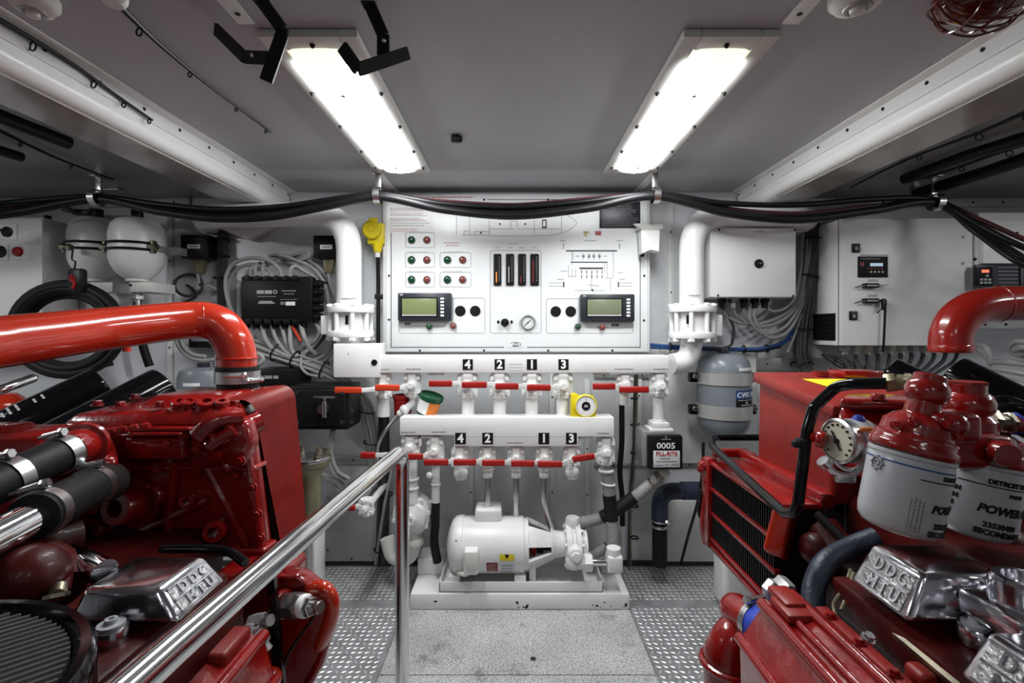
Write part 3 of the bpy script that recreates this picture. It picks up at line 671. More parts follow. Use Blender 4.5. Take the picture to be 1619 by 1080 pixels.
b=MB(); b.rect(527,543.5,600,597,DU-.008,.085,.003); cap=build('end_box',b,M['white'],t)
p=P(592,573,DU-.008); b=MB(); b.lathe([(.0105,0),(.0105,.003),(.006,.004),(.006,.001),(0,.001)],p,(0,-1,0),20); build('hole_ring',b,M['ink'],cap)
p=P(551,559,DU-.008); b=MB(); b.lathe([(.004,0),(.003,.0012),(0,.0015)],p,(0,-1,0),12); build('screw',b,M['inkl'],cap)
DL=1.68
t=thing('manifold','lower white stepped manifold carrying the yellow angle gauge','manifold',P(800,706,DL+.03))
b=MB(); b.prism([P(x,y,DL) for x,y in ((632,660),(971,660),(971,691),(915,691),(915,706),(718,706),(718,688.5),(632,688.5))],(0,.07,0),.003); build('body',b,M['white'],t)
for px,n in ((728,'4'),(771,'2'),(860,'1'),(903.5,'3')): tag_plate(px,693.5,n,DL,t,17)
for a in ((634,657,683.5),(683,705,683),(945,963,685)): fineprint(*a,DL,t)
fineprint(800,826,700,DL,t)
b=MB(); b.rect(718,690.2,915,690.9,DL-.0004,.0004); build('seam',b,M['inkl'],t)
for x in (662,915):
    b=MB(); b.rect(x,690,x+24,693,DL+.01,.03,.001); b.rect(x,690,x+4,706,DL+.01,.03,.001); build('foot',b,M['white'],t)

def valve(px,q0,q1,w,d,grip,armend,cap=None,label='',gm='grip',tilt=0,kind=0,tail=None,lever_h=10):
    """ball valve hanging from a manifold: body from photo row q0 to q1, width w px; grip=(x0,x1,y)"""
    x=X(px,d); z0,z1=Z(q1,d),Z(q0,d); R=S(w/2,d); H=z1-z0
    t=thing('ball_valve',label,'valve',(x,d,z0),'red-handled ball valves on the white manifolds')
    b=MB(); o=V(x,d,z1)
    pr=[(R*.95,0),(R*1.0,.003),(R*1.0,H*.16),(R*.95,H*.20),(R*.95,H*.30),(R*1.0,H*.42),(R*1.02,H*.55),(R*.97,H*.68),(R*.90,H*.75),(R*.98,H*.78),(R*.98,H*.93),(R*.8,H*.98),(R*.7,H)]
    b.lathe(pr,o,(0,0,-1),8 if kind==0 else 24,PI/8)
    # four-lobed bonnet and tie bolts facing the walkway
    yb=d-R*.75; zc=z1-H*.48
    b.cyl((x,d,zc),(x,yb-.004,zc),R*.55,n=16)
    for sx in (-1,1):
        for sz in (-1,1): b.cyl((x+sx*R*.78,d-R*.78,zc+sz*H*.28),(x+sx*R*.78,d+R*.6,zc+sz*H*.28),R*.24,n=8)
        b.cyl((x+sx*R*.9,d-R*.2,z1-H*.1),(x+sx*R*.9,d-R*.2,z0+H*.12),R*.2,n=8)
    build('body',b,M['cast'],t)
    gx0,gx1,gy=grip; yl=d-R*1.25-.008; yg=yl-.020
    b=MB(); b.hexn((x,yb+.004,zc),(x,yl-.005,zc),R*.42); build('stem_nut',b,M['cast'],t)
    zg=Z(gy,yg); a0=V(X(gx0,yg),yg,zg); a1=V(X(gx1,yg),yg,zg)
    ax=(a1-a0).normalized()
    lever=MB(); h=S(lever_h,yl)
    pe=V(x,yl,zc)
    def bar(mb,p,q,hh,th,bev):
        dd=(q-p); L_=dd.length; xa=dd.normalized(); ya=V(0,0,1).cross(xa).normalized(); mb.box((p+q)/2,(L_,th,hh),Matrix((xa,ya,xa.cross(ya))).transposed(),bev,3)
    mid=V(min(x-R*.9,x-.012),yl,zg)
    if (pe-a1).length>.02: bar(lever,a1-ax*.004,mid+V(.004,0,0),h*.72,.003,.0008)
    bar(lever,mid-V(.003,0,(zg-zc)*.0),pe+V(R*.4,0,0),h*.9,.003,.0008)
    lv=build('lever',lever,M['cast'],t)
    g=MB(); tz=V(0,0,-tilt)
    bar(g,a0+tz,a1,h,.012,.0045); build('grip',g,M[gm],lv)
    if tail: tail(t,x,d,z0,R)
    return t
def tail_pipe(w,q1,m='white',nm='outlet_pipe',collar=None):
    def f(t,x,d,z0,R):
        r=S(w/2,d); zb=Z(q1,d); b=MB(); b.cyl((x,d,z0+.004),(x,d,zb),r,n=24)
        if collar: 
            zc=Z(collar,d); b.cyl((x,d,zc+.004),(x,d,zc-.004),r*1.25,n=24)
        build(nm,b,M[m],t)
    return f
VU=1.755
valve(607,590,632,24,VU,(529,572,617),0,label='ball valve below the manifold end box, its orange-red grip reaching over the grey wires',gm='gripo',tail=tail_pipe(20,658),lever_h=10)
def tail_elbow(t,x,d,z0,R):
    b=MB(); r=.013; b.tube(fillet([V(x,d,z0+.004),V(x,d,z0-.02),V(x-.05,d-.005,z0-.062)],.018),r,14,False); b.sph((x-.03,d-.003,z0-.045),r*1.45,14); build('elbow',b,M['cast'],t)
    for k in (0,1):
        b=MB(); b.tube([V(x-.045,d-.01+.02*k,z0-.056-.004*k),V(x-.10,d-.02+.02*k,z0-.125),V(x-.128,d,z0-.19),V(x-.13,d+.04,z0-.30)],.0058,10); build('copper_tube',b,M['stain'],t)
valve(653,589,628,25,VU,(593,632,613),0,label='ball valve above the red cup, slim steel tubes running from its elbow',gm='gripo',tail=tail_elbow)
for px,g,l,q in ((740,(678,715,606.5),'ball valve under numeral 4 of the upper manifold',1),(790,(730,770,608.5),'ball valve under numeral 2 of the upper manifold',1),(840.5,(783,820,611),'ball valve under numeral 1 of the upper manifold',1),(889.5,(833,871,613),'ball valve under numeral 3 of the upper manifold',1)):
    valve(px,589,630,30,VU,g,0,label=l,tail=tail_pipe(20,662))
valve(987,592,622,25,VU,(937,973,611),0,label='ball valve with a black hose below it, beside the flow meter branch',tail=tail_pipe(14,640,'cast','outlet_nut'))
valve(1041,590,628,27,VU,(979,1026,616),0,label='ball valve on the branch feeding the black flow meter',tail=tail_pipe(18,668,'cast','outlet_pipe',665))
VL=1.715
def tail_fit(q1,q2,m='stain',bend=0):
    def f(t,x,d,z0,R):
        za=Z(q1,d); b=MB(); b.hexn((x,d,z0+.003),(x,d,z0-.012),R*.85); b.cyl((x,d,z0-.01),(x,d,za),R*.62,n=16,bev=.004); build('outlet_nut',b,M['cast'],t)
        zb=Z(q2,d); b=MB(); b.tube([V(x,d,za+.006),V(x,d,(za+zb)/2+.02),V(x+bend*.5,d+.02,(za+zb)/2-.05),V(x+bend,d+.03,zb)],.0115,14); build('outlet_pipe',b,M[m],t)
    return f
def tail_ball(t,x,d,z0,R):
    b=MB(); b.sph((x+.002,d-.01,z0-.012),R*.9,18); b.cyl((x-.004,d-.01,z0+.01),(x+.006,d-.012,z0-.034),R*.7,n=16,bev=.004); build('elbow',b,M['cast'],t)
def tail_drop(t,x,d,z0,R):
    b=MB(); b.tube([V(x,d,z0+.006),V(x,d,Z(770,d)),V(x+.004,d,Z(795,d))],.0225,18,False)
    for q in (757,771): b.torus((x,d,Z(q,d)),(0,0,1),.0235,.005,24,8)
    build('outlet_pipe',b,M['cast'],t)
def tail_hose(t,x,d,z0,R):
    b=MB(); b.cyl((x,d,z0+.006),(x,d,Z(795,d)),.0145,n=18); b.torus((x,d,Z(765,d)),(0,0,1),.016,.003,20,8); b.sph((x-.02,d-.012,Z(750,d)),.012,12); build('outlet_pipe',b,M['cast'],t)
    b=MB(); b.tube([V(x,d,Z(794,d)),V(x-.002,d,Z(830,d)),V(x-.006,d,Z(855,d)),V(x+.004,d+.01,Z(888,d+.01))],.0155,14); build('drain_hose',b,M['rubber'],t)
valve(650,688,722,27,VL,(570,594,720),0,label='ball valve at the corner end of the lower manifold, above the round white pump casing',tail=tail_drop,gm='grip')
valve(689,689,733,26,VL,(643,669,722),0,label='ball valve feeding the white pipe with the black drain hose',tail=tail_hose)
valve(728,705,741,26,VL,(670,709,731),0,label='ball valve under numeral 4 of the lower manifold, with no pipe below',tail=tail_ball)
valve(771,705,738,25,VL,(717,753,731),0,label='ball valve under numeral 2 of the lower manifold',tail=tail_fit(755,830,bend=-.01))
valve(816,705,738,25,VL,(762,798,732),0,label='ball valve between numerals 2 and 1 of the lower manifold',tail=tail_fit(755,830))
valve(860,705,738,25,VL,(808,845,733),0,label='ball valve under numeral 1 of the lower manifold',tail=tail_fit(755,842,bend=.03))
valve(903,705,740,25,VL,(850,889,734),0,label='ball valve under numeral 3 of the lower manifold, ending in a ball elbow',tail=tail_ball)
def tail_band(t,x,d,z0,R):
    b=MB(); b.tube([V(x,d,z0+.006),V(x+.006,d,Z(752,d)),V(x+.018,d,Z(800,d)),V(x+.024,d-.01,Z(845,d)),V(x+.026,d-.02,Z(884,d))],.0215,18); build('suction_hose',b,M['hose'],t)
    b=MB(); b.torus((x+.003,d,Z(744,d)),(0,0,1),.022,.006,24,8); b.torus((x+.010,d,Z(765,d)),(.1,0,1),.0225,.004,24,8); build('hose_clamp',b,M['cast'],t)
    b=MB(); b.tube([V(x+.013,d,Z(782,d)),V(x+.0185,d,Z(802,d)),V(x+.0215,d-.005,Z(822,d))],.0232,18); build('hose_sleeve',b,M['rubber'],t)
valve(957,690,735,27,VL,(905,940,721),0,label='ball valve at the far end of the lower manifold, over the braided suction hose',tilt=.012,tail=tail_band)
# lone valve low down by the sea strainer
t_=valve(580,788,815,22,1.62,(533,562,803),0,label='lone ball valve low on the wall, seen in the gap under the sloping handrail',lever_h=9)
b=MB(); q=P(580,802,1.62); b.cyl(q,(q.x,WY-.021,q.z),.012,n=14); build('wall_pipe',b,M['cast'],t_)
# ================================================================ big white pipes with coupling flanges
def coupling(t,x,d,q0,q1,side):
    R=S(36,d); b=MB(); h=S(10,d)
    b.cyl((x,d,Z(q0,d)),(x,d,Z(q0,d)-h),R,n=40,bev=.003); b.cyl((x,d,Z(q1,d)+h),(x,d,Z(q1,d)),R,n=40,bev=.003)
    b.cyl((x,d,Z(q0,d)-h),(x,d,Z(q1,d)+h),R*.72,n=36)
    fl_=build('flange',b,M['white'],t)
    for k in range(8):
        a=PI/8+k*PI/4; bx_=x+R*.86*math.cos(a); by=d+R*.86*math.sin(a); b=MB()
        b.cyl((bx_,by,Z(q0-4,d)),(bx_,by,Z(q1+6,d)),.0085,n=12); b.hexn((bx_,by,Z(q0-3,d)),(bx_,by,Z(q0,d)),.014); b.hexn((bx_,by,Z(q1,d)),(bx_,by,Z(q1+5,d)),.014)
        build('flange_bolt',b,M['white'],fl_)
    b=MB(); b.rect(CX+(x/d*K)-9*1,q0+14,CX+(x/d*K)-4,q0+28,d-R*.74,.004,.0005); build('sight_slot',b,M['ink'],fl_)
    b=MB(); xs=x+side*(R+.006); b.bx(xs-.014,xs+.014,d-.02,d+.02,Z(q1-4,d),Z(q0+14,d),.004); build('position_switch',b,M['white'],fl_)
d=1.80; x=X(552,d); r=S(19.5,d)
t=thing('coolant_pipe','thick white elbow pipe beside the yellow socket, coming down to a bolted flange','pipe',(x,d,Z(545,d)))
b=MB(); b.tube(fillet([V(-1.20,WY-.001,Z(341,d)),V(-1.20,d,Z(341,d)),V(x,d,Z(338,d)),V(x,d,Z(489,d))],.14,10),r,28,False); build('pipe',b,M['white'],t)
coupling(t,X(554.5,d),d,485,533,-1); fineprint(540,563,472,d-r-.0005,t)
b=MB(); b.cyl((X(554,d),d,Z(533,d)),(X(554,d),d,Z(546,d)),r*1.1,n=28); build('outlet',b,M['white'],t)
x=X(1093,d)
t=thing('coolant_pipe','thick white elbow pipe beside the white junction box, flanged and turning into the manifold end','pipe',(x,d,Z(590,d)))
b=MB(); b.tube(fillet([V(1.14,WY-.001,Z(341,d)),V(1.14,d,Z(340,d)),V(x,d,Z(338,d)),V(x,d,Z(486,d))],.14,10),r*.95,28,False); build('pipe',b,M['white'],t)
coupling(t,X(1094.5,d),d,484,535,1); fineprint(1088,1108,467,d-r-.0005,t)
b=MB(); b.tube(fillet([V(x,d,Z(535,d)),V(x,d,Z(575,d)),V(X(1058,d),d-.02,Z(575,d))],.085,10),r*.84,26,False); build('outlet_elbow',b,M['white'],t)

# ================================================================ overhead cables strung from clamp to clamp
def strung(pts,r,m,label):
    b=MB(); b.tube([P(*p) for p in pts],r,12,True,10); solo('cable',b,M[m],label,'cable','black cables strung across the room')
D=1.66
strung([(-420,325,1.5),(-110,332,1.5),(20,320,1.6),(153,311,D),(250,323,D),(350,331,D),(450,326,D),(540,313,D),(597,307,D),(700,322,D),(812,327,D),(920,319,D),(1037,307,D),(1140,321,D),(1260,324,D),(1380,315,D),(1480,317,D),(1540,352,1.6),(1640,398,1.5),(2080,470,1.5)],.0095,'cable','topmost black cable strung between the four silver clamps')
strung([(-420,350,1.5),(-110,350,1.5),(20,337,1.6),(153,315,D),(250,334,D),(340,345,D),(430,342,D),(520,325,D),(597,311,D),(700,331,D),(812,341,D),(930,329,D),(1037,310,D),(1150,337,D),(1260,347,D),(1380,333,D),(1480,321,D),(1545,362,1.6),(1640,420,1.48),(2080,510,1.5)],.0145,'cable','thicker sagging black cable, lowest of the strung cables')
strung([(-420,335,1.5),(-110,338,1.53),(20,327,1.62),(153,313,D+.02),(260,328,D+.02),(350,336,D+.02),(450,330,D+.02),(540,317,D+.02),(597,309,D+.02),(700,319,D+.02),(812,324.5,D+.02),(920,316,D+.02),(1037,308,D+.02),(1150,330,D+.02),(1260,338,D+.02),(1380,326,D+.02),(1480,319,D+.02),(1550,348,1.6),(1650,388,1.52),(2080,450,1.5)],.008,'cabler','maroon cable strung among the black ones above the alarm panel')
strung([(-420,345,1.5),(-110,343,1.55),(20,331,1.63),(153,316,D+.01),(250,330,D+.015),(345,340,D+.015),(430,337,D+.01),(520,321,D+.01),(597,313,D+.01),(700,327,D+.01),(812,335,D+.01),(920,325,D+.01),(1037,313,D+.01),(1150,334,D+.01),(1260,343,D+.01),(1380,330,D+.01),(1480,323,D+.01),(1540,366,1.58),(1630,424,1.46),(2080,520,1.5)],.008,'cable','thin black cable tucked between the strung cables')
for px,py,l in ((153,313,'beside the pressure tanks'),(597,309,'above the yellow socket'),(1037,309,'above the white holder box'),(1480,320,'above the big white cabinet')):
    c=P(px,py,D+.005); t=thing('cable_clamp','silver saddle clamp holding the strung black cables '+l,'clamp',c)
    zt=CZ if abs(c.x)<.9 else 1.475
    b=MB(); 
    ring=[c+V(0,.022*math.cos(a)*1.25,.026*math.sin(a)) for a in [2*PI*k/24 for k in range(24)]]
    ring=[p for p in ring]
    vs=[];fs=[]
    for p in ring: vs+= [p+V(-.011,0,0),p+V(.011,0,0)]
    for k in range(24): j=(k+1)%24; fs.append((2*k,2*k+1,2*j+1,2*j))
    b.add(vs,fs); b.add([v+(v-c-V((v-c).x,0,0)).normalized()*.0025 for v in vs],fs); build('strap',b,M['stain'],t)
    b=MB(); b.bx(c.x-.010,c.x+.010,c.y+.004,c.y+.008,c.z+.020,zt-.0005,.001); b.bx(c.x-.010,c.x+.010,c.y-.02,c.y+.03,zt-.004,zt-.0005,.001); build('hanger',b,M['stain'],t)

# ================================================================ yellow shore socket
d=1.86; c=P(589,364,d); t=thing('power_socket','yellow power socket with flap cover on the wall beside the alarm panel','socket',P(592,398,d))
b=MB(); b.rect(580,352,607,386,d,.06,.006); build('housing',b,M['yellow'],t)
R=S(14.5,d); b=MB(); b.lathe([(R,0),(R,.016),(R*.85,.022),(R*.82,.018),(0,.018)],c,(0,-1,0),32); b.rect(583,344,596,353,d-.014,.014,.002); build('flap_cover',b,M['yellow'],t)
b=MB(); b.lathe([(.010,.018),(.010,.024),(.006,.026),(0,.026)],c,(0,-1,0),16); build('latch',b,M['yellow'],t)
b=MB(); b.cyl(P(597,385,d+.01),P(597,399,d+.01),.022,.013,16); build('boot',b,M['yellow'],t)
b=MB(); b.cyl(P(597,398,d+.01),P(597,407,d+.01),.010,n=14); build('gland',b,M['offwhite'],t)
b=MB(); b.tube([P(597.5,406,d+.01),P(598,450,d+.03),P(598,543,d+.03)],.0075,10); b.rect(592,465,604,473,d+.02,.02,.002); build('lead',b,M['cable'],t)

# ================================================================ sensor boxes, relay box, wiring
def sensorbox(x0,x1,y0,y1,lab,plug,label,side=True):
    d=1.875; t=thing('sensor_box',label,'electrical box',P((x0+x1)/2,y1,d),'black sensor boxes on the wall')
    b=MB(); b.rect(x0,y0,x1,y1,d,WY-d,.004); b.rect(x0+4,y0+5,x1-4,y0+10,d-.002,.003,.001); build('case',b,M['black'],t)
    b=MB(); b.rect(*lab,d-.0012,.0012); build('label',b,M['paper'],t); 
    b=MB(); b.rect(lab[0]+3,(lab[1]+lab[3])/2-.8,lab[2]-3,(lab[1]+lab[3])/2+.8,d-.0018,.0008); build('label_print',b,M['inkg'],t)
    px0,px1,q=plug; b=MB(); pm=(px0+px1)/2
    b.prism([P(px0-2,y1,d+.02),P(px1+2,y1,d+.02),P(px1-1,q,d+.02),P(px0+1,q,d+.02)],(0,.03,0),.003); build('plug',b,M['strainer'],t)
    return t,P(pm,q,d+.03)
t,p=sensorbox(285,329,371,408,(296,386.5,316,393),(305,319,432),'black sensor box nearest the pressure tanks')
b=MB(); b.tube([p,P(314,448,1.9),P(312,456,1.9),P(330,452,1.91),P(343,458,1.92)],.006,8); build('lead',b,M['wire'],t)
t,p=sensorbox(495,534,372,408,(506,387,525,394),(512,525,432),'black sensor box half behind the thick white pipe')
b=MB(); b.tube([p,P(522,450,1.9),P(530,475,1.91),P(534,500,1.92)],.006,8); build('lead',b,M['wire'],t)
b=MB(); 
pts=[P(298+22*math.cos(a)*1.0,451+17*math.sin(a),1.90+.004*k) for k,a in enumerate([i*PI/6 for i in range(20)])]
b.tube([P(314,450,1.9)]+pts+[P(310,466,1.93),P(292,478,1.94),P(280,486,1.945)],.0055,8); solo('cable_coil',b,M['wired'],'small coil of dark cable on the wall under the first sensor box','cable')
d=1.86; t=thing('controller','black multi-plug engine controller box in the nest of grey wires','controller',P(440,510,d))
b=MB(); b.rect(381,437,494,510,d,WY-d-.02,.006); build('case',b,M['black'],t)
for k in range(6):
    x=386+k*15; b=MB(); b.prism([P(x,443,d),P(x+13,443,d),P(x+9,436,d),P(x+4,436,d)],(0,-.006,0),.001); build('lug',b,M['black'],t); b=MB(); b.prism([P(x+2,505,d),P(x+15,505,d),P(x+13,513,d),P(x+4,513,d)],(0,-.008,0),.001); build('lug',b,M['black'],t)
for k in range(5):
    c=P(497,449+k*13,d+.01); b=MB(); b.cyl(c,c+V(.034,0,0),.013,n=14,bev=.002); b.cyl(c+V(.012,0,0),c+V(.02,0,0),.0155,n=14); build('side_connector',b,M['black'],t)
for k in range(7):
    c=P(390+k*15,511,d+.02); b=MB(); b.cyl(c+V(0,0,.004),c-V(0,0,.020),.013,n=14); build('connector',b,M['black'],t)
b=MB()
for x0,x1,y0,y1 in ((406,417,459,464.5),(418.5,430,459,464.5),(408,434,478,480.2),(410,430,475.8,477.6),(407,436,468.5,469.2)): b.rect(x0,y0,x1,y1,d-.0008,.0008)
b.torus(P(435,461.5,d),(0,1,0),.0065,.0018,16,6); build('printed_mark',b,M['inkl'],t)
b=MB()
for x0,x1,y0,y1 in ((445,468,459,461),(448,465,464,465.5),(443,470,473,474),(443,450,477,482)): b.rect(x0,y0,x1,y1,d-.0006,.0006)
build('fine_print',b,M['inkg'],t)
b=MB(); b.rect(451.5,477,466.5,483,d-.001,.001); build('label',b,M['paper'],t)
def loom(label,paths,m='wire',r=.0055,ties=(),cat='wiring',name='wire_loom',jit=0.0,ncopy=1,seed=1,fr=None):
    """a bundle that is tied together: every wire a part"""
    rr=random.Random(seed); pts0=[P(*q) for q in paths[0][0]] if isinstance(paths[0],tuple) else [P(*q) for q in paths[0]]
    t=thing(name,label,cat,min(pts0,key=lambda v:v.z))
    for pa in paths:
        mm=m; rad=r
        if isinstance(pa,tuple): pa,mm,rad=pa
        base=[P(*q) for q in pa]
        for k in range(ncopy):
            o=V(rr.uniform(-jit,jit),rr.uniform(-jit*.6,jit*.6),rr.uniform(-jit,jit)) if ncopy>1 else V(0,0,0)
            b=MB(); b.tube([p+o*(1+.3*rr.uniform(-1,1)) for p in base],rad*rr.uniform(.85,1.1),8,True,7); build('wire',b,M[mm],t)
    for c,ax,R in ties:
        b=MB(); b.torus(P(*c),ax,R,.003,18,6); build('cable_tie',b,M['black'],t)
    return t
d=1.86
loom('grey plug leads arching over the black controller box',[
 [(404,520,1.92),(372,500,1.90),(359,470,1.89),(357,440,1.89),(368,418,1.89),(395,408,1.88),(425,412,1.87),(441,425,1.87),(445,437,1.875)],
 [(398,540,1.93),(366,505,1.91),(362,450,1.91),(374,426,1.91),(400,418,1.9),(425,428,1.88),(430,438,1.88)],
 [(395,438,1.88),(398,424,1.88),(408,420,1.9)],[(405,438,1.88),(403,424,1.88),(412,416,1.91)],[(416,437,1.88),(416,420,1.88),(428,412,1.91),(440,404,1.92)],
 [(458,437,1.87),(460,425,1.87),(468,421,1.88),(480,428,1.89),(500,440,1.9),(512,455,1.91)],
 [(425,405,1.91),(437,402,1.9),(470,412,1.89),(495,424,1.89),(512,446,1.89),(518,470,1.9),(520,500,1.91)],
 [(430,408,1.92),(460,404,1.91),(486,398,1.9),(488,405,1.9),(470,412,1.91),(450,408,1.93)],
 [(445,404,1.93),(480,408,1.92),(506,425,1.91),(522,448,1.92),(526,480,1.93)],
 ],r=.0075,ties=[((513,446,1.89),(.3,0,1),.012)],seed=2)
loom('grey leads hanging from the plugs under the black controller box',[
 ([(390,514,1.88),(397,528,1.88),(404,545,1.89),(420,556,1.89)],'wire',.008),([(415,516,1.88),(419,535,1.87),(432,552,1.87),(460,566,1.86)],'wire',.0095),
 ([(430,516,1.88),(436,535,1.87),(448,552,1.87),(462,564,1.86)],'wire',.0085),([(445,516,1.88),(452,540,1.87),(458,555,1.87),(464,562,1.86)],'wire',.0085),
 ([(459,516,1.88),(459,540,1.86),(462,555,1.86),(470,564,1.86)],'wire',.008),([(462,516,1.87),(470,530,1.86),(476,540,1.86)],'gripo',.006),
 ([(476,514,1.88),(480,530,1.86),(488,548,1.87),(500,560,1.88)],'wire',.0085),([(500,512,1.89),(506,524,1.88),(497,540,1.88),(484,548,1.89),(470,556,1.89)],'wire',.0075),
 ([(512,505,1.9),(514,528,1.89),(500,548,1.88),(484,562,1.87)],'wired',.008),([(522,520,1.91),(524,545,1.9),(512,562,1.88),(490,571,1.87),(465,572,1.86)],'wire',.0075),
 ([(528,530,1.91),(528,552,1.9),(514,570,1.88),(492,577,1.87)],'wire',.007),([(476,566,1.86),(477,582,1.85),(488,592,1.85),(512,596,1.85)],'wire',.006)],seed=4)
mainp=[[(396,544,1.88),(440,560,1.87),(500,580,1.86),(545,600,1.86),(572,630,1.87),(584,670,1.88),(592,716,1.89),(600,770,1.9)]]
t=loom('thick grey wire loom running down from the controller past the black switch box',mainp,r=.0065,ncopy=11,jit=.022,seed=5,ties=[((436,557,1.87),(1,0,-.4),.034),((466,568,1.865),(1,0,-.4),.034),((512,585,1.86),(1,0,-.4),.034),((578,650,1.87),(.25,0,1),.034),((588,700,1.885),(.15,0,1),.032)])
loom('dark wire bundle on the wall between the sensor box and the arched grey leads',[[(350,352,1.92),(351,400,1.92),(350,450,1.92),(352,520,1.93)]],m='wired',r=.007,ncopy=6,jit=.018,seed=6,ties=[((350,q,1.92),(0,0,1),.028) for q in (378,405,440)])
loom('grey conduits along the wall behind the handrail post',[[(602,660,1.86),(600,720,1.86),(600,800,1.86),(597,893,1.87)],[(612,660,1.86),(613,740,1.86),(611,893,1.88)],[(606,655,1.84),(608,740,1.84),(606,892,1.86)]],m='wired',r=.010,seed=7,ties=[((606,782,1.85),(0,0,1),.034),((606,868,1.86),(0,0,1),.034)],name='conduit_bundle')
loom('pale cable hanging diagonally behind the handrail post',[[(622,718,1.78),(620,740,1.78),(606,810,1.80),(596,880,1.84),(594,892,1.85)]],r=.0065,name='cable',cat='cable',seed=3)
b=MB(); b.tube([P(606,640,1.83),P(605,700,1.83),P(606,760,1.83),P(600,772,1.8),P(592,774,1.78),P(584,786,1.66)],.0055,8); solo('cable',b,M['wired'],'dark thin tube dropping to the lone low ball valve','cable')
loom('grey leads coming out of the black switch box into the bilge',[[(524,680,1.74),(520,720,1.75),(528,748,1.76),(545,760,1.78)],[(528,680,1.74),(524,716,1.75),(534,745,1.76),(552,757,1.78)],[(486,735,1.8),(505,748,1.78),(530,756,1.78),(548,772,1.8)],[(500,742,1.82),(520,760,1.8),(545,786,1.8)]],r=.007,seed=8)

# ================================================================ white pressure tanks
def tank(px,label,d):
    r=S(37,d); x=X(px,d); zc=Z(393,d); t=thing('pressure_tank',label,'tank',(x,d,Z(452,d)),'white pressure tanks strapped to the wall')
    H0=Z(345,d)-zc; H1=zc-Z(442,d)
    pr=[(0,H0),(r*.45,H0*.985),(r*.75,H0*.90),(r*.93,H0*.72),(r,H0*.45),(r,0),(r,-H1*.30),(r*.94,-H1*.52),(r*.78,-H1*.76),(r*.5,-H1*.95),(r*.4,-H1)]
    b=MB(); b.lathe(pr,(x,d,zc),(0,0,1),40); build('shell',b,M['white'],t)
    b=MB(); b.cyl((x,d,Z(347,d)),(x,d,Z(331,d)),S(8,d),n=20,bev=.003); build('gas_valve_cap',b,M['black'],t)
    b=MB(); b.cyl((x,d,Z(440,d)),(x,d,Z(446,d)),S(15,d),n=24,bev=.002); b.rect(px-13,446,px+24,462,d-.03,.12,.003); build('foot_bracket',b,M['offwhite'],t)
    b=MB(); b.cyl((x,d-.031,Z(452,d)),(x,d-.028,Z(452,d)),.005,n=10); build('screw',b,M['ink'],t)
    b=MB(); b.cyl((x,d,Z(462,d)),(x,d,Z(490,d)),.016,n=16); b.hexn((x,d,Z(466,d)),(x,d,Z(474,d)),.022); build('outlet',b,M['stain'],t)
    b=MB(); b.tube([V(x,d,Z(488,d)),V(x+.01,d,Z(520,d)),V(x+.012,d+.01,Z(545,d)),V(x+.03,d+.02,Z(580,d))],.014,12); build('outlet_hose',b,M['rubber'],t)
    b=MB()
    for zq in (388,398):
        ring=[V(x+(r+.004)*math.sin(a),d-(r+.004)*math.cos(a),Z(zq,d)) for a in [math.radians(-65+8*k) for k in range(17)]]; b.tube(ring,.0045,8,False)
    build('clamp_rod',b,M['black'],t)
    for side in (-1,1):
        b=MB(); a=math.radians(68*side); q=V(x+(r+.008)*math.sin(a),d-(r+.008)*math.cos(a),Z(393,d)); b.hexn(q+V(-.012,-.004,0),q+V(.014,-.004,0),.014); b.box(q,(.010,.02,.044),None,.002); build('clamp_lug',b,M['brass'],t)
    b=MB(); ring=[V(x+(r+.002)*math.sin(a),d-(r+.002)*math.cos(a),Z(394,d)) for a in [math.radians(60+10*k) for k in range(14)]]
    vs=[];fs=[]
    for p in ring: vs+=[p+V(0,0,.012),p-V(0,0,.012)]
    fs=[(2*k,2*k+1,2*k+3,2*k+2) for k in range(13)]; b.add(vs,fs); b.bx(x+r*.4,x+r*1.35,d+r*.6,WY-.001,Z(393,d)-.014,Z(393,d)+.014,.002); build('wall_strap',b,M['graymetal'],t)
tank(154,'white pressure tank above the coiled black hose, nearer the cabinet with push buttons',1.86)
tank(217,'white pressure tank standing beside the wall angle, away from the cabinet with push buttons',1.775)
b=MB(); b.rect(112,330,139,339,1.86,.03,.006); b.tube([P(100,330,1.84),P(112,333,1.84),P(126,334,1.86)],.009,10); b.tube([P(140,335,1.865),P(144,331,1.86)],.006,8,False); b.m=1; b.tube([P(103,330,1.845),P(110,332,1.845)],.0105,10)
solo('pipe_fitting',b,[M['wired'],M['wireb']],'small grey pipe fitting with a blue sleeve above the pressure tanks','fitting')

# ================================================================ coiled hose with tag
d=1.68; t=thing('coiled_hose','coil of thick black hose hung under the white pressure tanks','hose',P(105,596,d))
for k,(sx,sy,dy,off) in enumerate(((89,73,0,0),(81,66,.012,2),(73,60,.0,-1),(85,70,-.022,1),(77,63,-.018,-2),(66,55,.016,3))):
    b=MB(); b.tube([P(105+off+sx*math.cos(a),521+off*.5+sy*math.sin(a),d+dy) for a in [2*PI*i/40 for i in range(41)]],S(5.6,d),12,False,cap=False); build('loop',b,M['rubber'],t)
b=MB(); b.rect(105,424,129,460,d-.05,.028,.010); tg=build('strap_tag',b,M['black'],t,label='black wrap-around tag with red mark')
b=MB(); b.tube([P(114,434,d-.052),P(112,443,d-.052),P(118,446,d-.052),P(115,456,d-.052)],.0045,8); b.tube([P(117,437,d-.052),P(116,450,d-.052)],.003,6); build('red_mark',b,M['grip'],tg)
b=MB(); b.tube([P(115,395,1.72),P(114,410,1.70),P(119,414,1.68),P(118,424,1.66)],.003,8); b.hexn(P(106,391,1.73),P(113,391,1.73),.012); build('hanging_hook',b,M['brass'],t)

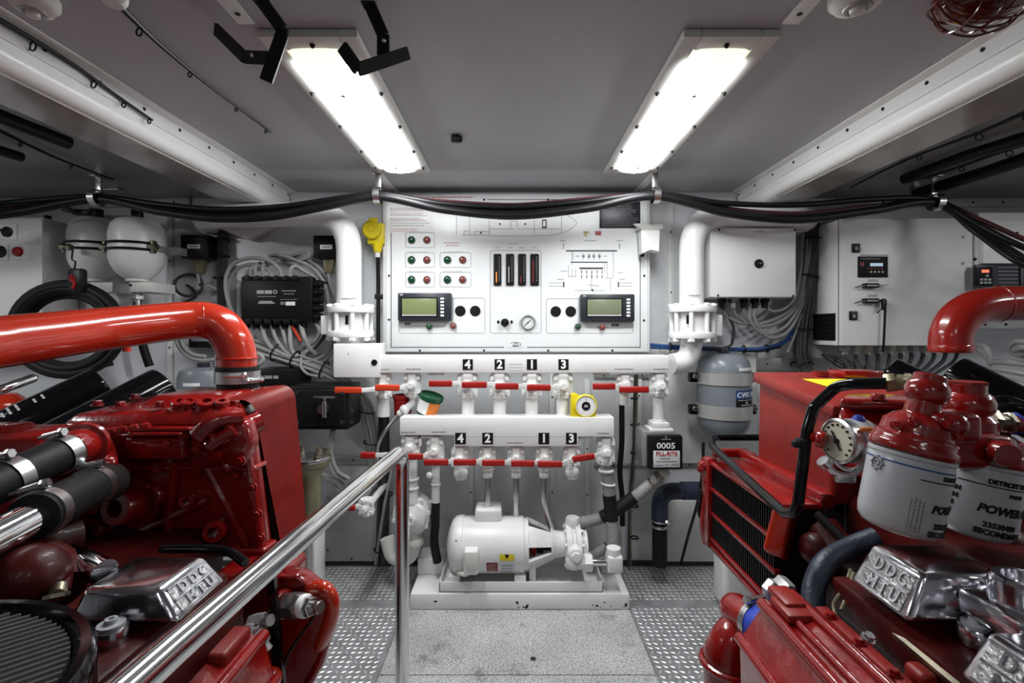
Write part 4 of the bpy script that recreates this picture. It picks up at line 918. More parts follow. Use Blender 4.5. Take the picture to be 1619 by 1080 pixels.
# ================================================================ cabinet with push buttons
t=thing('electrical_cabinet','white electrical cabinet with red push button behind the coiled hose','cabinet',P(30,545,1.80))
b=MB(); b.bx(X(-130,1.80),X(68,1.80),1.80,WY-.001,Z(560,1.8),Z(344,1.80),.004); build('case',b,M['whitec'],t)
b=MB(); b.rect(-128,347,66.5,558,1.792,.008,.002); dr=build('door',b,M['whitec'],t)
b=MB(); b.rect(69.5,340,74,560,1.83,.02); build('edge_seal',b,M['ink'],t)
for x0,y0,x1,y1,kind in ((-12,354.5,26,379.5,'sel'),(-20,385,12,411,'ring'),(14.5,385.5,42.5,410.5,'red')):
    b=MB(); b.rect(x0,y0,x1,y1,1.787,.006,.001); pl=build('switch_plate',b,M['paper'],dr)
    c=P((x0+x1)/2+(1 if kind=='red' else 0),(y0+y1)/2,1.787)
    b=MB()
    if kind=='red': b.lathe([(.018,0),(.018,.004),(0.0155,.004),(.0165,.009),(.014,.012),(0,.013)],c,(0,-1,0),24); build('push_button',b,M['grip'],pl)
    elif kind=='sel': b.lathe([(.019,0),(.019,.006),(.015,.008),(0,.009)],c+V(.012,0,0),(0,-1,0),24); b.box(c+V(.012,-.009,0),(.036,.006,.012),Matrix.Rotation(.35,3,'Y'),.004); build('selector_switch',b,M['black'],pl)
    else: b.lathe([(.022,0),(.022,.005),(.014,.007),(.012,.004),(0,.004)],c+V(.012,0,0),(0,-1,0),24); build('key_switch',b,M['black'],pl)

# ================================================================ junction box on the right of the white pipe
d=1.80; t=thing('junction_box','white square junction box with round lock beside the thick white pipe','electrical box',P(1190,471,d))
b=MB(); b.bx(X(1123,d),X(1258,d),d+.012,WY-.001,Z(470.5,d),Z(361,d),.006); build('case',b,M['whitec'],t)
b=MB(); b.rect(1123,360.5,1259,470,d,.013,.005); lid=build('lid',b,M['whitec'],t)
for x,y in ((1136.5,363.5),(1256.5,364),(1135,467),(1254,468)): 
    b=MB(); b.cyl(P(x,y,d-.001),P(x,y,d+.002),.0045,n=10); build('screw',b,M['ink'],lid)
b=MB(); b.rect(1192,366,1208,366.8,d-.0005,.0005); build('fine_print',b,M['inkg'],lid)
c=P(1199.5,417,d); b=MB(); b.lathe([(.0165,0),(.0165,.004),(.012,.006),(.011,.010),(0,.010)],c,(0,-1,0),20); lk=build('lock',b,M['oilshade'],t,label='dark round lock')
b=MB(); b.box(c+V(0,-.011,0),(.012,.004,.005),None,.001); build('lock_slot',b,M['brass'],lk)
for k,px in enumerate((1142,1158,1176,1193,1209)):
    b=MB(); q=P(px,470,d+.06); b.hexn(q+V(0,0,.004),q-V(0,0,.022),.017); b.cyl(q-V(0,0,.02),q-V(0,0,.042),.012,n=14); build('cable_gland',b,M['black'] if k!=1 else M['stain'],t)
loom('grey cables sweeping from the glands of the junction box into the dark trunk',[
 [(1142,482,1.86),(1150,500,1.86),(1175,512,1.86),(1215,508,1.87),(1250,488,1.88),(1268,440,1.89),(1280,380,1.9)],
 [(1158,482,1.86),(1164,498,1.86),(1190,513,1.86),(1225,505,1.87),(1258,482,1.88),(1272,430,1.89),(1276,375,1.9)],
 [(1176,482,1.86),(1178,498,1.86),(1200,516,1.855),(1235,508,1.87),(1262,480,1.88),(1274,430,1.89),(1284,372,1.9)],
 [(1186,480,1.86),(1186,505,1.85),(1206,528,1.85),(1240,518,1.86),(1262,488,1.875),(1278,440,1.89),(1288,380,1.9)],
 [(1193,482,1.86),(1194,506,1.85),(1215,534,1.85),(1245,525,1.86),(1266,488,1.88),(1282,440,1.89),(1292,385,1.9)],
 [(1209,482,1.86),(1220,492,1.86),(1240,488,1.87),(1256,470,1.88),(1266,420,1.89),(1270,365,1.9)],
 [(1245,558,1.88),(1256,530,1.88),(1266,500,1.885),(1280,470,1.89),(1284,400,1.9)]],m='wirem',r=.0065,seed=9)
loom('dark cable trunk running down the wall beside the big white cabinet',[[(1284,352,1.91),(1282,400,1.91),(1276,460,1.9),(1269,510,1.9),(1266,550,1.9),(1270,575,1.9),(1284,605,1.88)]],m='wired',r=.0085,ncopy=12,jit=.026,seed=10,ties=[((1283,378,1.91),(0,0,1),.036),((1277,436,1.9),(.1,0,1),.036),((1267,520,1.9),(.1,0,1),.036),((1267,573,1.9),(-.1,0,1),.036)])
loom('blue cable bundle crossing under the flanges towards the alarm panel',[([(1027,545,1.9),(1060,548,1.9),(1110,550,1.9),(1170,552,1.9),(1215,550,1.9),(1240,541,1.89),(1255,520,1.89)],'wireb',.007),([(1027,549,1.9),(1070,551,1.9),(1130,553,1.9),(1180,553,1.9),(1220,548,1.9),(1250,535,1.89)],'wireb',.006),([(1157,545,1.88),(1160,520,1.87),(1152,500,1.86),(1142,486,1.86)],'wired',.006),([(1157,545,1.88),(1140,552,1.89),(1100,549,1.9),(1040,546,1.9)],'wired',.006),([(1060,550,1.9),(1120,551,1.9),(1200,555,1.9),(1235,548,1.89)],'cable',.005)],seed=11,ties=[((1176,552,1.9),(1,0,0),.014),((1212,551,1.9),(1,0,.1),.014),((1060,548,1.9),(1,0,0),.014)])

# ================================================================ big white cabinet and drive cabinet
d=1.766; xa=1.198; xb=X(1539,d)
t=thing('electrical_cabinet','big white double-door cabinet with a small display behind the black cylinders','cabinet',((xa+xb)/2,1.86,Z(547,d)))
b=MB(); b.bx(xa,xb,d+.02,WY-.001,Z(547,d),Z(345,d),.004); build('case',b,M['whitec'],t)
b=MB(); b.bx(xa,xb,d,d+.019,Z(546.5,d),Z(345,d),.003); dr=build('door',b,M['whitec'],t)
b=MB(); b.bx(xa+.0005,xb,d+.0185,d+.0212,Z(546,d),Z(346,d)); build('door_gasket',b,M['ink'],t)
for x,y in ((1354,392),(1350,499)):
    b=MB(); b.rect(x-6,y-7,x+6,y+7,d-.006,.006,.0015); lk=build('lock',b,M['black'],dr)
    b=MB(); b.cyl(P(x,y+1,d-.008),P(x,y+1,d-.005),.007,n=14); build('lock_core',b,M['inkg'],lk)
b=MB(); b.rect(1357,405.5,1404,438.5,d-.004,.004,.001); ds=build('display',b,M['ink'],t,label='small black display unit')
b=MB(); b.rect(1376,416,1396,421,d-.0048,.001); build('readout',b,M['readoutb'],ds)
b=MB()
for k in range(4): b.lathe([(.004,0),(.004,.001),(0,.001)],P(1377+k*6.2,430,d-.004),(0,-1,0),10)
build('button',b,M['inkl'],ds)
b=MB()
for k in range(5): b.rect(1372+k*5.4,424,1373.6+k*5.4,425.6,d-.0048,.001)
b.rect(1360.5,414,1362,421,d-.0048,.001); b.rect(1364,414,1365.5,421,d-.0048,.001); build('status_light',b,M['inkr'],ds)
b=MB(); b.rect(1361,408.5,1392,410,d-.0046,.0008); build('fine_print',b,M['inkg'],ds)
fineprint(1360,1404,403.6,d,t)
for y,px1 in ((452,1404),(476,1402)):
    b=MB(); b.rect(1369,y-4.5,1391,y+3,d-.022,.022,.003); h=build('switch_block',b,M['black'],dr)
    b=MB(); b.rect(1371,y-1.2,1389,y+.4,d-.0235,.002); build('switch_stripe',b,M['inkl'],h)
    b=MB(); b.tube([P(1351,y+3,d-.010),P(1360,y+1,d-.018),P(1369,y-.5,d-.018)],.0022,6); b.tube([P(1391,y-1,d-.014),P(px1,y-1.5,d-.012)],.002,6); build('lead',b,M['stain'],h)
    b=MB(); b.rect(1372,y-10.5,1388,y-6.5,d-.0006,.0006); build('caption',b,M['inkl'],dr)
b=MB(); b.tube([P(1391,476,d-.016),P(1399,474,d-.018),P(1399.5,484,d-.018),P(1399,500,d-.014),P(1397,545,d-.012),P(1396,556,d)],.004,8); b.rect(1396,473,1402,490,d-.024,.010,.002); build('plug_lead',b,M['cable'],t)
b=MB(); b.tube([P(1399,489,d-.016),P(1392,490,d-.016),P(1387,495,d-.016)],.002,6); build('loose_lead',b,M['cable'],t)
x0=xa; b=MB(); 
ya,yb=1.80,1.93
b.bx(xa-.004,xa+.001,ya,yb,Z(538,1.86),Z(496,1.86),.001); v=build('vent_grille',b,M['ink'],t)
b=MB()
for k in range(6): b.bx(xa-.0055,xa-.003,ya+.006,yb-.006,Z(535-k*7,1.86),Z(533-k*7,1.86))
build('vent_slat',b,M['black'],v)
for k in range(11):
    q=P(1335+k*18,547,d+.07); b=MB(); b.hexn(q+V(0,0,.003),q-V(0,0,.020),.018); b.cyl(q-V(0,0,.018),q-V(0,0,.034),.012,n=12); build('cable_gland',b,M['beige'] if k%3 else M['graymetal'],t)
rr=random.Random(5)
loom('dark cables fanning down under the big white cabinet',[[(1335+k*18,557,d+.07),(1337+k*17,572,d+.05),(1350+k*13,590,d+.03),(1380+k*7,610,d)] for k in range(11)]+[[(1300+k*9,560+k*2,d+.1),(1330+k*12,580,d+.09),(1370+k*14,588,d+.08)] for k in range(4)],m='wired',r=.007,seed=12)
d2=1.74
t=thing('motor_drive','white wall cabinet with black drive keypad and red readout beside the big cabinet','cabinet',P(1600,530,d2+.05))
b=MB(); b.bx(xb+.004,xb+.62,d2+.01,WY-.001,Z(520,d2),Z(345,d2+.1),.003); build('case',b,M['whitec'],t)
b=MB(); b.bx(xb+.004,xb+.62,d2-.008,d2+.009,Z(417,d2),Z(348,d2),.003); build('cover',b,M['whitec'],t)
for x in (1541,1607):
    for y in (369,410):
        b=MB(); q=P(x,y,d2-.008); b.cyl(q+V(0,-.003,0),q+V(0,.001,0),.0055,n=10); build('screw',b,M['ink'],t)
b=MB(); b.bx(X(1541,d2),X(1609,d2),d2-.004,d2+.009,Z(505,d2),Z(418.5,d2),.003); dv=build('drive_front',b,M['bezel'],t)
b=MB(); b.bx(X(1613,d2),X(1690,d2),d2-.004,d2+.009,Z(505,d2),Z(418.5,d2),.003); build('drive_front',b,M['bezel'],t)
b=MB()
for k in range(6): b.bx(X(1576,d2),X(1607,d2),d2-.006,d2-.003,Z(424+k*6,d2),Z(422.5+k*6,d2))
build('cooling_rib',b,M['inkg'],dv)
b=MB(); b.rect(1543,422,1570,452,d2-.008,.006,.002); kp=build('keypad',b,M['ink'],dv)
b=MB(); b.rect(1552.5,426.5,1564,431,d2-.0088,.001); build('readout',b,M['readout'],kp)
b=MB()
for x,y in ((1552,442),(1558.5,442),(1565,442),(1552,447),(1558.5,447),(1565,447),(1561,436)): b.rect(x-2.3,y-1.5,x+2.3,y+1.5,d2-.0088,.001)
build('key',b,M['inkl'],kp)
b=MB(); b.rect(1538,505,1625,520,d2-.02,.06,.003); b.m=1
for x in (1557,1590): b.cyl(P(x,513,d2-.022),P(x,513,d2-.018),.005,n=10)
solo('cable_tray',b,[M['graymetal'],M['ink']],'grey metal bracket with two screws under the drive keypad','bracket')
loom('grey cables looped in the corner behind the red elbow pipe',[[(1535,542,1.8),(1550,546,1.75),(1560,552,1.7),(1566,575,1.7)],[(1536,548,1.8),(1552,556,1.76),(1562,570,1.72),(1564,590,1.7)],[(1640,545,1.6),(1608,540,1.65),(1598,548,1.68),(1606,560,1.68),(1640,566,1.62)],[(1640,552,1.58),(1614,550,1.62),(1608,556,1.65),(1640,560,1.6)],[(1566,572,1.7),(1600,574,1.66),(1650,580,1.6)],[(1566,582,1.7),(1600,588,1.66),(1650,598,1.6)],[(1560,590,1.72),(1590,600,1.68),(1650,618,1.6)]],r=.009,seed=13)

# ================================================================ grey tank
d=1.83; x=X(1144,d); r=S(40,d); t=thing('pressure_tank','grey strapped tank with a blue label on the wall beside the red engine box','tank',(x,d,Z(693,d)))
zc=Z(623,d); pr=[(0,Z(558,d)-zc)]
for px,q in ((22,559),(31,563),(37,571),(40,583),(40,600),(40,650),(39.5,662),(36,675),(28,686),(20,691),(16,693)): pr.append((S(px,d),Z(q,d)-zc))
b=MB(); b.lathe(pr,(x,d,zc),(0,0,1),48); build('shell',b,M['grey'],t)
b=MB(); b.cyl((x,d,Z(561,d)),(x,d,Z(550,d)),S(8,d),n=24,bev=.002); build('neck',b,M['bezel'],t)
for q0,q1 in ((588,606),(638,658)):
    b=MB(); b.lathe([(r+.001,Z(q1,d)),(r+.004,Z(q1,d)),(r+.004,Z(q0,d)),(r+.001,Z(q0,d))],(x,d,0),(0,0,1),48); bd=build('strap',b,M['band'],t)
    zz=(Z(q0,d)+Z(q1,d))/2
    for s in (-1,1):
        b=MB(); b.bx(x+s*(r+.002),x+s*(r+.030),d+.0,d+.03,zz-.018,zz+.018,.003); build('strap_bracket',b,M['black'],bd)
        b=MB(); b.hexn(V(x+s*(r+.016),d-.02,zz+.006),V(x+s*(r+.016),d+.002,zz+.006),.010); build('strap_bolt',b,M['stain'],bd)
def curved(x,d,r,a0,a1,z0,z1,th=.0012):
    b=MB(); n=14; vs=[];fs=[]
    for k in range(n+1):
        a=math.radians(a0+(a1-a0)*k/n)
        for rr_,z in ((r,z0),(r,z1),(r+th,z0),(r+th,z1)): vs.append(V(x+rr_*math.sin(a),d-rr_*math.cos(a),z))
    for k in range(n):
        p=4*k; q=p+4; fs+=[(p+2,p+3,q+3,q+2),(p,q,q+1,p+1),(p+1,q+1,q+3,p+3),(p,p+2,q+2,q)]
    fs+=[(0,1,3,2),(4*n,4*n+2,4*n+3,4*n+1)]; return b.add(vs,fs)
lb=build('label',curved(x,d,r,2,62,Z(639.5,d),Z(613,d)),M['ink'],t,label='blue and black label')
build('label_band',curved(x,d,r+.001,2,62,Z(625.5,d),Z(613.5,d)),M['wireb'],lb)
b=MB(); a=.55; 
b.text('CWS 100',Matrix.Translation((x,d,Z(619.8,d)))@FRONT.to_4x4()@Matrix.Rotation(math.radians(33),4,'Y'),S(10.5,d),wrap=r+.0024,sx=1.0,bold=.0004); build('label_text',b,M['paper'],lb)
build('fine_print',curved(x,d,r+.0022,6,58,Z(628,d),Z(627,d),.0005),M['inkl'],lb); build('fine_print',curved(x,d,r+.0012,14,46,Z(635.8,d),Z(634.3,d),.0005),M['inkl'],lb)
b=MB(); q=Matrix.Rotation(math.radians(28),3,'Z')@V(0,-(r+.0022),0); c=V(x,d,Z(631,d))+q; b.prism([c+V(-.005,-.0003,-.004),c+V(.005,.0003,-.004),c+V(0,0,.005)],V(0,-.0006,0)); build('printed_mark',b,M['inkl'],lb)
build('sticker',curved(x,d,r*.985,10,60,Z(583.5,d),Z(579,d),.003),M['paper'],t)
# second grey tank mostly hidden on the other side
d=1.74; x=X(322,d); r=S(36,d); zc=Z(640,d); t=thing('pressure_tank','grey tank mostly hidden behind the red elbow and black cylinders','tank',(x,d,Z(700,d)))
b=MB(); b.lathe([(0,Z(580,d)-zc),(r*.6,Z(581,d)-zc),(r*.9,Z(585,d)-zc),(r,Z(596,d)-zc),(r,Z(670,d)-zc),(r*.7,Z(692,d)-zc),(r*.4,Z(698,d)-zc)],(x,d,zc),(0,0,1),40); build('shell',b,M['grey'],t)
build('sticker',curved(x,d,r,-14,25,Z(607,d),Z(602,d)),M['paper'],t)
b=MB(); b.lathe([(r+.001,Z(630,d)),(r+.004,Z(630,d)),(r+.004,Z(612,d)),(r+.001,Z(612,d))],(x,d,0),(0,0,1),40); build('strap',b,M['band'],t)
b=MB(); b.cyl((x,d,Z(582,d)),(x,d,Z(574,d)),.02,n=20); build('neck',b,M['bezel'],t)
# small black boxes behind the red elbow
t=thing('relay_box','small black relay box with a silver socket behind the red elbow pipe','electrical box',P(320,570,1.86))
b=MB(); b.rect(298,527,336,550,1.86,.0895,.004); build('case',b,M['black'],t)
b=MB(); b.rect(302,533,330,540,1.856,.006,.001); build('terminal_strip',b,M['inkg'],t)
loom('pale leads below the small relay box behind the red elbow pipe',[[(277,532,1.84),(284,550,1.83),(300,565,1.82),(322,570,1.82),(342,568,1.82)],[(285,532,1.84),(290,548,1.83),(304,560,1.82),(325,564,1.82)],[(398,556,1.8),(410,560,1.79),(416,568,1.79),(408,576,1.79),(396,574,1.8)]],r=.008,seed=14)
t=thing('relay_box','small black box with printed marks under the grey loom behind the elbow','electrical box',P(425,616,1.78))
b=MB(); b.rect(392,585,462,616,1.78,.1695,.004); build('case',b,M['black'],t)
b=MB()
for x0,x1 in ((408,416),(418,430),(432,440)): b.rect(x0,594,x1,599,1.7795,.001)
build('printed_mark',b,M['wire'],t)

# ================================================================ battery switch box and sea strainer
d=1.70; t=thing('switch_box','black switch box with a steel T handle between the ribbed guard and the valves','electrical box',P(505,682,d))
b=MB(); b.rect(458,610,551,680,d,.14,.008,3); build('case',b,M['black'],t)
b=MB(); b.rect(464,616,546,674,d-.012,.013,.006,3); build('cover',b,M['black'],t)
for x,y in ((470,622),(540,622),(470,668),(540,668),(556,650),(556,668)):
    b=MB(); q=P(x,y,d-.014); b.hexn(q+V(0,-.003,0),q+V(0,.003,0),.007); build('bolt',b,M['bezel'],t)
b=MB(); c=P(513,646,d-.012); b.cyl(c,c+V(0,-.02,0),.018,n=18); b.cyl(P(513,660,d-.034),P(513,636,d-.034),S(3.5,d),n=14); b.cyl(P(513,640,d-.034),P(513,629,d-.034),S(2,d),n=10); hd=build('handle_stem',b,M['stain'],t)
b=MB(); b.cyl(P(496,627.5,d-.036),P(530,628.5,d-.036),S(1.6,d),n=12); build('handle_bar',b,M['chrome'],hd)
d=1.42; x=X(488,d); t=thing('sea_strainer','bronze sea strainer with a bolted clear top beside the ribbed red guard','strainer',(x,d,.0))
z1=Z(727,d); r=S(33,d)
b=MB(); b.lathe([(r*.30,Z(838,d)),(r*.56,Z(834,d)),(r*.58,z1-.05),(r*.72,z1-.025),(r*.98,z1-.012),(r,z1-.006),(r,z1)],(x,d,0),(0,0,1),36); build('body',b,M['strainer'],t)
b=MB(); b.cyl((x-.01,d+.01,.0),(x-.01,d+.01,Z(834,d)),.016,n=16); b.cyl((x-.01,d+.01,.0005),(x-.01,d+.01,.006),.04,n=24); build('leg',b,M['graymetal'],t)
b=MB(); b.cyl((x,d,z1),(x,d,z1+.010),r*1.02,n=36,bev=.002); build('lid',b,M['stain'],t)
for k in range(6):
    a=k*PI/3+.3; q=V(x+r*.78*math.cos(a),d+r*.78*math.sin(a),z1+.009); b=MB(); b.hexn(q,q+V(0,0,.010),.010); b.cyl(q,q+V(0,0,.022),.0045,n=10); b.box(q+V(0,0,.018),(.024,.006,.008),Matrix.Rotation(a,3,'Z'),.002); build('wing_nut',b,M['brass'],t)

# ================================================================ things on the manifold
d=1.75; t=thing('plastic_tub','green and orange plastic tub lying tilted on the lower manifold','tub',P(678,657,d))
ax=V(-.30,-.55,-.78).normalized()*-1; c=P(676,643,d)
c=P(674,655,d+.012); axv=(P(684,622,d+.002)-c); L_=axv.length; axv.normalize(); r=S(19,d)
b=MB(); b.lathe([(r*.80,0),(r*.84,.004),(r*.92,L_*.78)],c,axv,36); bd=build('body',b,M['green'],t)
b=MB(); b.lathe([(r*.98,L_*.74),(r*1.03,L_*.76),(r*1.03,L_*.92),(r*.98,L_*.94),(r*.94,L_*.86),(0,L_*.84)],c,axv,36); build('lid',b,M['green'],t)
def wraplabel(c,axv,r0,r1,t0,t1,a0,a1,front):
    """label patch on a cone; angle 0 faces FRONT"""
    ax=axv.normalized(); u=(front-ax*front.dot(ax)).normalized(); w=ax.cross(u); b=MB(); n=12; vs=[];fs=[]
    for k in range(n+1):
        a=math.radians(a0+(a1-a0)*k/n); dr=u*math.cos(a)+w*math.sin(a)
        vs+=[c+ax*t0+dr*r0,c+ax*t1+dr*r1,c+ax*t0+dr*(r0+.001),c+ax*t1+dr*(r1+.001)]
    for k in range(n): p=4*k; q=p+4; fs+=[(p+2,p+3,q+3,q+2),(p,q,q+1,p+1),(p+1,q+1,q+3,p+3),(p,p+2,q+2,q)]
    return b.add(vs,fs)
build('paper_label',wraplabel(c,axv,r*.86,r*.92,.010,L_*.70,-75,5,V(0,-1,0)),M['paper'],bd)
build('orange_label',wraplabel(c,axv,r*.86,r*.92,.010,L_*.70,5,75,V(0,-1,0)),M['orange'],bd)
d=1.80; t=thing('plastic_cup','dark red plastic cup behind the slim steel tubes, on the lower manifold','cup',P(637,657,d))
b=MB(); r=S(15,d); b.lathe([(r*.8,0),(r*.84,.002),(r*.98,Z(630,d)-Z(657,d)),(r*1.06,Z(629.5,d)-Z(657,d)),(r*1.06,Z(624,d)-Z(657,d)),(r*.95,Z(624,d)-Z(657,d)),(r*.9,.01),(0,.01)],P(637,657,d),(0,0,1),32); build('body',b,M['grip'],t)
d=1.69; t=thing('angle_gauge','yellow magnetic angle gauge with a round dial on the lower manifold','gauge',P(923,661,d))
b=MB(); b.prism([P(x,y,d) for x,y in ((903,661),(903,624),(909,622),(914,624),(914,655),(943,655),(943,661))],(0,.03,0),.002); b.bx(X(905,d),X(940,d),d+.012,d+.026,Z(657,d),Z(626,d),.004); build('housing',b,M['yellow'],t)
c=P(925.5,641,d+.01); R=S(18,d); b=MB(); b.lathe([(R,0),(R,.014),(R*.9,.017),(R*.88,.013),(0,.013)],c,(0,-1,0),36); build('bezel',b,M['yellow'],t)
b=MB(); b.lathe([(R*.89,.013),(R*.89,.0145),(0,.0145)],c,(0,-1,0),36); dl=build('dial',b,M['paper'],t)
b=MB(); b.lathe([(R*.38,.0145),(R*.38,.016),(0,.016)],c,(0,-1,0),24); build('hub',b,M['ink'],dl)
b=MB(); b.box(c+V(0,-.0168,0),(R*.3,.001,R*.2)); build('hub_mark',b,M['inkl'],dl)
b=MB()
for k in range(24):
    a=k*PI/12; b.box(c+V(R*.78*math.cos(a),-.0149,R*.78*math.sin(a)),(R*.14,.0006,.0009),Matrix.Rotation(-a,3,'Y'))
build('dial_marks',b,M['inkg'],dl)
b=MB(); b.box(c+V(0,-.0155,R*.62),(.0012,.0008,R*.4)); build('pointer',b,M['inkr'],dl)

# ================================================================ flow meter
d=1.70; t=thing('flow_meter','black and silver flow meter with number wheels under the white branch pipe','meter',P(1050,742,d))
b=MB(); b.bx(X(1014,d+.02),X(1066,d+.02),d+.016,d+.11,Z(740,d),Z(682,d),.008); build('body',b,M['graymetal'],t)
b=MB(); b.rect(1025.5,689,1080,743,d-.012,.032,.006); face=build('face_housing',b,M['black'],t)
dm=d-.0135
b=MB(); b.rect(1037,699.5,1070,711.5,dm,.002); build('counter_window',b,M['ink'],face)
b=MB(); b.text('0005',FM(1053,705.3,dm-.0006),S(13,dm),bold=.0003,sx=1.15); build('counter_digits',b,M['paper'],face)
b=MB(); b.rect(1033,713,1075,739,dm,.002,.0005); lb=build('label',b,M['silverlab'],face)
b=MB(); b.rect(1036,713.8,1072,721.5,dm-.0006,.0007); build('label_band',b,M['paper'],lb)
b=MB(); b.text('FILL-RITE',FM(1054,717.8,dm-.0012),S(8.6,dm),bold=.0005); build('label_text',b,M['grip'],lb)
fpm=MB()
for x0,x1,y in ((1043,1060,724.5),(1036,1048,735.5),(1052,1056,734),(1062,1072,734),(1038,1070,729)): fpm.rect(x0,y,x1,y+1.3,dm-.0006,.0006)
build('fine_print',fpm,M['inkg'],lb)
b=MB(); b.cyl(P(1013,703,d+.04),P(1020,703,d+.04),.02,n=20,bev=.003); build('reset_knob',b,M['black'],t)
fpm=MB(); fpm.rect(1045,694,1061,695.6,dm,.001); fpm.cyl(P(1053,691.5,dm),P(1053,691.5,dm+.002),.003,n=10); build('caption',fpm,M['inkg'],face)
b=MB(); c=V(X(1041,1.755),1.755,0); b.bx(c.x-.042,c.x+.042,1.715,1.795,Z(682,1.74),Z(676,1.74),.003); b.bx(c.x-.030,c.x+.030,1.72,1.79,Z(676,1.74),Z(667,1.74),.003); build('inlet_flange',b,M['cast'],t)
# discharge hoses
t=thing('hose','braided grey hose with a black sleeve rising from the pump to the flow meter','hose',P(908,830,1.74))
b=MB(); b.tube([P(903,829,1.74),P(930,824,1.735),P(955,817,1.73),P(975,806,1.72),P(1005,785,1.72),P(1030,764,1.73),P(1046,748,1.74)],.020,18); build('braid',b,M['hose'],t)
b=MB(); b.tube([P(952,818,1.73),P(970,809,1.72),P(985,799,1.72),P(1003,786,1.72)],.0225,18); build('sleeve',b,M['rubber'],t)
for a,ax in (((914,828,1.738),(1,0,.2)),((1040,755,1.735),(1,0,.8)),((1030,764,1.73),(1,0,.8))):
    b=MB(); b.torus(P(*a),ax,.0205,.004,22,8); build('hose_clamp',b,M['brass'],t)
b=MB(); b.cyl(P(1044,752,1.74),P(1052,741,1.745),.024,n=18,bev=.003); build('union',b,M['beige'],t)
t=thing('hose','short braided hose between pump head and the white elbow by the suction hose','hose',P(940,880,1.72))
b=MB(); b.tube([P(935,880,1.74),P(948,872,1.74),P(960,864,1.735)],.018,16); build('braid',b,M['hose'],t)
b=MB(); b.tube([V(X(983,1.76),1.76,Z(641,1.76)),P(983,700,1.78),P(980,745,1.80),P(984,790,1.86),P(984,830,1.90)],.010,12); solo('hose',b,M['rubber'],'thin black hose hanging from the valve beside the flow meter branch','hose')
loom('two thin cables tied to the wall beside the flow meter',[([(1004,592,1.88),(1003,650,1.88),(1001,720,1.88),(996,780,1.88),(994,893,1.9)],'wired',.006),([(1008,592,1.88),(1006,660,1.87),(1004,720,1.87),(998,790,1.88),(997,893,1.9)],'brass',.0045)],seed=15,ties=[((1003,q,1.875),(0,0,1),.014) for q in (630,672,716,800,850)])
# blue drain pipe
d=1.80; t=thing('drain_pipe','slate blue elbow pipe with a black hose below, by the grey wall','pipe',P(1043,893,d))
b=MB(); b.tube(fillet([P(1150,777,d+.05),P(1100,776,d+.02),P(1043,777,d),P(1043,822,d)],.055,8),S(13,d),22,False); build('elbow',b,M['bluepipe'],t)
b=MB(); b.cyl(P(1078,776,d+.01),P(1108,776,d+.02),S(14.2,d),n=22); build('coupling',b,M['bluepipe'],t)
b=MB(); b.cyl(P(1043,820,d),P(1043,893,d),S(11.5,d),n=20); build('hose',b,M['rubber'],t)
b=MB(); 
for q in (820,829): b.cyl(P(1043,q,d),P(1043,q+4.5,d),S(13,d),n=22,bev=.002)
b.hexn(P(1052,826,d-.03),P(1060,826,d-.03),.008); build('hose_clamp',b,M['stain'],t)
b=MB(); b.tube([P(1112,700,1.72),P(1111,740,1.73),P(1104,790,1.76),P(1090,840,1.82),P(1082,870,1.86),P(1076,893,1.89)],.0055,8); solo('cable',b,M['cable'],'thin black cable hanging beside the blue drain pipe','cable')

# ================================================================ round white pump casing
d=1.72; c=P(651,816,d); t=thing('hand_pump','round white pump casing behind the handrail post','pump',P(640,885,d))
R=S(31,d); b=MB(); b.lathe([(R*.9,.06),(R,.05),(R,.005),(R*.93,-.006),(R*.80,-.010),(R*.72,-.022),(R*.45,-.030),(R*.30,-.034),(R*.28,-.046),(R*.16,-.048),(R*.14,-.044),(0,-.044)],c,(0,1,0),40); build('casing',b,M['cast'],t)
for k in range(8):
    a=k*PI/4+.2; q=c+V(R*.90*math.cos(a),-.004,R*.90*math.sin(a)); b=MB(); b.hexn(q+V(0,-.006,0),q+V(0,.006,0),.0085); build('casing_bolt',b,M['cast'],t)
b=MB(); b.cyl(P(651,795,d+.02),P(651,772,d+.01),.026,n=20); build('inlet',b,M['cast'],t)
b=MB(); b.tube(fillet([P(655,838,d+.02),P(656,856,d+.03),P(648,884,d+.05),P(620,884,d+.06),P(612,850,d+.07)],.05,8),.026,18,False); b.lathe([(.03,0),(.036,.01),(.036,.022),(.03,.03)],P(655,862,d+.025),(0,0,1),20); build('outlet',b,M['offwhite'],t)
b=MB(); b.bx(X(676,d),X(688,d),d+.02,d+.05,Z(806,d),Z(798,d),.002); build('bracket',b,M['cast'],t)
b=MB(); b.tube([P(660,890,1.84),P(690,878,1.86),P(705,876,1.87)],.017,14); solo('hose',b,M['rubber'],'short black hose at the wall foot behind the pump end block','hose')

# ================================================================ fuel transfer pump on its plinth
t=thing('pump_plinth','white painted steel plinth on the floor under the electric pump','plinth',(X(822,1.633),1.74,0))
b=MB(); b.bx(X(648,1.633),X(996,1.633),1.633,1.87,.0005,.055,.006); build('body',b,M['white'],t)
b=MB(); b.bx(X(660,1.76),X(701,1.76),1.76,1.86,.055,Z(884,1.76),.005); build('end_block',b,M['white'],t)
b=MB(); b.bx(X(952,1.76),X(981,1.76),1.765,1.86,.055,Z(902,1.76),.005); build('end_block',b,M['white'],t)
b=MB(); rq=random.Random(2)
for k in range(16):
    x=X(rq.choice([970,978,985,990,952,940,815,820,830,690]),1.633)+rq.uniform(-.01,.01); z=rq.uniform(.004,.03); b.sph((x,1.633,z),rq.uniform(.0015,.0045),8,(1.3,.15,.8))
build('paint_chips',b,M['oilshade'],t)
d=1.72; xm0,xm1=X(713,d),X(833,d); zc=Z(860,d); R=S(42,d)
t=thing('electric_pump','white electric motor with gear pump on a tray in the middle of the walkway','pump',(X(810,d),d,.055))
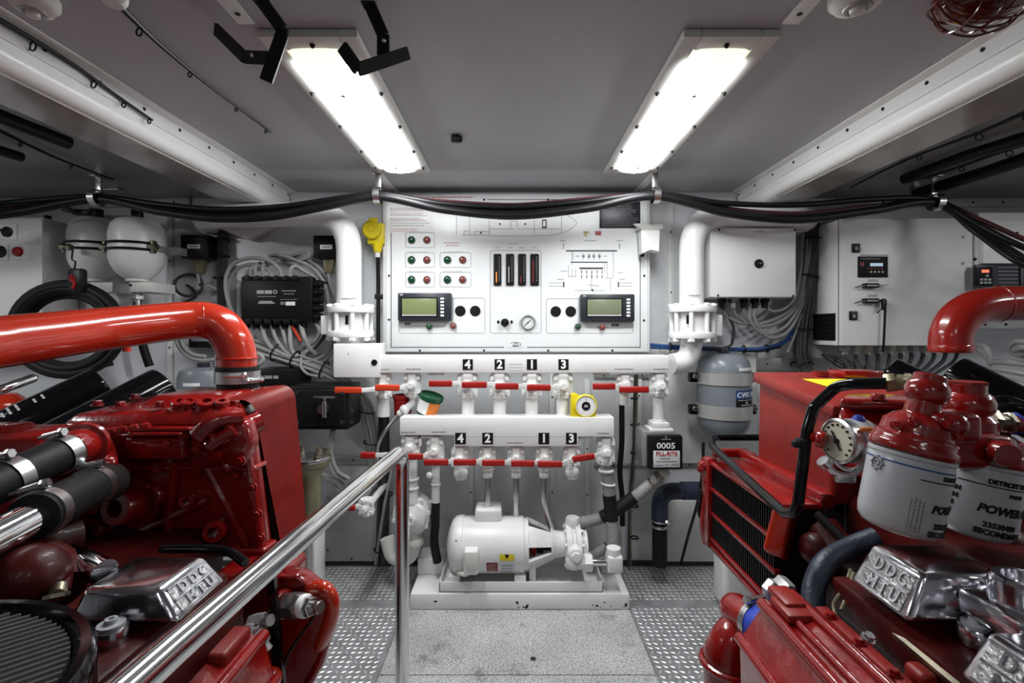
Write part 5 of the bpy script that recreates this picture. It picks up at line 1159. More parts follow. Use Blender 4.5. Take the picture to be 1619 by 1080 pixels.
b=MB(); x0,x1=X(694,1.64),X(954,1.64); y0,y1=1.64,1.83; zb,zt=.0555,.092
b.bx(x0,x1,y0,y1,zb,zb+.004); b.bx(x0,x1,y0,y0+.005,zb,zt,.0015); b.bx(x0,x1,y1-.005,y1,zb,zt,.0015); b.bx(x0,x0+.005,y0,y1,zb,zt,.0015); b.bx(x1-.005,x1,y0,y1,zb,zt,.0015); build('tray',b,M['white'],t)
b=MB(); b.lathe([(R*.98,xm0+.042-xm0),(R,.05),(R,xm1-xm0-.012),(R*.93,xm1-xm0-.010),(R*.93,xm1-xm0+.004),(R*.6,xm1-xm0+.008)],(xm0,d,zc),(1,0,0),48); mt=build('motor',b,M['white'],t)
b=MB(); b.lathe([(0,-.012),(R*.3,-.011),(R*.62,-.004),(R*.88,.006),(R*1.0,.018),(R*1.035,.03),(R*1.035,.046),(R*1.0,.048)],(xm0,d,zc),(1,0,0),48); fc=build('fan_cover',b,M['white'],t)
for k in range(6):
    a=k*PI/3+.5; q=V(xm0+.03,d+R*1.03*math.cos(a),zc+R*1.03*math.sin(a)); b=MB(); b.sph(q,.005,10); build('screw',b,M['offwhite'],fc)
b=MB(); b.rect(750.5,806,793,834,d-.03,.085,.010,3); build('capacitor_cover',b,M['white'],t)
yf=d-R*.86; b=MB(); b.bx(X(735,yf),X(757,yf),yf-.040,yf+.03,Z(901,yf),Z(863,yf),.007,3); cb=build('terminal_box',b,M['white'],t)
b=MB(); b.bx(X(736.5,yf-.04),X(756,yf-.04),yf-.046,yf-.040,Z(899,yf-.04),Z(872,yf-.04),.003); build('terminal_cover',b,M['offwhite'],cb)
b=MB(); b.tube([P(742,900,yf-.02),P(738,908,yf-.02),P(725,906,yf),P(716,896,d-.02)],.007,10); build('lead',b,M['offwhite'],cb)
def onmotor(a0,a1,x0,x1,th,nm,m,par):
    """patch on the motor drum; angles from straight at the viewer, upward positive"""
    b=MB(); n=10; vs=[];fs=[]
    for k in range(n+1):
        a=math.radians(a0+(a1-a0)*k/n)
        for rr_,x in ((R,x0),(R,x1),(R+th,x0),(R+th,x1)): vs.append(V(x,d-rr_*math.cos(a),zc+rr_*math.sin(a)))
    for k in range(n): p=4*k; q=p+4; fs+=[(p+2,q+2,q+3,p+3),(p,p+1,q+1,q),(p+1,p+3,q+3,q+1),(p,q,q+2,p+2)]
    b.add(vs,fs); return build(nm,b,M[m],par)
xe=lambda px: X(px,d-R*.95)
np_=onmotor(-40,-14,xe(769),xe(787),.001,'warning_plate','redmatte',mt)
for k in range(4): onmotor(-36+k*5.5,-34.5+k*5.5,xe(771),xe(771+(14 if k%2 else 11)),.0016,'plate_print','inkl',np_)
yp=onmotor(-52,4,xe(790),xe(813),.001,'rating_plate','silverlab',mt); onmotor(-9,4,xe(790),xe(813),.0014,'plate_band','yellow',yp); onmotor(-51.5,-49,xe(790),xe(813),.0014,'plate_band','yellow',yp)
b=MB(); a=0; yy=d-R-.0022; b.prism([V(xe(801.5)-.008,yy,zc+.006),V(xe(801.5)+.008,yy,zc+.006),V(xe(801.5),yy,zc-.008)],(0,.001,0)); build('plate_mark',b,M['ink'],yp)
for k in range(4): onmotor(-46+k*8,-44.6+k*8,xe(793),xe(810),.0016,'plate_print','inkg',yp)
b=MB()
for x in (X(722,d),X(822,d)): b=MB(); b.bx(x-.02,x+.02,d-.075,d+.075,.0595,zc-R*.82,.004); build('motor_foot',b,M['white'],t)
xa_=X(834,d); xb_=X(872,d)
b=MB()
for a in (40,140,220,320):
    a=math.radians(a); b.hexa(*[[V(x,d+rr_*math.cos(a+da),zc+rr_*math.sin(a+da)) for rr_,da in ((r0,-w),(r0,w),(r1,w),(r1,-w))] for x,r0,r1,w in ((xa_,R*.78,R*.97,.42),(xb_,R*.42,R*.56,.5))],bev=.002)
b.lathe([(R*.55,0),(R*.58,.004),(R*.50,.012),(R*.44,.05),(R*.62,.056),(R*.62,.066),(R*.3,.066)],(xb_-.004,d,zc),(1,0,0),28); b.bx(X(836,d),X(846,d),d-.06,d+.03,.0595,zc-R*.4,.003); b.bx(X(828,d),X(856,d),d-.075,d+.05,.0595,.068,.003); build('adapter',b,M['cast'],t)
b=MB(); b.cyl((xa_,d,zc),(xb_,d,zc),R*.22,n=16); cp=build('shaft',b,M['oilshade'],t)
b=MB(); b.cyl((xa_+.012,d,zc),(xa_+.030,d,zc),R*.40,n=12,bev=.003); build('coupling',b,M['grip'],cp)
b=MB(); b.cyl((xa_+.034,d,zc),(xa_+.055,d,zc),R*.34,n=16,bev=.003); build('coupling',b,M['black'],cp)
# pump head
xh=X(893,d); b=MB(); Rh=S(38,d)
b.lathe([(Rh*.6,0),(Rh*.9,.002),(Rh*.9,.020),(Rh*.78,.024),(Rh*.78,.034),(Rh*.92,.036),(Rh*.92,.052),(Rh*.6,.056),(Rh*.62,.076),(Rh*.35,.080)],(xh,d,zc-.005),(1,0,0),20)
b.hexn((xh+.028,d,zc+Rh*.6),(xh+.028,d,zc+Rh*1.12),.026); b.cyl((xh+.028,d-Rh*.5,zc),(xh+.028,d-Rh*1.15,zc),.026,n=16,bev=.004); b.hexn((xh+.028,d-Rh*1.1,zc),(xh+.028,d-Rh*1.25,zc),.017)
hd=build('pump_head',b,M['cast'],t)
for k in range(8):
    a=k*PI/4+.39; q=V(xh-.004,d+Rh*.74*math.cos(a),zc-.005+Rh*.74*math.sin(a)); b=MB(); b.hexn(q,q+V(.066,0,0),.0085); build('head_bolt',b,M['cast'],hd)
yd=d-.075; b=MB(); zq=Z(889,yd); b.sph((X(907,yd),yd,zq),.026,18); b.cyl((X(902,yd),yd,zq),(X(924,yd),yd,zq),.023,n=18,bev=.004); b.cyl((X(907,yd),yd,zq),(X(907,yd),d,zq+.03),.022,n=16); build('outlet_elbow',b,M['cast'],hd)
b=MB(); b.hexn((X(923,yd),yd,zq),(X(936,yd),yd,zq),.031); build('union_nut',b,M['cast'],hd)
b=MB(); b.cyl((X(936,yd),yd,zq),(X(962,yd),yd,zq),.0115,n=16); build('nipple',b,M['chrome'],hd)
b=MB(); b.bx(X(959,yd),X(983,yd),yd-.026,yd+.03,zq-.028,zq+.030,.009,3); b.cyl((X(970,yd),yd,zq),(X(970,yd),yd,zq+.05),.024,n=16); build('end_elbow',b,M['cast'],hd)
# ================================================================ handrail
t=thing('handrail','polished stainless handrail bending down to its post in front of the ribbed guard','handrail',(-.256,1.11,0))
b=MB(); r=.0157
rail=fillet([V(-.345,-.80,.664),V(-.300,.42,.669),V(-.256,1.112,.672),V(-.256,1.112,.30)],.045,10)
b.tube(rail,r,24,False); build('rail',b,M['rail'],t)
b=MB(); b.cyl((-.256,1.112,.31),(-.256,1.112,.003),r,n=24); build('post',b,M['rail'],t)
b=MB(); b.lathe([(.045,0),(.045,.004),(.02,.007)],(-.256,1.112,.0005),(0,0,1),28); build('foot_flange',b,M['stain'],t)

def bolt(par,p,ax,r=.008,h=.006,m='red',nm='bolt'):
    b=MB(); ax=Vector(ax).normalized(); b.cyl(p-ax*.001,p+ax*h*.35,r*1.35,n=16); b.hexn(p+ax*h*.3,p+ax*(h*1.3),r); return build(nm,b,M[m],par)
def boss(mb,p,ax,r,h,hole=.5):
    mb.lathe([(r*1.25,0),(r*1.05,h*.25),(r,h*.4),(r,h*.9),(r*.9,h),(r*hole,h),(r*hole,h*.35),(0,h*.35)],p,ax,24)
def clamp(par,c,ax,r,w=.012,screw=(0,0,1),nm='hose_clamp'):
    ax=Vector(ax).normalized(); b=MB(); b.lathe([(r,-w/2),(r+.0018,-w/2),(r+.0018,w/2),(r,w/2)],Vector(c)-ax*0,ax,32)
    s=Vector(screw); s=(s-ax*s.dot(ax)).normalized(); q=Vector(c)+s*(r+.006); tdir=ax.cross(s)
    b.cyl(q-tdir*.016,q+tdir*.010,.0055,n=12); b.hexn(q+tdir*.010,q+tdir*.020,.007); b.cyl(q-tdir*.016,q-tdir*.026,.003,n=8)
    return build(nm,b,M['stain'],par)

def rocker(par,xi,xo,y0,y1,z,zf,s):
    """polished head cover; xi = walkway side, xo = outboard side, lettered sloping face towards the walkway"""
    xf=xi-s*.030
    b=MB(); top=[V(xo,y0+.006,z),V(xo,y1-.004,z),V(xi,y1-.004,z),V(xi,y0+.006,z)]
    bot=[V(xo+s*.008,y0-.006,zf),V(xo+s*.008,y1+.006,zf),V(xf,y1+.004,zf),V(xf,y0-.004,zf)]
    b.hexa(top,bot,.008,3); cv=build('rocker_cover',b,M['rocker'],par,label='polished chrome head cover with raised letters')
    fy0,fy1=y0+.004,y1-.004; up=V(xi-xf,0,z-zf); L_=up.length; up.normalize(); nrm=V(-s*up.z,0,abs(up.x)).normalized() if s>0 else V(up.z,0,abs(up.x)).normalized()
    c=V((xi+xf)/2,(y0+y1)/2,(z+zf)/2)
    hx=Vector((0,-1,0)) if s>0 else Vector((0,1,0))
    def quad(u0,u1,v0,v1,h0,h1):
        mb=[]; 
        for h in (h0,h1): mb.append([c+hx*u+up*v+nrm*h for u,v in ((u0,v0),(u1,v0),(u1,v1),(u0,v1))])
        return mb
    W=(y1-y0)/2-.012; Hh=L_/2-.007
    b=MB(); q=quad(-W,W,-Hh,Hh,-.002,.0012); b.hexa(q[0],q[1],.0006,1); pn=build('letter_panel',b,M['rockerd'],cv)
    b=MB()
    for v in (-Hh+.001,0,Hh-.001):
        q=quad(-W,W,v-.0016,v+.0016,.0,.0030); b.hexa(q[0],q[1],.0006,1)
    build('panel_rib',b,M['rocker'],pn)
    for k,(wd,v) in enumerate((('DDC',Hh/2),('MTU',-Hh/2))):
        b=MB(); Mx=AM(c+up*v+nrm*.0022+hx*(W*.10),hx,up); b.text(wd,Mx,Hh*1.0,bold=.0002,ext=.0014,sx=(2*W*.78)/(Hh*1.0*2.9),sp=1.5); build('raised_letters',b,M['rocker'],pn)
    for yy in (y0-.020,y1+.018):
        p=V((xi+xo)/2-s*.01,yy,zf+.004); b=MB(); b.cyl(p-V(0,0,.02),p+V(0,0,.004),.018,n=20,bev=.003); lug=build('cover_lug',b,M['rocker'],cv)
        b=MB(); b.lathe([(.0145,.004),(.0145,.008),(.0075,.009),(.0065,.014),(.0035,.014),(.0035,.009),(0,.009)],p,(0,0,1),24); build('washer_bolt',b,M['filter'],lug)
    return cv

# ================================================================ ENGINE beside the handrail
E=thing('engine','big red marine diesel with a ribbed guard and black air filter beside the handrail','engine',(-.85,.65,.30))
b=MB(); b.hexa([V(-1.35,.10,.0005),V(-1.35,1.02,.0005),V(-.62,1.02,.0005),V(-.62,.10,.0005)],[V(-1.35,.10,.50),V(-1.35,1.02,.55),V(-.60,1.02,.55),V(-.56,.10,.50)],.02); build('crankcase',b,M['grimered'],E)
# cast gear housing that faces the viewer
d=.98; b=MB()
b.prism([P(x,y,d) for x,y in ((118,735),(150,694),(200,668),(300,660),(390,668),(398,700),(420,868),(360,884),(120,884))],(0,.035,0),.012,3)
b.prism([P(x,y,1.01) for x,y in ((118,735),(150,694),(200,668),(300,660),(352,668),(352,868),(120,884))],(0,.17,0),.008,2)
# stepped casting ledges
for (x0,y0,x1,y1,dd) in ((196,692,290,727,.945),(190,684,286,691,.935),(205,676,300,683,.94),(120,738,404,746,.972),(128,868,420,880,.962)):
    b.rect(x0,y0,x1,y1,dd,.05,.006,3)
b.prism([P(x,y,.955) for x,y in ((300,672),(388,664),(398,700),(384,742),(330,735),(296,705))],(0,.04,0),.012,3)
for x0,y0,x1,y1 in ((150,700,150,868),(278,730,262,872),(330,740,392,862),(180,860,330,790),(390,700,414,866)):
    b.tube([P(x0,y0,.975),P(x1,y1,.975)],.009,8,False)
gh=build('gear_housing',b,M['red'],E)
for px,py,r,h in ((218,795,.034,.05),(347,834,.020,.04),(300,790,.014,.02),(252,782,.020,.02),(165,830,.022,.03)):
    b=MB(); boss(b,P(px,py,.978),(-.15 if px<300 else .25,-1,.12),r,h); build('boss',b,M['red'],gh)
b=MB(); b.lathe([(.036,0),(.044,.006),(.05,.014),(.045,.02)],P(222,794,.985),(0,-1,0),32); build('boss_rim',b,M['red'],gh)
b=MB(); a=V(-.75,-1.0,-.35).normalized(); p=P(395,672,1.0); b.lathe([(.017,-.02),(.017,.075),(.015,.079),(.008,.079),(.007,.06),(0,.06)],p,a,24); b.lathe([(.021,-.02),(.021,.03),(.017,.034)],p,a,24); build('pipe_stub',b,M['red'],gh)
b=MB(); p=P(398,722,1.0); b.lathe([(.014,0),(.014,.05),(.011,.054),(0,.054)],p,V(-.9,-.8,-.3),20); build('pipe_stub',b,M['red'],gh)
for px,py in ((160,748),(205,742),(250,742),(312,745),(372,752),(400,770),(408,812),(413,850),(136,790),(140,845),(300,865),(240,870),(375,866),(268,700),(290,690),(336,690),(362,676),(312,710),(345,720),(380,728)):
    bolt(gh,P(px,py,.968 if py>735 else .948),(0,-1,0),.0062 if py>735 else .0072)
# top deck and its bosses
b=MB(); z=.792
b.hexa([V(-.90,.955,z-.035),V(-.90,1.21,z-.03),V(-.60,1.21,z-.03),V(-.545,.955,z-.035)],[V(-.88,.97,z-.012),V(-.86,1.20,z+.002),V(-.62,1.20,z+.004),V(-.556,.97,z)],.010,3)
b.hexa([V(-.80,1.01,z-.01),V(-.80,1.20,z-.01),V(-.60,1.20,z-.01),V(-.60,1.01,z-.01)],[V(-.77,1.04,z+.016),V(-.77,1.18,z+.018),V(-.62,1.18,z+.018),V(-.62,1.04,z+.016)],.010,3)
td=build('top_cover',b,M['red'],E)
for x,y in ((-.86,1.0),(-.86,1.1),(-.80,.985),(-.72,.985),(-.64,.985),(-.575,1.0),(-.585,1.09)): bolt(td,V(x,y,z+.0),(0,0,1),.0085,.008)
for px,py,r in ((287,650,.018),(328,652,.020),(300,663,.016),(352,662,.014)):
    b=MB(); p=P(px,py,.99); boss(b,V(p.x,p.y,z-.006),(.15,-.35,1),r,.020,.45); build('boss',b,M['red'],td)
b=MB(); b.tube([P(312,690,.935),P(330,672,.94),P(352,662,.95),P(384,658,.97)],.016,14); b.tube([P(330,706,.94),P(352,690,.945),P(372,680,.95)],.012,12); build('cast_rib',b,M['red'],td)
b=MB(); z2=.752
b.hexa([V(-1.32,.80,.54),V(-1.32,.97,.54),V(-.83,.97,.54),V(-.85,.89,.54)],[V(-1.38,.82,z2-.01),V(-1.38,.97,z2),V(-.83,.97,z2+.012),V(-.85,.89,z2+.004)],.012,3)
b.hexa([V(-1.10,.83,z2-.02),V(-1.12,.968,z2-.02),V(-.92,.968,z2-.02),V(-.92,.88,z2-.02)],[V(-1.08,.86,z2+.012),V(-1.10,.95,z2+.014),V(-.94,.95,z2+.018),V(-.94,.91,z2+.016)],.008,3)
pl=build('intake_plenum',b,M['red'],E)
for k in range(6): bolt(pl,P(140+k*18,688-k*2.5,.90),(0,-.3,1),.007)
b=MB()
for k in range(4): b.tube([P(150+k*6,676+k*4,.96-.02*k),P(196+k*4,672+k*5,.96-.02*k)],.0045,8,False)
build('cast_rib',b,M['red'],pl)
b=MB(); b.hexa([P(40,722,.80),P(185,722,.86),P(190,742,.86),P(30,760,.80)],[P(60,692,.90),P(180,690,.95),P(190,750,.98),P(40,760,.95)],.012,3); b.tube([P(132,704,.9),P(160,728,.9),P(165,760,.93),P(150,800,.95)],.022,14); build('water_outlet',b,M['red'],E)
# ribbed guard: corrugated sheet with a rounded top
NT,FT,NBt,FB=P(404,655,1.02),P(466,630,1.20),P(444,860,1.02),P(486,862,1.20)
b=MB(); n=18; m=14; vs=[];fs=[]
for i in range(n*2+1):
    u=i/(n*2); ta=NT.lerp(FT,u); ba=NBt.lerp(FB,u); off=.0042*(i%2)
    row=[]
    for j in range(m+1):
        if j<=5: p=ba.lerp(ta,j/5); nn=V(1,0,.1)
        else:
            a=(j-5)/(m-5)*PI*.5; R=.030; p=ta+V(-R+R*math.cos(a),0,R*math.sin(a)); nn=V(math.cos(a),0,math.sin(a))
        row.append(p+nn.normalized()*off)
    row.append(row[-1]+V(-.06,0,-.006)); vs+=row
m2=m+2
for i in range(n*2):
    for j in range(m2-1): q=i*m2+j; fs.append((q,q+m2,q+m2+1,q+1))
b.add(vs,fs); k0=len(vs)
bk=[v+V(-.012,0,-.004) for v in (NBt,FB,FT,NT)]; b.prism(bk,(-.004,0,0)); rg=build('ribbed_guard',b,M['redmatte'],E,label='finely ribbed red sheet guard')
b=MB(); b.prism([P(384,662,1.02),P(402,657,1.02),P(446,880,1.02),P(410,880,1.02)],(-.03,.16,0)); build('guard_gap_shade',b,M['oilshade'],E)  # dark filler sheet stands for the shade between housing and guard
# hoses with worm-drive clamps
def hose(p0,p1,r,name='coolant_hose',m='rubber',clamps=((.1,(0,0,1)),(.9,(0,0,1))),mid=None):
    pts=[p0]+([mid] if mid else [])+[p1]; b=MB(); b.tube(pts,r,26); h=build(name,b,M[m],E); ax=(p1-p0)
    for f,s in clamps: clamp(h,p0.lerp(p1,f),ax,r+.0005,.020,s)
    return h
hose(P(-40,782,.66)+(P(-40,782,.66)-P(112,712,.80))*1.0,P(112,712,.80),.0285,clamps=((.665,(-.3,-.3,1)),(.95,(-.3,-.4,1))))
b=MB(); b.cyl(P(104,715,.79),P(140,700,.86),.0275,.034,26,.004); b.lathe([(.037,0),(.040,.006),(.034,.012)],P(128,705,.83),P(140,700,.86)-P(128,705,.83),28); build('hose_neck',b,M['red'],E)
hose(P(52,818,.66),P(150,768,.81),.031,clamps=((.12,(-.2,-.4,1)),(.93,(0,-.3,1))))
b=MB(); b.cyl(P(-60,878,.57)+(P(-60,878,.57)-P(66,811,.68))*1.3,P(66,811,.68),.0235,n=28); build('coolant_pipe',b,M['chrome'],E,label='polished chrome coolant pipe')
b=MB(); b.cyl(P(145,771,.80),P(168,762,.87),.032,.036,26,.004); build('hose_neck',b,M['oilshade'],E)  # neck coloured black to imitate the shadow at the hose end
# dark manifolds between the hoses and the filter
b=MB(); b.tube([P(-40,905,.66),P(30,895,.66),P(70,905,.66),P(80,940,.64)],.038,18); b.tube([P(20,880,.72),P(60,862,.76),P(110,850,.80)],.04,18); b.sph(P(48,915,.62),.042,20); b.tube([P(94,880,.66),P(98,905,.64),P(92,935,.62)],.012,10); build('exhaust_manifold',b,M['grimered'],E)
b=MB(); b.cyl(P(92,930,.61),P(90,942,.60),.010,n=14); b.hexn(P(90,938,.60),P(89,946,.598),.013); build('sensor',b,M['brass'],E)
b=MB(); b.tube([P(112,880,.70),P(135,890,.68),P(165,905,.66)],.017,16); build('drain_tube',b,M['chrome'],E)
cv=rocker(E,-.448,-.545,.605,.705,.622,.582,-1)
b=MB(); b.bx(-.60,-.445,.50,.76,.46,.572,.01); b.bx(-.62,-.43,.44,.78,.44,.535,.012); build('cylinder_head',b,M['grimered'],E)
b=MB(); b.tube([P(255,868,.80),P(330,868,.80),P(362,872,.80),P(388,890,.78)],.0075,10); build('harness_tube',b,M['blackg'],E)
# round black air filter with pleats
c=V(-.537,.344,.655); R=.184
b=MB(); b.lathe([(R*.99,-.10),(R,-.02),(R*.995,-.004),(R*.97,.003),(R*.93,.003),(R*.90,-.006),(R*.89,-.012)],c,(0,0,1),72); af=build('air_filter',b,M['blackg'],E,label='round black air filter with a glossy rim and pleated face')
b=MB(); npl=34; dirv=V(.72,.69,0).normalized(); nv=V(-dirv.y,dirv.x,0)
for k in range(npl):
    u=-R*.9+(k+.5)*R*1.8/npl; hl=math.sqrt(max(0,(R*.89)**2-u*u)); p=c+nv*u; w=R*.9/npl
    b.hexa([p-dirv*hl-nv*w+V(0,0,-.014),p+dirv*hl-nv*w+V(0,0,-.014),p+dirv*hl+nv*w+V(0,0,-.014),p-dirv*hl+nv*w+V(0,0,-.014)],[p-dirv*hl-nv*w*.35+V(0,0,-.003),p+dirv*hl-nv*w*.35+V(0,0,-.003),p+dirv*hl+nv*w*.35+V(0,0,-.003),p-dirv*hl+nv*w*.35+V(0,0,-.003)])
pm=mat('filter_pleat',(.075,.075,.07),.45); build('pleats',b,pm,af)
# end casting by the walkway with its hooked pipe and sensor
b=MB(); d=.86; b.prism([P(x,y,d) for x,y in ((418,918),(446,908),(474,914),(500,934),(523,948),(528,972),(522,1010),(508,1050),(484,1092),(440,1130),(400,1130))],(0,.045,0),.014,3)
b.bx(-.56,-.42,.89,1.0,.25,.50,.02,3)
b.prism([P(x,y,d-.012) for x,y in ((436,912),(470,910),(492,930),(462,936),(438,934))],(0,.03,0),.006); 
b.tube([P(520,1000,d-.004),P(506,1048,d-.004),P(484,1088,d-.004)],.007,8); ec=build('end_casting',b,M['red'],E)
b=MB(); b.tube([P(488,938,d),P(498,930,d-.02),P(514,932,d-.03),P(525,950,d-.03),P(524,975,d-.025),P(515,1000,d-.014),P(507,1020,d)],.0125,16); build('hooked_pipe',b,M['redpipe'],ec)
b=MB(); a=P(452,956,d-.03); q=P(478,958,d-.045); dirx=(q-a).normalized(); b.hexn(a,q,.021); 
b.hexn(q+dirx*.012,q+dirx*.024,.016); b.cyl(q+dirx*.024,q+dirx*.042,.009,n=14); b.hexn(q+dirx*.034,q+dirx*.040,.011); sn=build('sensor',b,M['stain'],ec,label='steel sender with a white ring')
b=MB(); b.cyl(q,q+dirx*.013,.0185,n=24,bev=.003); build('sensor_ring',b,M['paper'],sn)
b=MB(); b.cyl(a-dirx*.014,a,.024,n=20,bev=.004); build('sensor_base',b,M['red'],sn)
b=MB(); b.tube([P(502,962,d-.045),P(490,985,d-.03),P(468,1015,d-.02),P(452,1045,d-.02),P(450,1090,d-.02)],.0028,6); build('lead',b,M['cable'],ec)
b=MB(); b.prism([P(420,905,.80),P(432,905,.80),P(450,1100,.78),P(434,1100,.78)],(0,.01,0)); build('support_strap',b,M['blackg'],E)
for pts in (((398,985,.8),(418,982,.79)),((388,1000,.78),(404,998,.78)),((402,1002,.77),(416,1020,.77))):
    b=MB(); p,q=P(*pts[0]),P(*pts[1]); b.hexn(p,q,.014); b.cyl(q,q+(q-p)*.5,.009,n=12); build('pipe_fitting',b,M['graymetal'],E)
# ribbed red cooler along the walkway side
def trough(pts,y0,y1,m,nm,par,ribs=(),bev=.006):
    b=MB(); b.prism([V(x,y0,z) for x,z in pts],(0,y1-y0,0),bev,3)
    for x,z,r in ribs: b.tube([V(x,y0,z),V(x,y1,z)],r,10,False)
    return build(nm,b,M[m],par)
tr=trough([(-.52,.30),(-.50,.465),(-.44,.485),(-.39,.468),(-.372,.40),(-.38,.30)],.22,.76,'red','oil_cooler',E,((-.50,.468,.008),(-.44,.487,.009),(-.392,.470,.009),(-.373,.40,.008)))
b=MB(); b.bx(-.475,-.405,.68,.75,.47,.492,.006,3); b.bx(-.50,-.48,.22,.74,.462,.482,.004); build('cooler_cover',b,M['redmatte'],tr)
for k in range(6): bolt(tr,V(-.488,.42+k*.06,.483),(0,0,1),.006)
b=MB(); b.cyl(P(424,1078,.76),P(432,1066,.80),.018,n=20,bev=.005); build('pipe_end',b,M['redpipe'],tr)

# red charge-air pipe over the engine beside the handrail
t=thing('charge_air_pipe','long red pipe bending down into a clamped black coupling near the sensor boxes','pipe',P(374,628,1.17))
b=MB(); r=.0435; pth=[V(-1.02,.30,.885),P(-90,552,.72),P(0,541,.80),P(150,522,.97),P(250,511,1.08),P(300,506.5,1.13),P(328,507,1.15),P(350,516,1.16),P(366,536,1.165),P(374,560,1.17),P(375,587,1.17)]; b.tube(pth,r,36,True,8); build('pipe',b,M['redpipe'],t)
b=MB(); b.torus(P(319,506,1.145),(.80,.60,-.02),r*.985,.0022,40,8); build('weld_seam',b,M['redpipe'],t)
b=MB(); b.torus(P(375,566,1.17),(0,0,1),r*1.0,.0028,40,8); build('weld_seam',b,M['redpipe'],t)
b=MB(); x,dd=X(376,1.17),1.17; b.lathe([(r*1.08,Z(579,dd)),(r*1.1,Z(583,dd)),(r*1.06,Z(600,dd)),(r*1.02,Z(612,dd)),(r*1.02,Z(632,dd))][::-1],(x,dd,0),(0,0,1),36); cp=build('coupling',b,M['rubber'],t)
for q,sc in ((591,(.5,-1,0)),(600,(1,-.3,0)),(618,(1,-.5,0))): clamp(cp,(x,dd,Z(q,dd)),(0,0,1),r*1.10,.014,sc)
b=MB(); b.cyl((x,dd,Z(640,dd)),(x,dd,Z(622,dd)),r*1.15,n=32,bev=.004); build('seat_ring',b,M['red'],E)
# boss under the pipe
b=MB(); b.cyl(P(200,556,1.0),P(200,549,1.0),.008,n=12); build('plug',b,M['redpipe'],t)

# black cylinders behind that engine
def cylinder(p,q,r,label,rings=()):
    t=thing('silencer',label,'cylinder',(p+q)/2-V(0,0,r),'black gloss cylinders lying behind the engines'); ax=(q-p).normalized(); L_=(q-p).length
    b=MB(); b.lathe([(0,0),(r*.9,0),(r*.97,.003),(r,.010),(r,L_-.01),(r*.97,L_-.003),(r*.9,L_),(0,L_)],p,ax,48); build('shell',b,M['blackg'],t)
    m_=p+ax*(L_*.35); b=MB(); b.box((m_.x,m_.y,(m_.z-r*.9)/2),(.05,.04,m_.z-r*.9)); b.bx(m_.x-r*.8,m_.x+r*.8,m_.y-.02,m_.y+.02,m_.z-r*1.04,m_.z-r*.80,.003); build('support_leg',b,M['black'],t)
    for f in rings: b=MB(); b.lathe([(r,-.006),(r+.002,-.005),(r+.002,.005),(r,.006)],p+ax*(L_*f),ax,48); build('ring',b,M['black'],t)
    return t,ax
p,q=P(166,608,1.48),P(-40,708,1.28); t,ax=cylinder(p,q,.060,'glossy black cylinder with printed white marks under the long red pipe')
b=MB(); u=(V(-.35,-1,.9)-ax*V(-.35,-1,.9).dot(ax)).normalized(); w=ax.cross(u)
rq=random.Random(4)
def oncyl(s,a,ds,da,o=p,r=.060): 
    vs=[]
    for h in (.0004,.0012):
        for (s_,a_) in ((s,a),(s+ds,a),(s+ds,a+da),(s,a+da)): vs.append(o+ax*s_+(u*math.cos(a_)+w*math.sin(a_))*(r+h))
    return vs
for s,l in ((.15,.35),(.172,.30),(.215,.55),(.235,.6),(.252,.35),(.285,.6),(.31,.55),(.36,.5),(.375,.5)):
    for kk in range(3):
        vs=oncyl(s*.86,-.45+kk*l/3,.0055,l/3*.8); b.add(vs,[(4,5,6,7),(3,2,1,0),(0,1,5,4),(1,2,6,5),(2,3,7,6),(3,0,4,7)])
build('printed_mark',b,M['inkl'],t)
t,ax=cylinder(P(262,612,1.34),P(60,722,1.12),.060,'glossy black plain cylinder nearest the red elbow and relay boxes')
b=MB(); b.tube([P(-220,672,.85),P(-40,632,.98),P(10,613,1.02),P(52,598,1.08)],.010,12); b.hexn(P(52,598,1.08),P(57,596,1.09),.006); solo('fuel_pipe',b,M['chrome'],'bright bare pipe end beside the red cap, under the long red pipe','pipe')
b=MB(); c=P(0,640,1.58); b.lathe([(0,.040),(.040,.035),(.062,.016),(.068,0),(.068,-.09),(.03,-.10),(.03,-c.z+.001)],c,(0,0,1),28); solo('filler_cap',b,M['redpipe'],'small red domed cap peeking out behind the marked black cylinder','cap')
# white stands below
b=MB(); b.bx(X(462,1.55),X(498,1.55),1.55,1.64,0.0005,.34,.008); solo('engine_stand',b,M['white'],'white painted stand under the engine beside the handrail','stand')
b=MB(); b.bx(X(1145,1.62),X(1197,1.62),1.62,1.72,.0005,.32,.02,4); solo('engine_stand',b,M['white'],'white painted stand under the engine with the two grey filters','stand')
# ================================================================ ENGINE with the two grey filters
E2=thing('engine','big red marine diesel carrying two grey filters and a black guard pipe','engine',(.85,.65,.30))
b=MB(); b.hexa([V(1.35,.10,.0005),V(1.35,1.20,.0005),V(.66,1.20,.0005),V(.64,.10,.0005)],[V(1.35,.10,.50),V(1.35,1.20,.58),V(.70,1.20,.58),V(.60,.10,.48)],.02); build('crankcase',b,M['grimered'],E2)
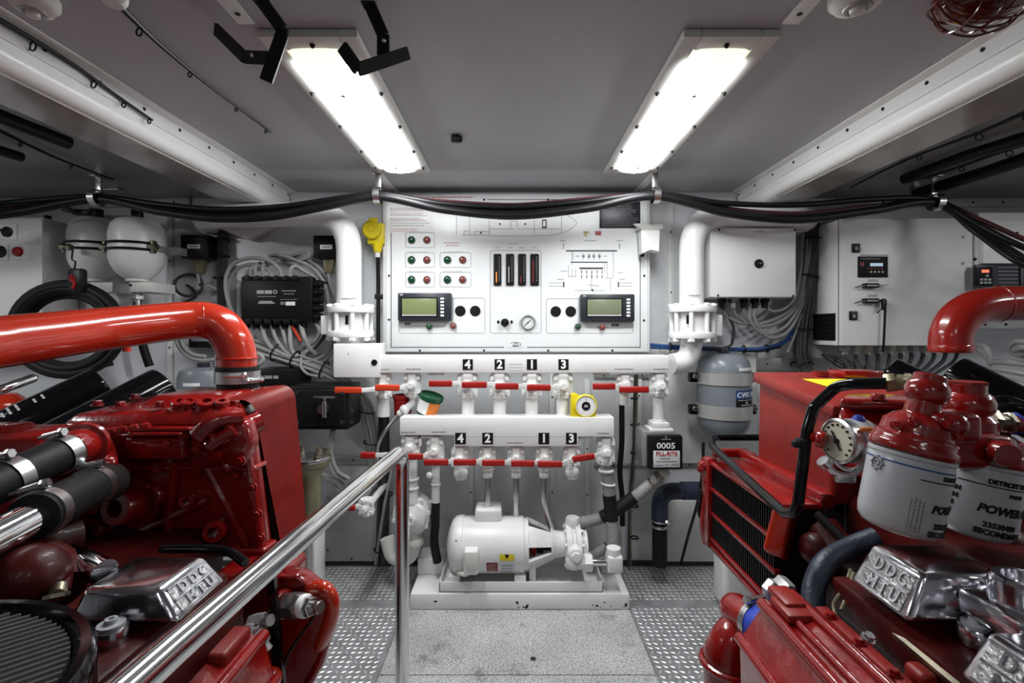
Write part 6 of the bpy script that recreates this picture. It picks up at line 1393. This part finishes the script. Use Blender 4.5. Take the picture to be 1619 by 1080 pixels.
# expansion tank with lip
b=MB(); xi=.628
b.hexa([V(xi,.955,.60),V(xi,1.25,.585),V(.90,1.25,.585),V(.90,.955,.60)],[V(xi+.004,.955,.790),V(xi+.004,1.25,.828),V(.90,1.25,.828),V(.90,.955,.790)],.012,3)
tk=build('expansion_tank',b,M['redmatte'],E2,label='boxy red expansion tank with a projecting lip')
b=MB(); b.hexa([V(xi-.006,.945,.775),V(xi-.006,1.262,.812),V(xi+.05,1.262,.812),V(xi+.05,.945,.775)],[V(xi-.004,.945,.800),V(xi-.004,1.262,.838),V(.915,1.262,.838),V(.915,.945,.800)],.006,2); build('tank_lip',b,M['redmatte'],tk)
b=MB(); b.bx(.80,.90,1.17,1.24,.83,.848,.006); b.cyl((.77,1.215,.832),(.77,1.215,.844),.018,n=20); build('filler_lug',b,M['red'],tk)
def top(x,y): return V(x,y,.8005+(y-.945)/.317*.038)
b=MB(); qd=[top(.700,1.17),top(.86,1.17),top(.86,1.09),top(.712,1.09)]; b.prism([v+V(0,0,.0004) for v in qd],(0,0,.0012)); st=build('warning_sticker',b,M['sticker'],tk,label='bright yellow sticker')
b=MB()
for k in range(9): q=top(.725+k*.014,1.078); b.prism([q+V(0,0,.0004),q+V(.009,0,.0004),q+V(.009,.006,.0012),q+V(0,.006,.0012)],(0,0,.001))
build('sticker_print',b,M['ink'],tk)
for k in range(5): bolt(tk,V(xi-.004,1.0+k*.055,.60+.006),(-1,0,0),.006)
# cooler core with black fins between red bars
b=MB(); x0,x1=.515,.628; ya,yb=.955,1.30; za,zb=.385,.598
for z in (zb,.532,.468,.40):
    b.bx(x0,x0+.014,ya,yb,z-.006,z+.004,.002)
b.bx(x0-.002,x1,ya,yb,zb-.006,zb+.006,.004); b.bx(x0,x1,yb-.020,yb,za,zb,.004); b.bx(x0-.006,x0+.02,yb-.03,yb+.004,za-.01,zb+.01,.004); b.bx(x0,x1,ya,yb,za-.012,za+.002,.003)
b.bx(.600,.630,ya-.01,yb,zb,zb+.03,.005); b.bx(x0+.02,.63,yb-.012,yb+.01,zb+.008,zb+.03,.004)
co=build('charge_cooler',b,M['red'],E2)
b=MB(); b.bx(x0+.012,x1-.01,ya+.01,yb-.02,za+.002,zb-.008)
for k in range(34): y=ya+.012+k*(yb-ya-.04)/33; b.bx(x0+.004,x0+.014,y-.0016,y+.0016,za+.006,zb-.010)
build('cooling_fins',b,M['black'],co)
b=MB(); b.hexa([P(1205,868,.92),P(1238,884,.90),P(1252,812,.90),P(1222,800,.92)],[P(1215,880,.99),P(1250,890,.97),P(1262,812,.97),P(1232,800,.99)],.006,3); build('end_bracket',b,M['redpipe'],co)
b=MB(); xq=.50
for px,w in ((1112,.010),(1124,.008),(1140,.011)):
    x=X(px,1.32); b.tube([V(x,1.31,.60),V(x+.004,1.31,.50),V(x-.004,1.31,.42),V(x+.004,1.31,.37)],w,10)
b.sph(P(1112,738,1.30),.014,14); b.sph(P(1118,757,1.30),.012,14); b.cyl(P(1106,736,1.30),P(1128,731,1.30),.010,n=12); cl=build('end_column',b,M['red'],co)
for px,py in ((1108,742),(1116,736),(1118,760),(1128,732)): bolt(cl,P(px,py,1.285),(-.3,-1,0),.007,.006)
b=MB(); b.tube([P(1110,775,1.32),P(1106,800,1.32),P(1108,815,1.32),P(1116,822,1.32),P(1122,815,1.32)],.0075,10); build('vent_hose',b,M['rubber'],co)
# black guard pipe
b=MB(); pts=[P(1402,606,.76),P(1348,607,.79),P(1322,611,.81),P(1286,645,.82),P(1276,680,.82),P(1262,795,.82),P(1256,812,.83),P(1240,811,.86),P(1182,758,1.04),P(1128,708,1.28),P(1124,698,1.31),P(1132,692,1.34),P(1200,692,1.37)]
b.tube(fillet(pts,.025,5),.0092,16,False); gp=build('guard_pipe',b,M['blackg'],E2,label='black bent guard pipe')
b=MB(); b.cyl(P(1269,694,.82),P(1267,708,.82),.0125,n=18,bev=.002); b.box(P(1262,702,.815),(.02,.012,.012),None,.003); build('pipe_clip',b,M['black'],gp)
b=MB(); b.hexn(P(1398,606,.78),P(1418,604,.77),.015); b.cyl(P(1418,604,.77),P(1446,606,.755),.0125,n=16); b.hexn(P(1430,605,.765),P(1441,606,.758),.0155); build('pipe_union',b,M['strainer'],gp)
# pressure gauge on a bracket
n_=V(-.985,-.16,.03).normalized(); c=P(1329,697,.78); R=.034
b=MB(); b.lathe([(R*.95,-.050),(R,-.046),(R,-.004),(R*1.06,0),(R*1.06,.006),(R*.95,.008),(R*.93,.004),(0,.004)],c,n_,40); g=build('gauge',b,M['stain'],E2,label='round dial gauge with a steel body')
b=MB(); b.lathe([(R*.92,.0042),(R*.92,.0055),(0,.0055)],c,n_,36); dl=build('dial',b,M['gaugeface'],g)
_,gu,gw=b.frame(n_); b=MB()
for k in range(13):
    a=2*PI*k/16; b.box(c+n_*.006+(gu*math.cos(a)+gw*math.sin(a))*R*.76,(.003,.003,.003))
b.tube([c+n_*.008-gu*R*.5+gw*.003,c+n_*.008+gu*R*.45-gw*.004],.0014,6,False); b.cyl(c+n_*.006,c+n_*.010,.004,n=12); build('dial_marks',b,M['ink'],dl)
b=MB(); b.sph(c-n_*.030+V(0,-.004,R*.98),.010,14); build('blue_plug',b,M['blueclamp'],g)
b=MB(); b.lathe([(R+.0006,-.040),(R+.0014,-.040),(R+.0014,-.014),(R+.0006,-.014)],c,n_,40); lb=build('body_label',b,M['silverlab'],g)
b=MB(); q=c-n_*.027+V(.0,-R*.82,R*.66); b.box(q,(.026,.004,.012),Matrix.Rotation(.6,3,'X'),.002); build('orange_label',b,M['orange'],g)
b=MB(); b.torus(c-n_*.012+V(0,0,-.012),n_,R*1.0,.004,28,8,PI*.0,PI*2); b.tube([P(1305,730,.77),P(1318,746,.765),P(1345,752,.76),P(1362,738,.76)],.005,8); b.cyl(P(1300,728,.77),P(1308,736,.77),.010,n=14); b.box(P(1336,756,.765),(.03,.012,.014),None,.003); build('gauge_bracket',b,M['stain'],g)
b=MB(); b.cyl(P(1292,693,.80),P(1306,697,.79),.014,n=16,bev=.003); b.cyl(P(1284,690,.82),P(1294,693,.80),.009,n=14); build('gauge_stub',b,M['red'],g)
# filters
def cylwrap(c,ax,r,front):
    ax=ax.normalized(); f=(front-ax*front.dot(ax)).normalized(); x=ax.cross(f); 
    return Matrix.Translation(c)@Matrix((x,ax,f)).transposed().to_4x4()
def filt(pb,pt,r,label,hand):
    ax=(pt-pb).normalized(); L_=(pt-pb).length
    b=MB(); b.lathe([(0,.002),(r*.70,.0),(r*.86,.003),(r*.96,.010),(r,.022),(r,L_-.010),(r*.985,L_-.006),(r*1.02,L_-.004),(r*1.02,L_),(r*.9,L_+.002)],pb,ax,64); f=build('oil_filter',b,M['filter'],E2,label=label)
    fr=V(-pb.x,-pb.y,0)
    def put(txt,s,deg,size,bold=.0003,m='ink',shear=0,sx=1.0,rot=0):
        b=MB(); Mx=cylwrap(pb+ax*s,ax,r,fr)@Matrix.Rotation(math.radians(deg),4,'Y')
        if rot: b.text(txt,Mx@Matrix.Translation((0,0,r+.0006))@Matrix.Rotation(math.radians(rot),4,'Z'),size,bold=bold,shear=shear,sx=sx)
        else: b.text(txt,Mx,size,wrap=r+.0006,bold=bold,shear=shear,sx=sx,ax='LEFT')
        return build('print',b,M[m],f)
    def stripe(s,a0,a1,h,m='ink'):
        b=MB(); n=14; Mx=cylwrap(pb+ax*s,ax,r,fr); vs=[];fs=[]
        for k in range(n+1):
            a=math.radians(a0+(a1-a0)*k/n)
            for rr_,y in ((r-.001,0),(r-.001,h),(r+.0006,0),(r+.0006,h)): vs.append(Mx@V(rr_*math.sin(a),y,rr_*math.cos(a)))
        for k in range(n): p=4*k; q=p+4; fs+=[(p+2,q+2,q+3,p+3),(p,p+1,q+1,q),(p+1,p+3,q+3,q+1),(p,q,q+2,p+2)]
        b.add(vs,fs); build('print_line',b,M[m],f)
    if hand==0:
        put('DETROIT DIESEL',L_*.80,45,.0075,.0004); stripe(L_*.735,14,120,.0014); put('POWER GUARD',L_*.42,36,.0135,.0006,shear=.25); put('23530408',L_*.22,44,.0095,.0004); put('SECONDARY',L_*.12,37,.0095,.0004)
        for k in range(4):
            b=MB(); Mx=cylwrap(pb+ax*(L_*.30),ax,r,fr)@Matrix.Rotation(math.radians(8+k*5.5),4,'Y')
            y=-L_*.19
            while y<L_*.19: 
                h=rnd.uniform(.002,.005); b.box(Mx@V(0,y+h/2,r+.0004),(.0012,.0012,h)); y+=h+.0014
            build('fine_print',b,M['inkg'],f)
        b=MB(); Mx=cylwrap(pb+ax*(L_*.80),ax,r,fr)@Matrix.Rotation(math.radians(-46),4,'Y'); cc=Mx@V(0,0,r+.0004); nn=(Mx@V(0,0,1)-Mx@V(0,0,0)); b.torus(cc,nn,.0075,.0011,20,6); b.torus(cc,nn,.0035,.001,14,6)
        for k in range(8):
            a=k*PI/4; b.box(Mx@V(.0090*math.cos(a),.0090*math.sin(a),r+.0002),(.0022,.0022,.0022))
        build('printed_mark',b,M['inkg'],f)
        stripe(L_*.86,-80,80,.002,'wireb')
    else:
        put('DETROIT DIESEL',L_*.80,8,.0085,.0005); stripe(L_*.735,-30,100,.0014); put('PARTS',L_*.655,38,.0065,.0003); put('POWER GUARD',L_*.44,0,.0150,.0007,shear=.25); put('23530408',L_*.24,10,.0098,.0004); put('SECONDARY',L_*.14,0,.0100,.0005)
        for k,tx in enumerate(('CN','CN','CE','CE','b')): put(tx,L_*(.62-k*.105),-38+k*-2,.0085,.0005,rot=0)
    return f,ax
b1,t1=P(1417,836,.66),P(1441,716,.66); r=.0475
f1,ax=filt(b1,t1,r,'grey filter canister nearer the walkway',0)
b=MB(); b.lathe([(r*1.0,.001),(r*1.04,.004),(r*1.04,.012),(r*.98,.016),(r*.98,.022),(r*.88,.026),(r*.84,.040),(r*.62,.050),(r*.42,.055),(r*.40,.072),(r*.50,.076),(r*.54,.085),(r*.50,.096),(r*.40,.101),(r*.40,.108),(r*.36,.110),(0,.110)],t1,(ax+V(.05,0,0)).normalized(),40)
b.box(t1+ax*.040+V(.03,-.01,0),(.06,.05,.04),None,.010,3); b.sph(t1+ax*.045+V(.022,-.030,.0),.016,14); hd=build('filter_head',b,M['red'],f1)
for dx,dy,dz in ((-.020,-.030,.048),(.014,-.040,.046),(.030,-.036,.030),(-.034,-.016,.040)): bolt(hd,t1+V(dx,dy,dz),(-.3,-.7,.6),.005,.005)
b2,t2=P(1534,842,.70),P(1554,730,.70)
f2,ax2=filt(b2,t2,r,'grey filter canister farther from the walkway',1)
b=MB(); b.lathe([(r*1.0,.001),(r*1.03,.006),(r*1.0,.016),(r*.9,.02)],t2,ax2,40)
b.hexa([P(1508,742,.66),P(1612,742,.66),P(1618,752,.74),P(1512,745,.74)],[P(1512,680,.665),P(1604,690,.665),P(1612,690,.74),P(1512,684,.74)],.010,3); b.lathe([(.016,0),(.018,.012),(.015,.02),(0,.022)],P(1578,715,.66),(-.3,-1,0),20)
c=P(1527,690,.72); b.lathe([(.036,0),(.036,.026),(.030,.032),(.028,.034),(.033,.040),(.034,.052),(.030,.062),(.024,.066),(.024,.078),(.021,.080),(0,.080)],c,(0,0,1),36); hd=build('filter_head',b,M['red'],f2)
b=MB(); b.lathe([(.026,0),(.026,.004),(.0,.005)],c+V(0,0,.078),(0,0,1),6); build('cap_nut',b,M['redmatte'],hd)
b=MB(); b.hexn(P(1548,662,.715),P(1575,666,.715),.017); b.cyl(P(1575,666,.715),P(1590,668,.715),.012,n=14); b.hexn(P(1588,668,.715),P(1598,669,.715),.016); build('pipe_union',b,M['brass'],hd)
b=MB(); b.tube([P(1598,669,.715),P(1640,676,.70),P(1700,690,.69)],.013,14); build('fuel_line',b,M['redmatte'],hd)
b=MB(); b.torus(P(1604,670,.714),(1,0,-.1),.0135,.003,18,6); build('line_ring',b,M['blueclamp'],hd)
# mounting castings round the filters
b=MB(); b.hexa([P(1322,700,.92),P(1440,700,.86),P(1440,640,.90),P(1322,640,.95)],[P(1330,690,1.05),P(1460,690,1.0),P(1460,628,1.0),P(1335,628,1.05)],.012,3)
b.hexa([P(1325,646,.90),P(1442,648,.86),P(1442,634,.86),P(1328,630,.90)],[P(1335,640,.99),P(1450,640,.95),P(1450,624,.95),P(1340,622,.99)],.006,3); b.cyl(P(1388,632,.88),P(1388,622,.88),.012,n=14,bev=.003); b.bx(P(1430,700,.8).x,P(1640,700,.8).x,.80,.95,Z(790,.8),Z(700,.8),.015); bracket_=build('filter_bracket',b,M['red'],E2)
b=MB(); b.bx(.66,1.2,.62,.98,.50,.625,.02); b.tube([P(1500,860,.82),P(1560,850,.80),P(1640,830,.78)],.035,16); b.sph(P(1580,866,.76),.04,18); b.tube([P(1300,835,.92),P(1330,870,.88),P(1380,880,.84)],.03,14); b.sph(P(1290,868,.90),.03,14); b.sph(P(1308,900,.88),.024,14); build('side_casting',b,M['grimered'],E2)
# rocker covers
rocker(E2,.548,.655,.640,.745,.622,.562,1)
rocker(E2,.545,.650,.445,.560,.604,.548,1)
b=MB(); b.bx(.52,.70,.30,.80,.49,.545,.01); build('cylinder_head',b,M['grimered'],E2)
b=MB(); b.prism([V(.530,.30,.535),V(.530,.62,.535),V(.516,.66,.53),V(.510,.30,.525)],(0,0,.006)); build('gasket_edge',b,M['brass'],E2)
c=P(1616,930,.60); b=MB(); b.lathe([(.032,-.02),(.032,.010),(.028,.014),(.021,.014),(.019,.002),(0,.002)],c,(0,0,1),36); fn=build('oil_filler',b,M['rocker'],E2)
b=MB(); b.bx(c.x-.045,c.x+.045,c.y-.04,c.y+.04,c.z-.05,c.z-.018,.006); build('filler_base',b,M['rocker'],fn)
c=V(.72,.36,.585); b=MB(); 
b.lathe([(.115,-.06),(.115,0),(.108,.006),(.095,.006),(.09,0),(.0,0)],c,(0,0,1),48); af=build('air_filter',b,M['blackg'],E2,label='round black ribbed air filter')
b=MB()
for k in range(12): u=-.085+k*.0155; hl=math.sqrt(.09**2-u*u); b.bx(c.x+u-.003,c.x+u+.003,c.y-hl,c.y+hl,c.z,c.z+.006,.001)
build('pleats',b,pm,af)
# cooler trough along the walkway side
tr=trough([(.36,.28),(.355,.46),(.392,.515),(.44,.530),(.455,.522),(.50,.50),(.52,.30)],.22,.765,'red','oil_cooler',E2,((.392,.516,.009),(.412,.5235,.006),(.44,.531,.008),(.357,.462,.009)))
b=MB(); b.bx(.398,.446,.70,.755,.520,.535,.005); b.bx(.405,.438,.72,.775,.528,.541,.005); build('cooler_cover',b,M['redmatte'],tr)
b=MB(); b.bx(.466,.486,.22,.75,.505,.5215,.004); build('top_rail',b,M['redmatte'],tr,label='lighter matte red rail')
for k in range(8): bolt(tr,V(.472,.30+k*.06,.522),(0,0,1),.0062,.005)
bolt(tr,P(1372,1010,.62),(.2,-.4,.9),.006,.006,'stain')
for k in range(4): 
    b=MB(); p=V(.505+.004*k,.60-.05*k,.515); b.box(p,(.022,.03,.03),None,.006,3); build('flange_lug',b,M['redmatte'],tr)
# red water pipe with a blue band
b=MB(); p0,p1=P(1152,958,.93),P(1212,995,.84); b.lathe([(0,-.006),(.018,-.003),(.027,.006),(.031,.02),(.031,(p1-p0).length)],p0,p1-p0,28); b.tube([P(1172,985,.90),P(1158,1010,.89),P(1150,1040,.89),P(1152,1120,.89)],.036,20,rz=lambda u:.028+.014*min(1,u*1.6)); b.torus(P(1148,1050,.89),(.1,0,1),.042,.007,28,8); wp=build('water_pipe',b,M['red'],E2)
b=MB(); a=(p1-p0).normalized(); b.cyl(p0+a*((p1-p0).length*.78),p0+a*((p1-p0).length*1.18),.034,n=28,bev=.003); build('hose_joint',b,M['blueclamp'],wp,label='blue rubber joint')
clamp(wp,p0+a*((p1-p0).length*.74),a,.0335,.012,(0,0,1))
b=MB(); b.tube([P(1385,850,.84),P(1345,866,.84),P(1305,890,.82),P(1288,925,.80),P(1285,965,.78)],.0175,18); build('lube_hose',b,M['bluehose'],E2,label='dark blue rubber hose')
b=MB(); p=P(1216,928,.86); q=P(1238,945,.83); dx=(q-p).normalized(); b.hexn(p,p+dx*.016,.019); b.cyl(p+dx*.014,p+dx*.03,.014,n=16); b.hexn(p+dx*.026,p+dx*.04,.017); b.hexn(P(1232,918,.85),P(1250,936,.82),.013); build('pipe_union',b,M['graymetal'],E2)
b=MB()
for pts in ([(1345,900,.80),(1335,930,.78),(1318,955,.76),(1322,975,.74)],[(1350,905,.79),(1340,940,.77),(1330,965,.75)]): b.tube([P(*z) for z in pts],.0028,6)
build('harness_wire',b,M['strainer'],E2)
b=MB(); b.cyl(P(1335,855,.86),P(1290,812,.9),.008,n=12); build('drain_rod',b,M['oilshade'],E2)
# red elbow pipe and black cylinders on that side
t=thing('charge_air_pipe','short red pipe bending down behind the two red filter heads','pipe',P(1503,560,1.2))
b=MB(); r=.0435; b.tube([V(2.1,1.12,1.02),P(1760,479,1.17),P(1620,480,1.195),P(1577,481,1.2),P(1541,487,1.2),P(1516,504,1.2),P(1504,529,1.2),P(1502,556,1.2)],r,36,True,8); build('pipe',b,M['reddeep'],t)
b=MB(); b.torus(P(1577,481,1.2),(1,0,.03),r*.985,.0022,40,8); build('weld_seam',b,M['reddeep'],t)
b=MB(); b.lathe([(r,0),(r*1.04,.003),(r*1.04,.016),(r,.019)],P(1503,557,1.2),(0,0,1),36); build('end_collar',b,M['reddeep'],t)
t,ax=cylinder(P(1400,592,1.45),P(1530,658,1.318),.058,'glossy black cylinder nearest the big white cabinet door')
t,ax=cylinder(P(1503,592,1.30),P(1720,704,1.09),.055,'glossy black cylinder passing directly below the short red elbow pipe')
b=MB(); b.hexa([V(.98,.70,.56),V(.98,1.12,.56),V(1.5,1.12,.56),V(1.5,.70,.56)],[V(1.0,.72,.615),V(1.0,1.10,.618),V(1.5,1.10,.618),V(1.5,.72,.615)],.01); build('intake_plenum',b,M['grimered'],E2)
for pts in ([(1560,640,.95),(1590,632,.95),(1620,642,.93)],[(1570,655,.9),(1600,644,.9),(1640,652,.88)]):
    b=MB(); b.tube([P(*z) for z in pts],.009,10); build('harness_tube',b,M['blackg'],E2)
# ================================================================ camera, world, colour management
cam=bpy.data.cameras.new('camera'); co=bpy.data.objects.new('camera',cam); COL.objects.link(co)
co.location=(0,0,EYE); co.rotation_euler=(PI/2,0,0); cam.sensor_width=36; cam.lens=36*K/1619; cam.clip_start=.02
cam.shift_x=-2.5/1619; cam.shift_y=-20/1619; SC.camera=co
w=bpy.data.worlds.new('world'); SC.world=w; w.use_nodes=True; w.node_tree.nodes['Background'].inputs[0].default_value=(.5,.52,.55,1); w.node_tree.nodes['Background'].inputs[1].default_value=.05
SC.view_settings.view_transform='Standard'; SC.view_settings.look='None'; SC.view_settings.gamma=1; SC.view_settings.use_curve_mapping=False
SC.view_settings.exposure=1.57
SC.cycles.use_denoising=True; SC.cycles.max_bounces=8; SC.cycles.diffuse_bounces=5; SC.cycles.caustics_reflective=False; SC.cycles.caustics_refractive=False; SC.cycles.sample_clamp_indirect=6
for o in list(bpy.data.objects):
    if '_o' in o: del o['_o']
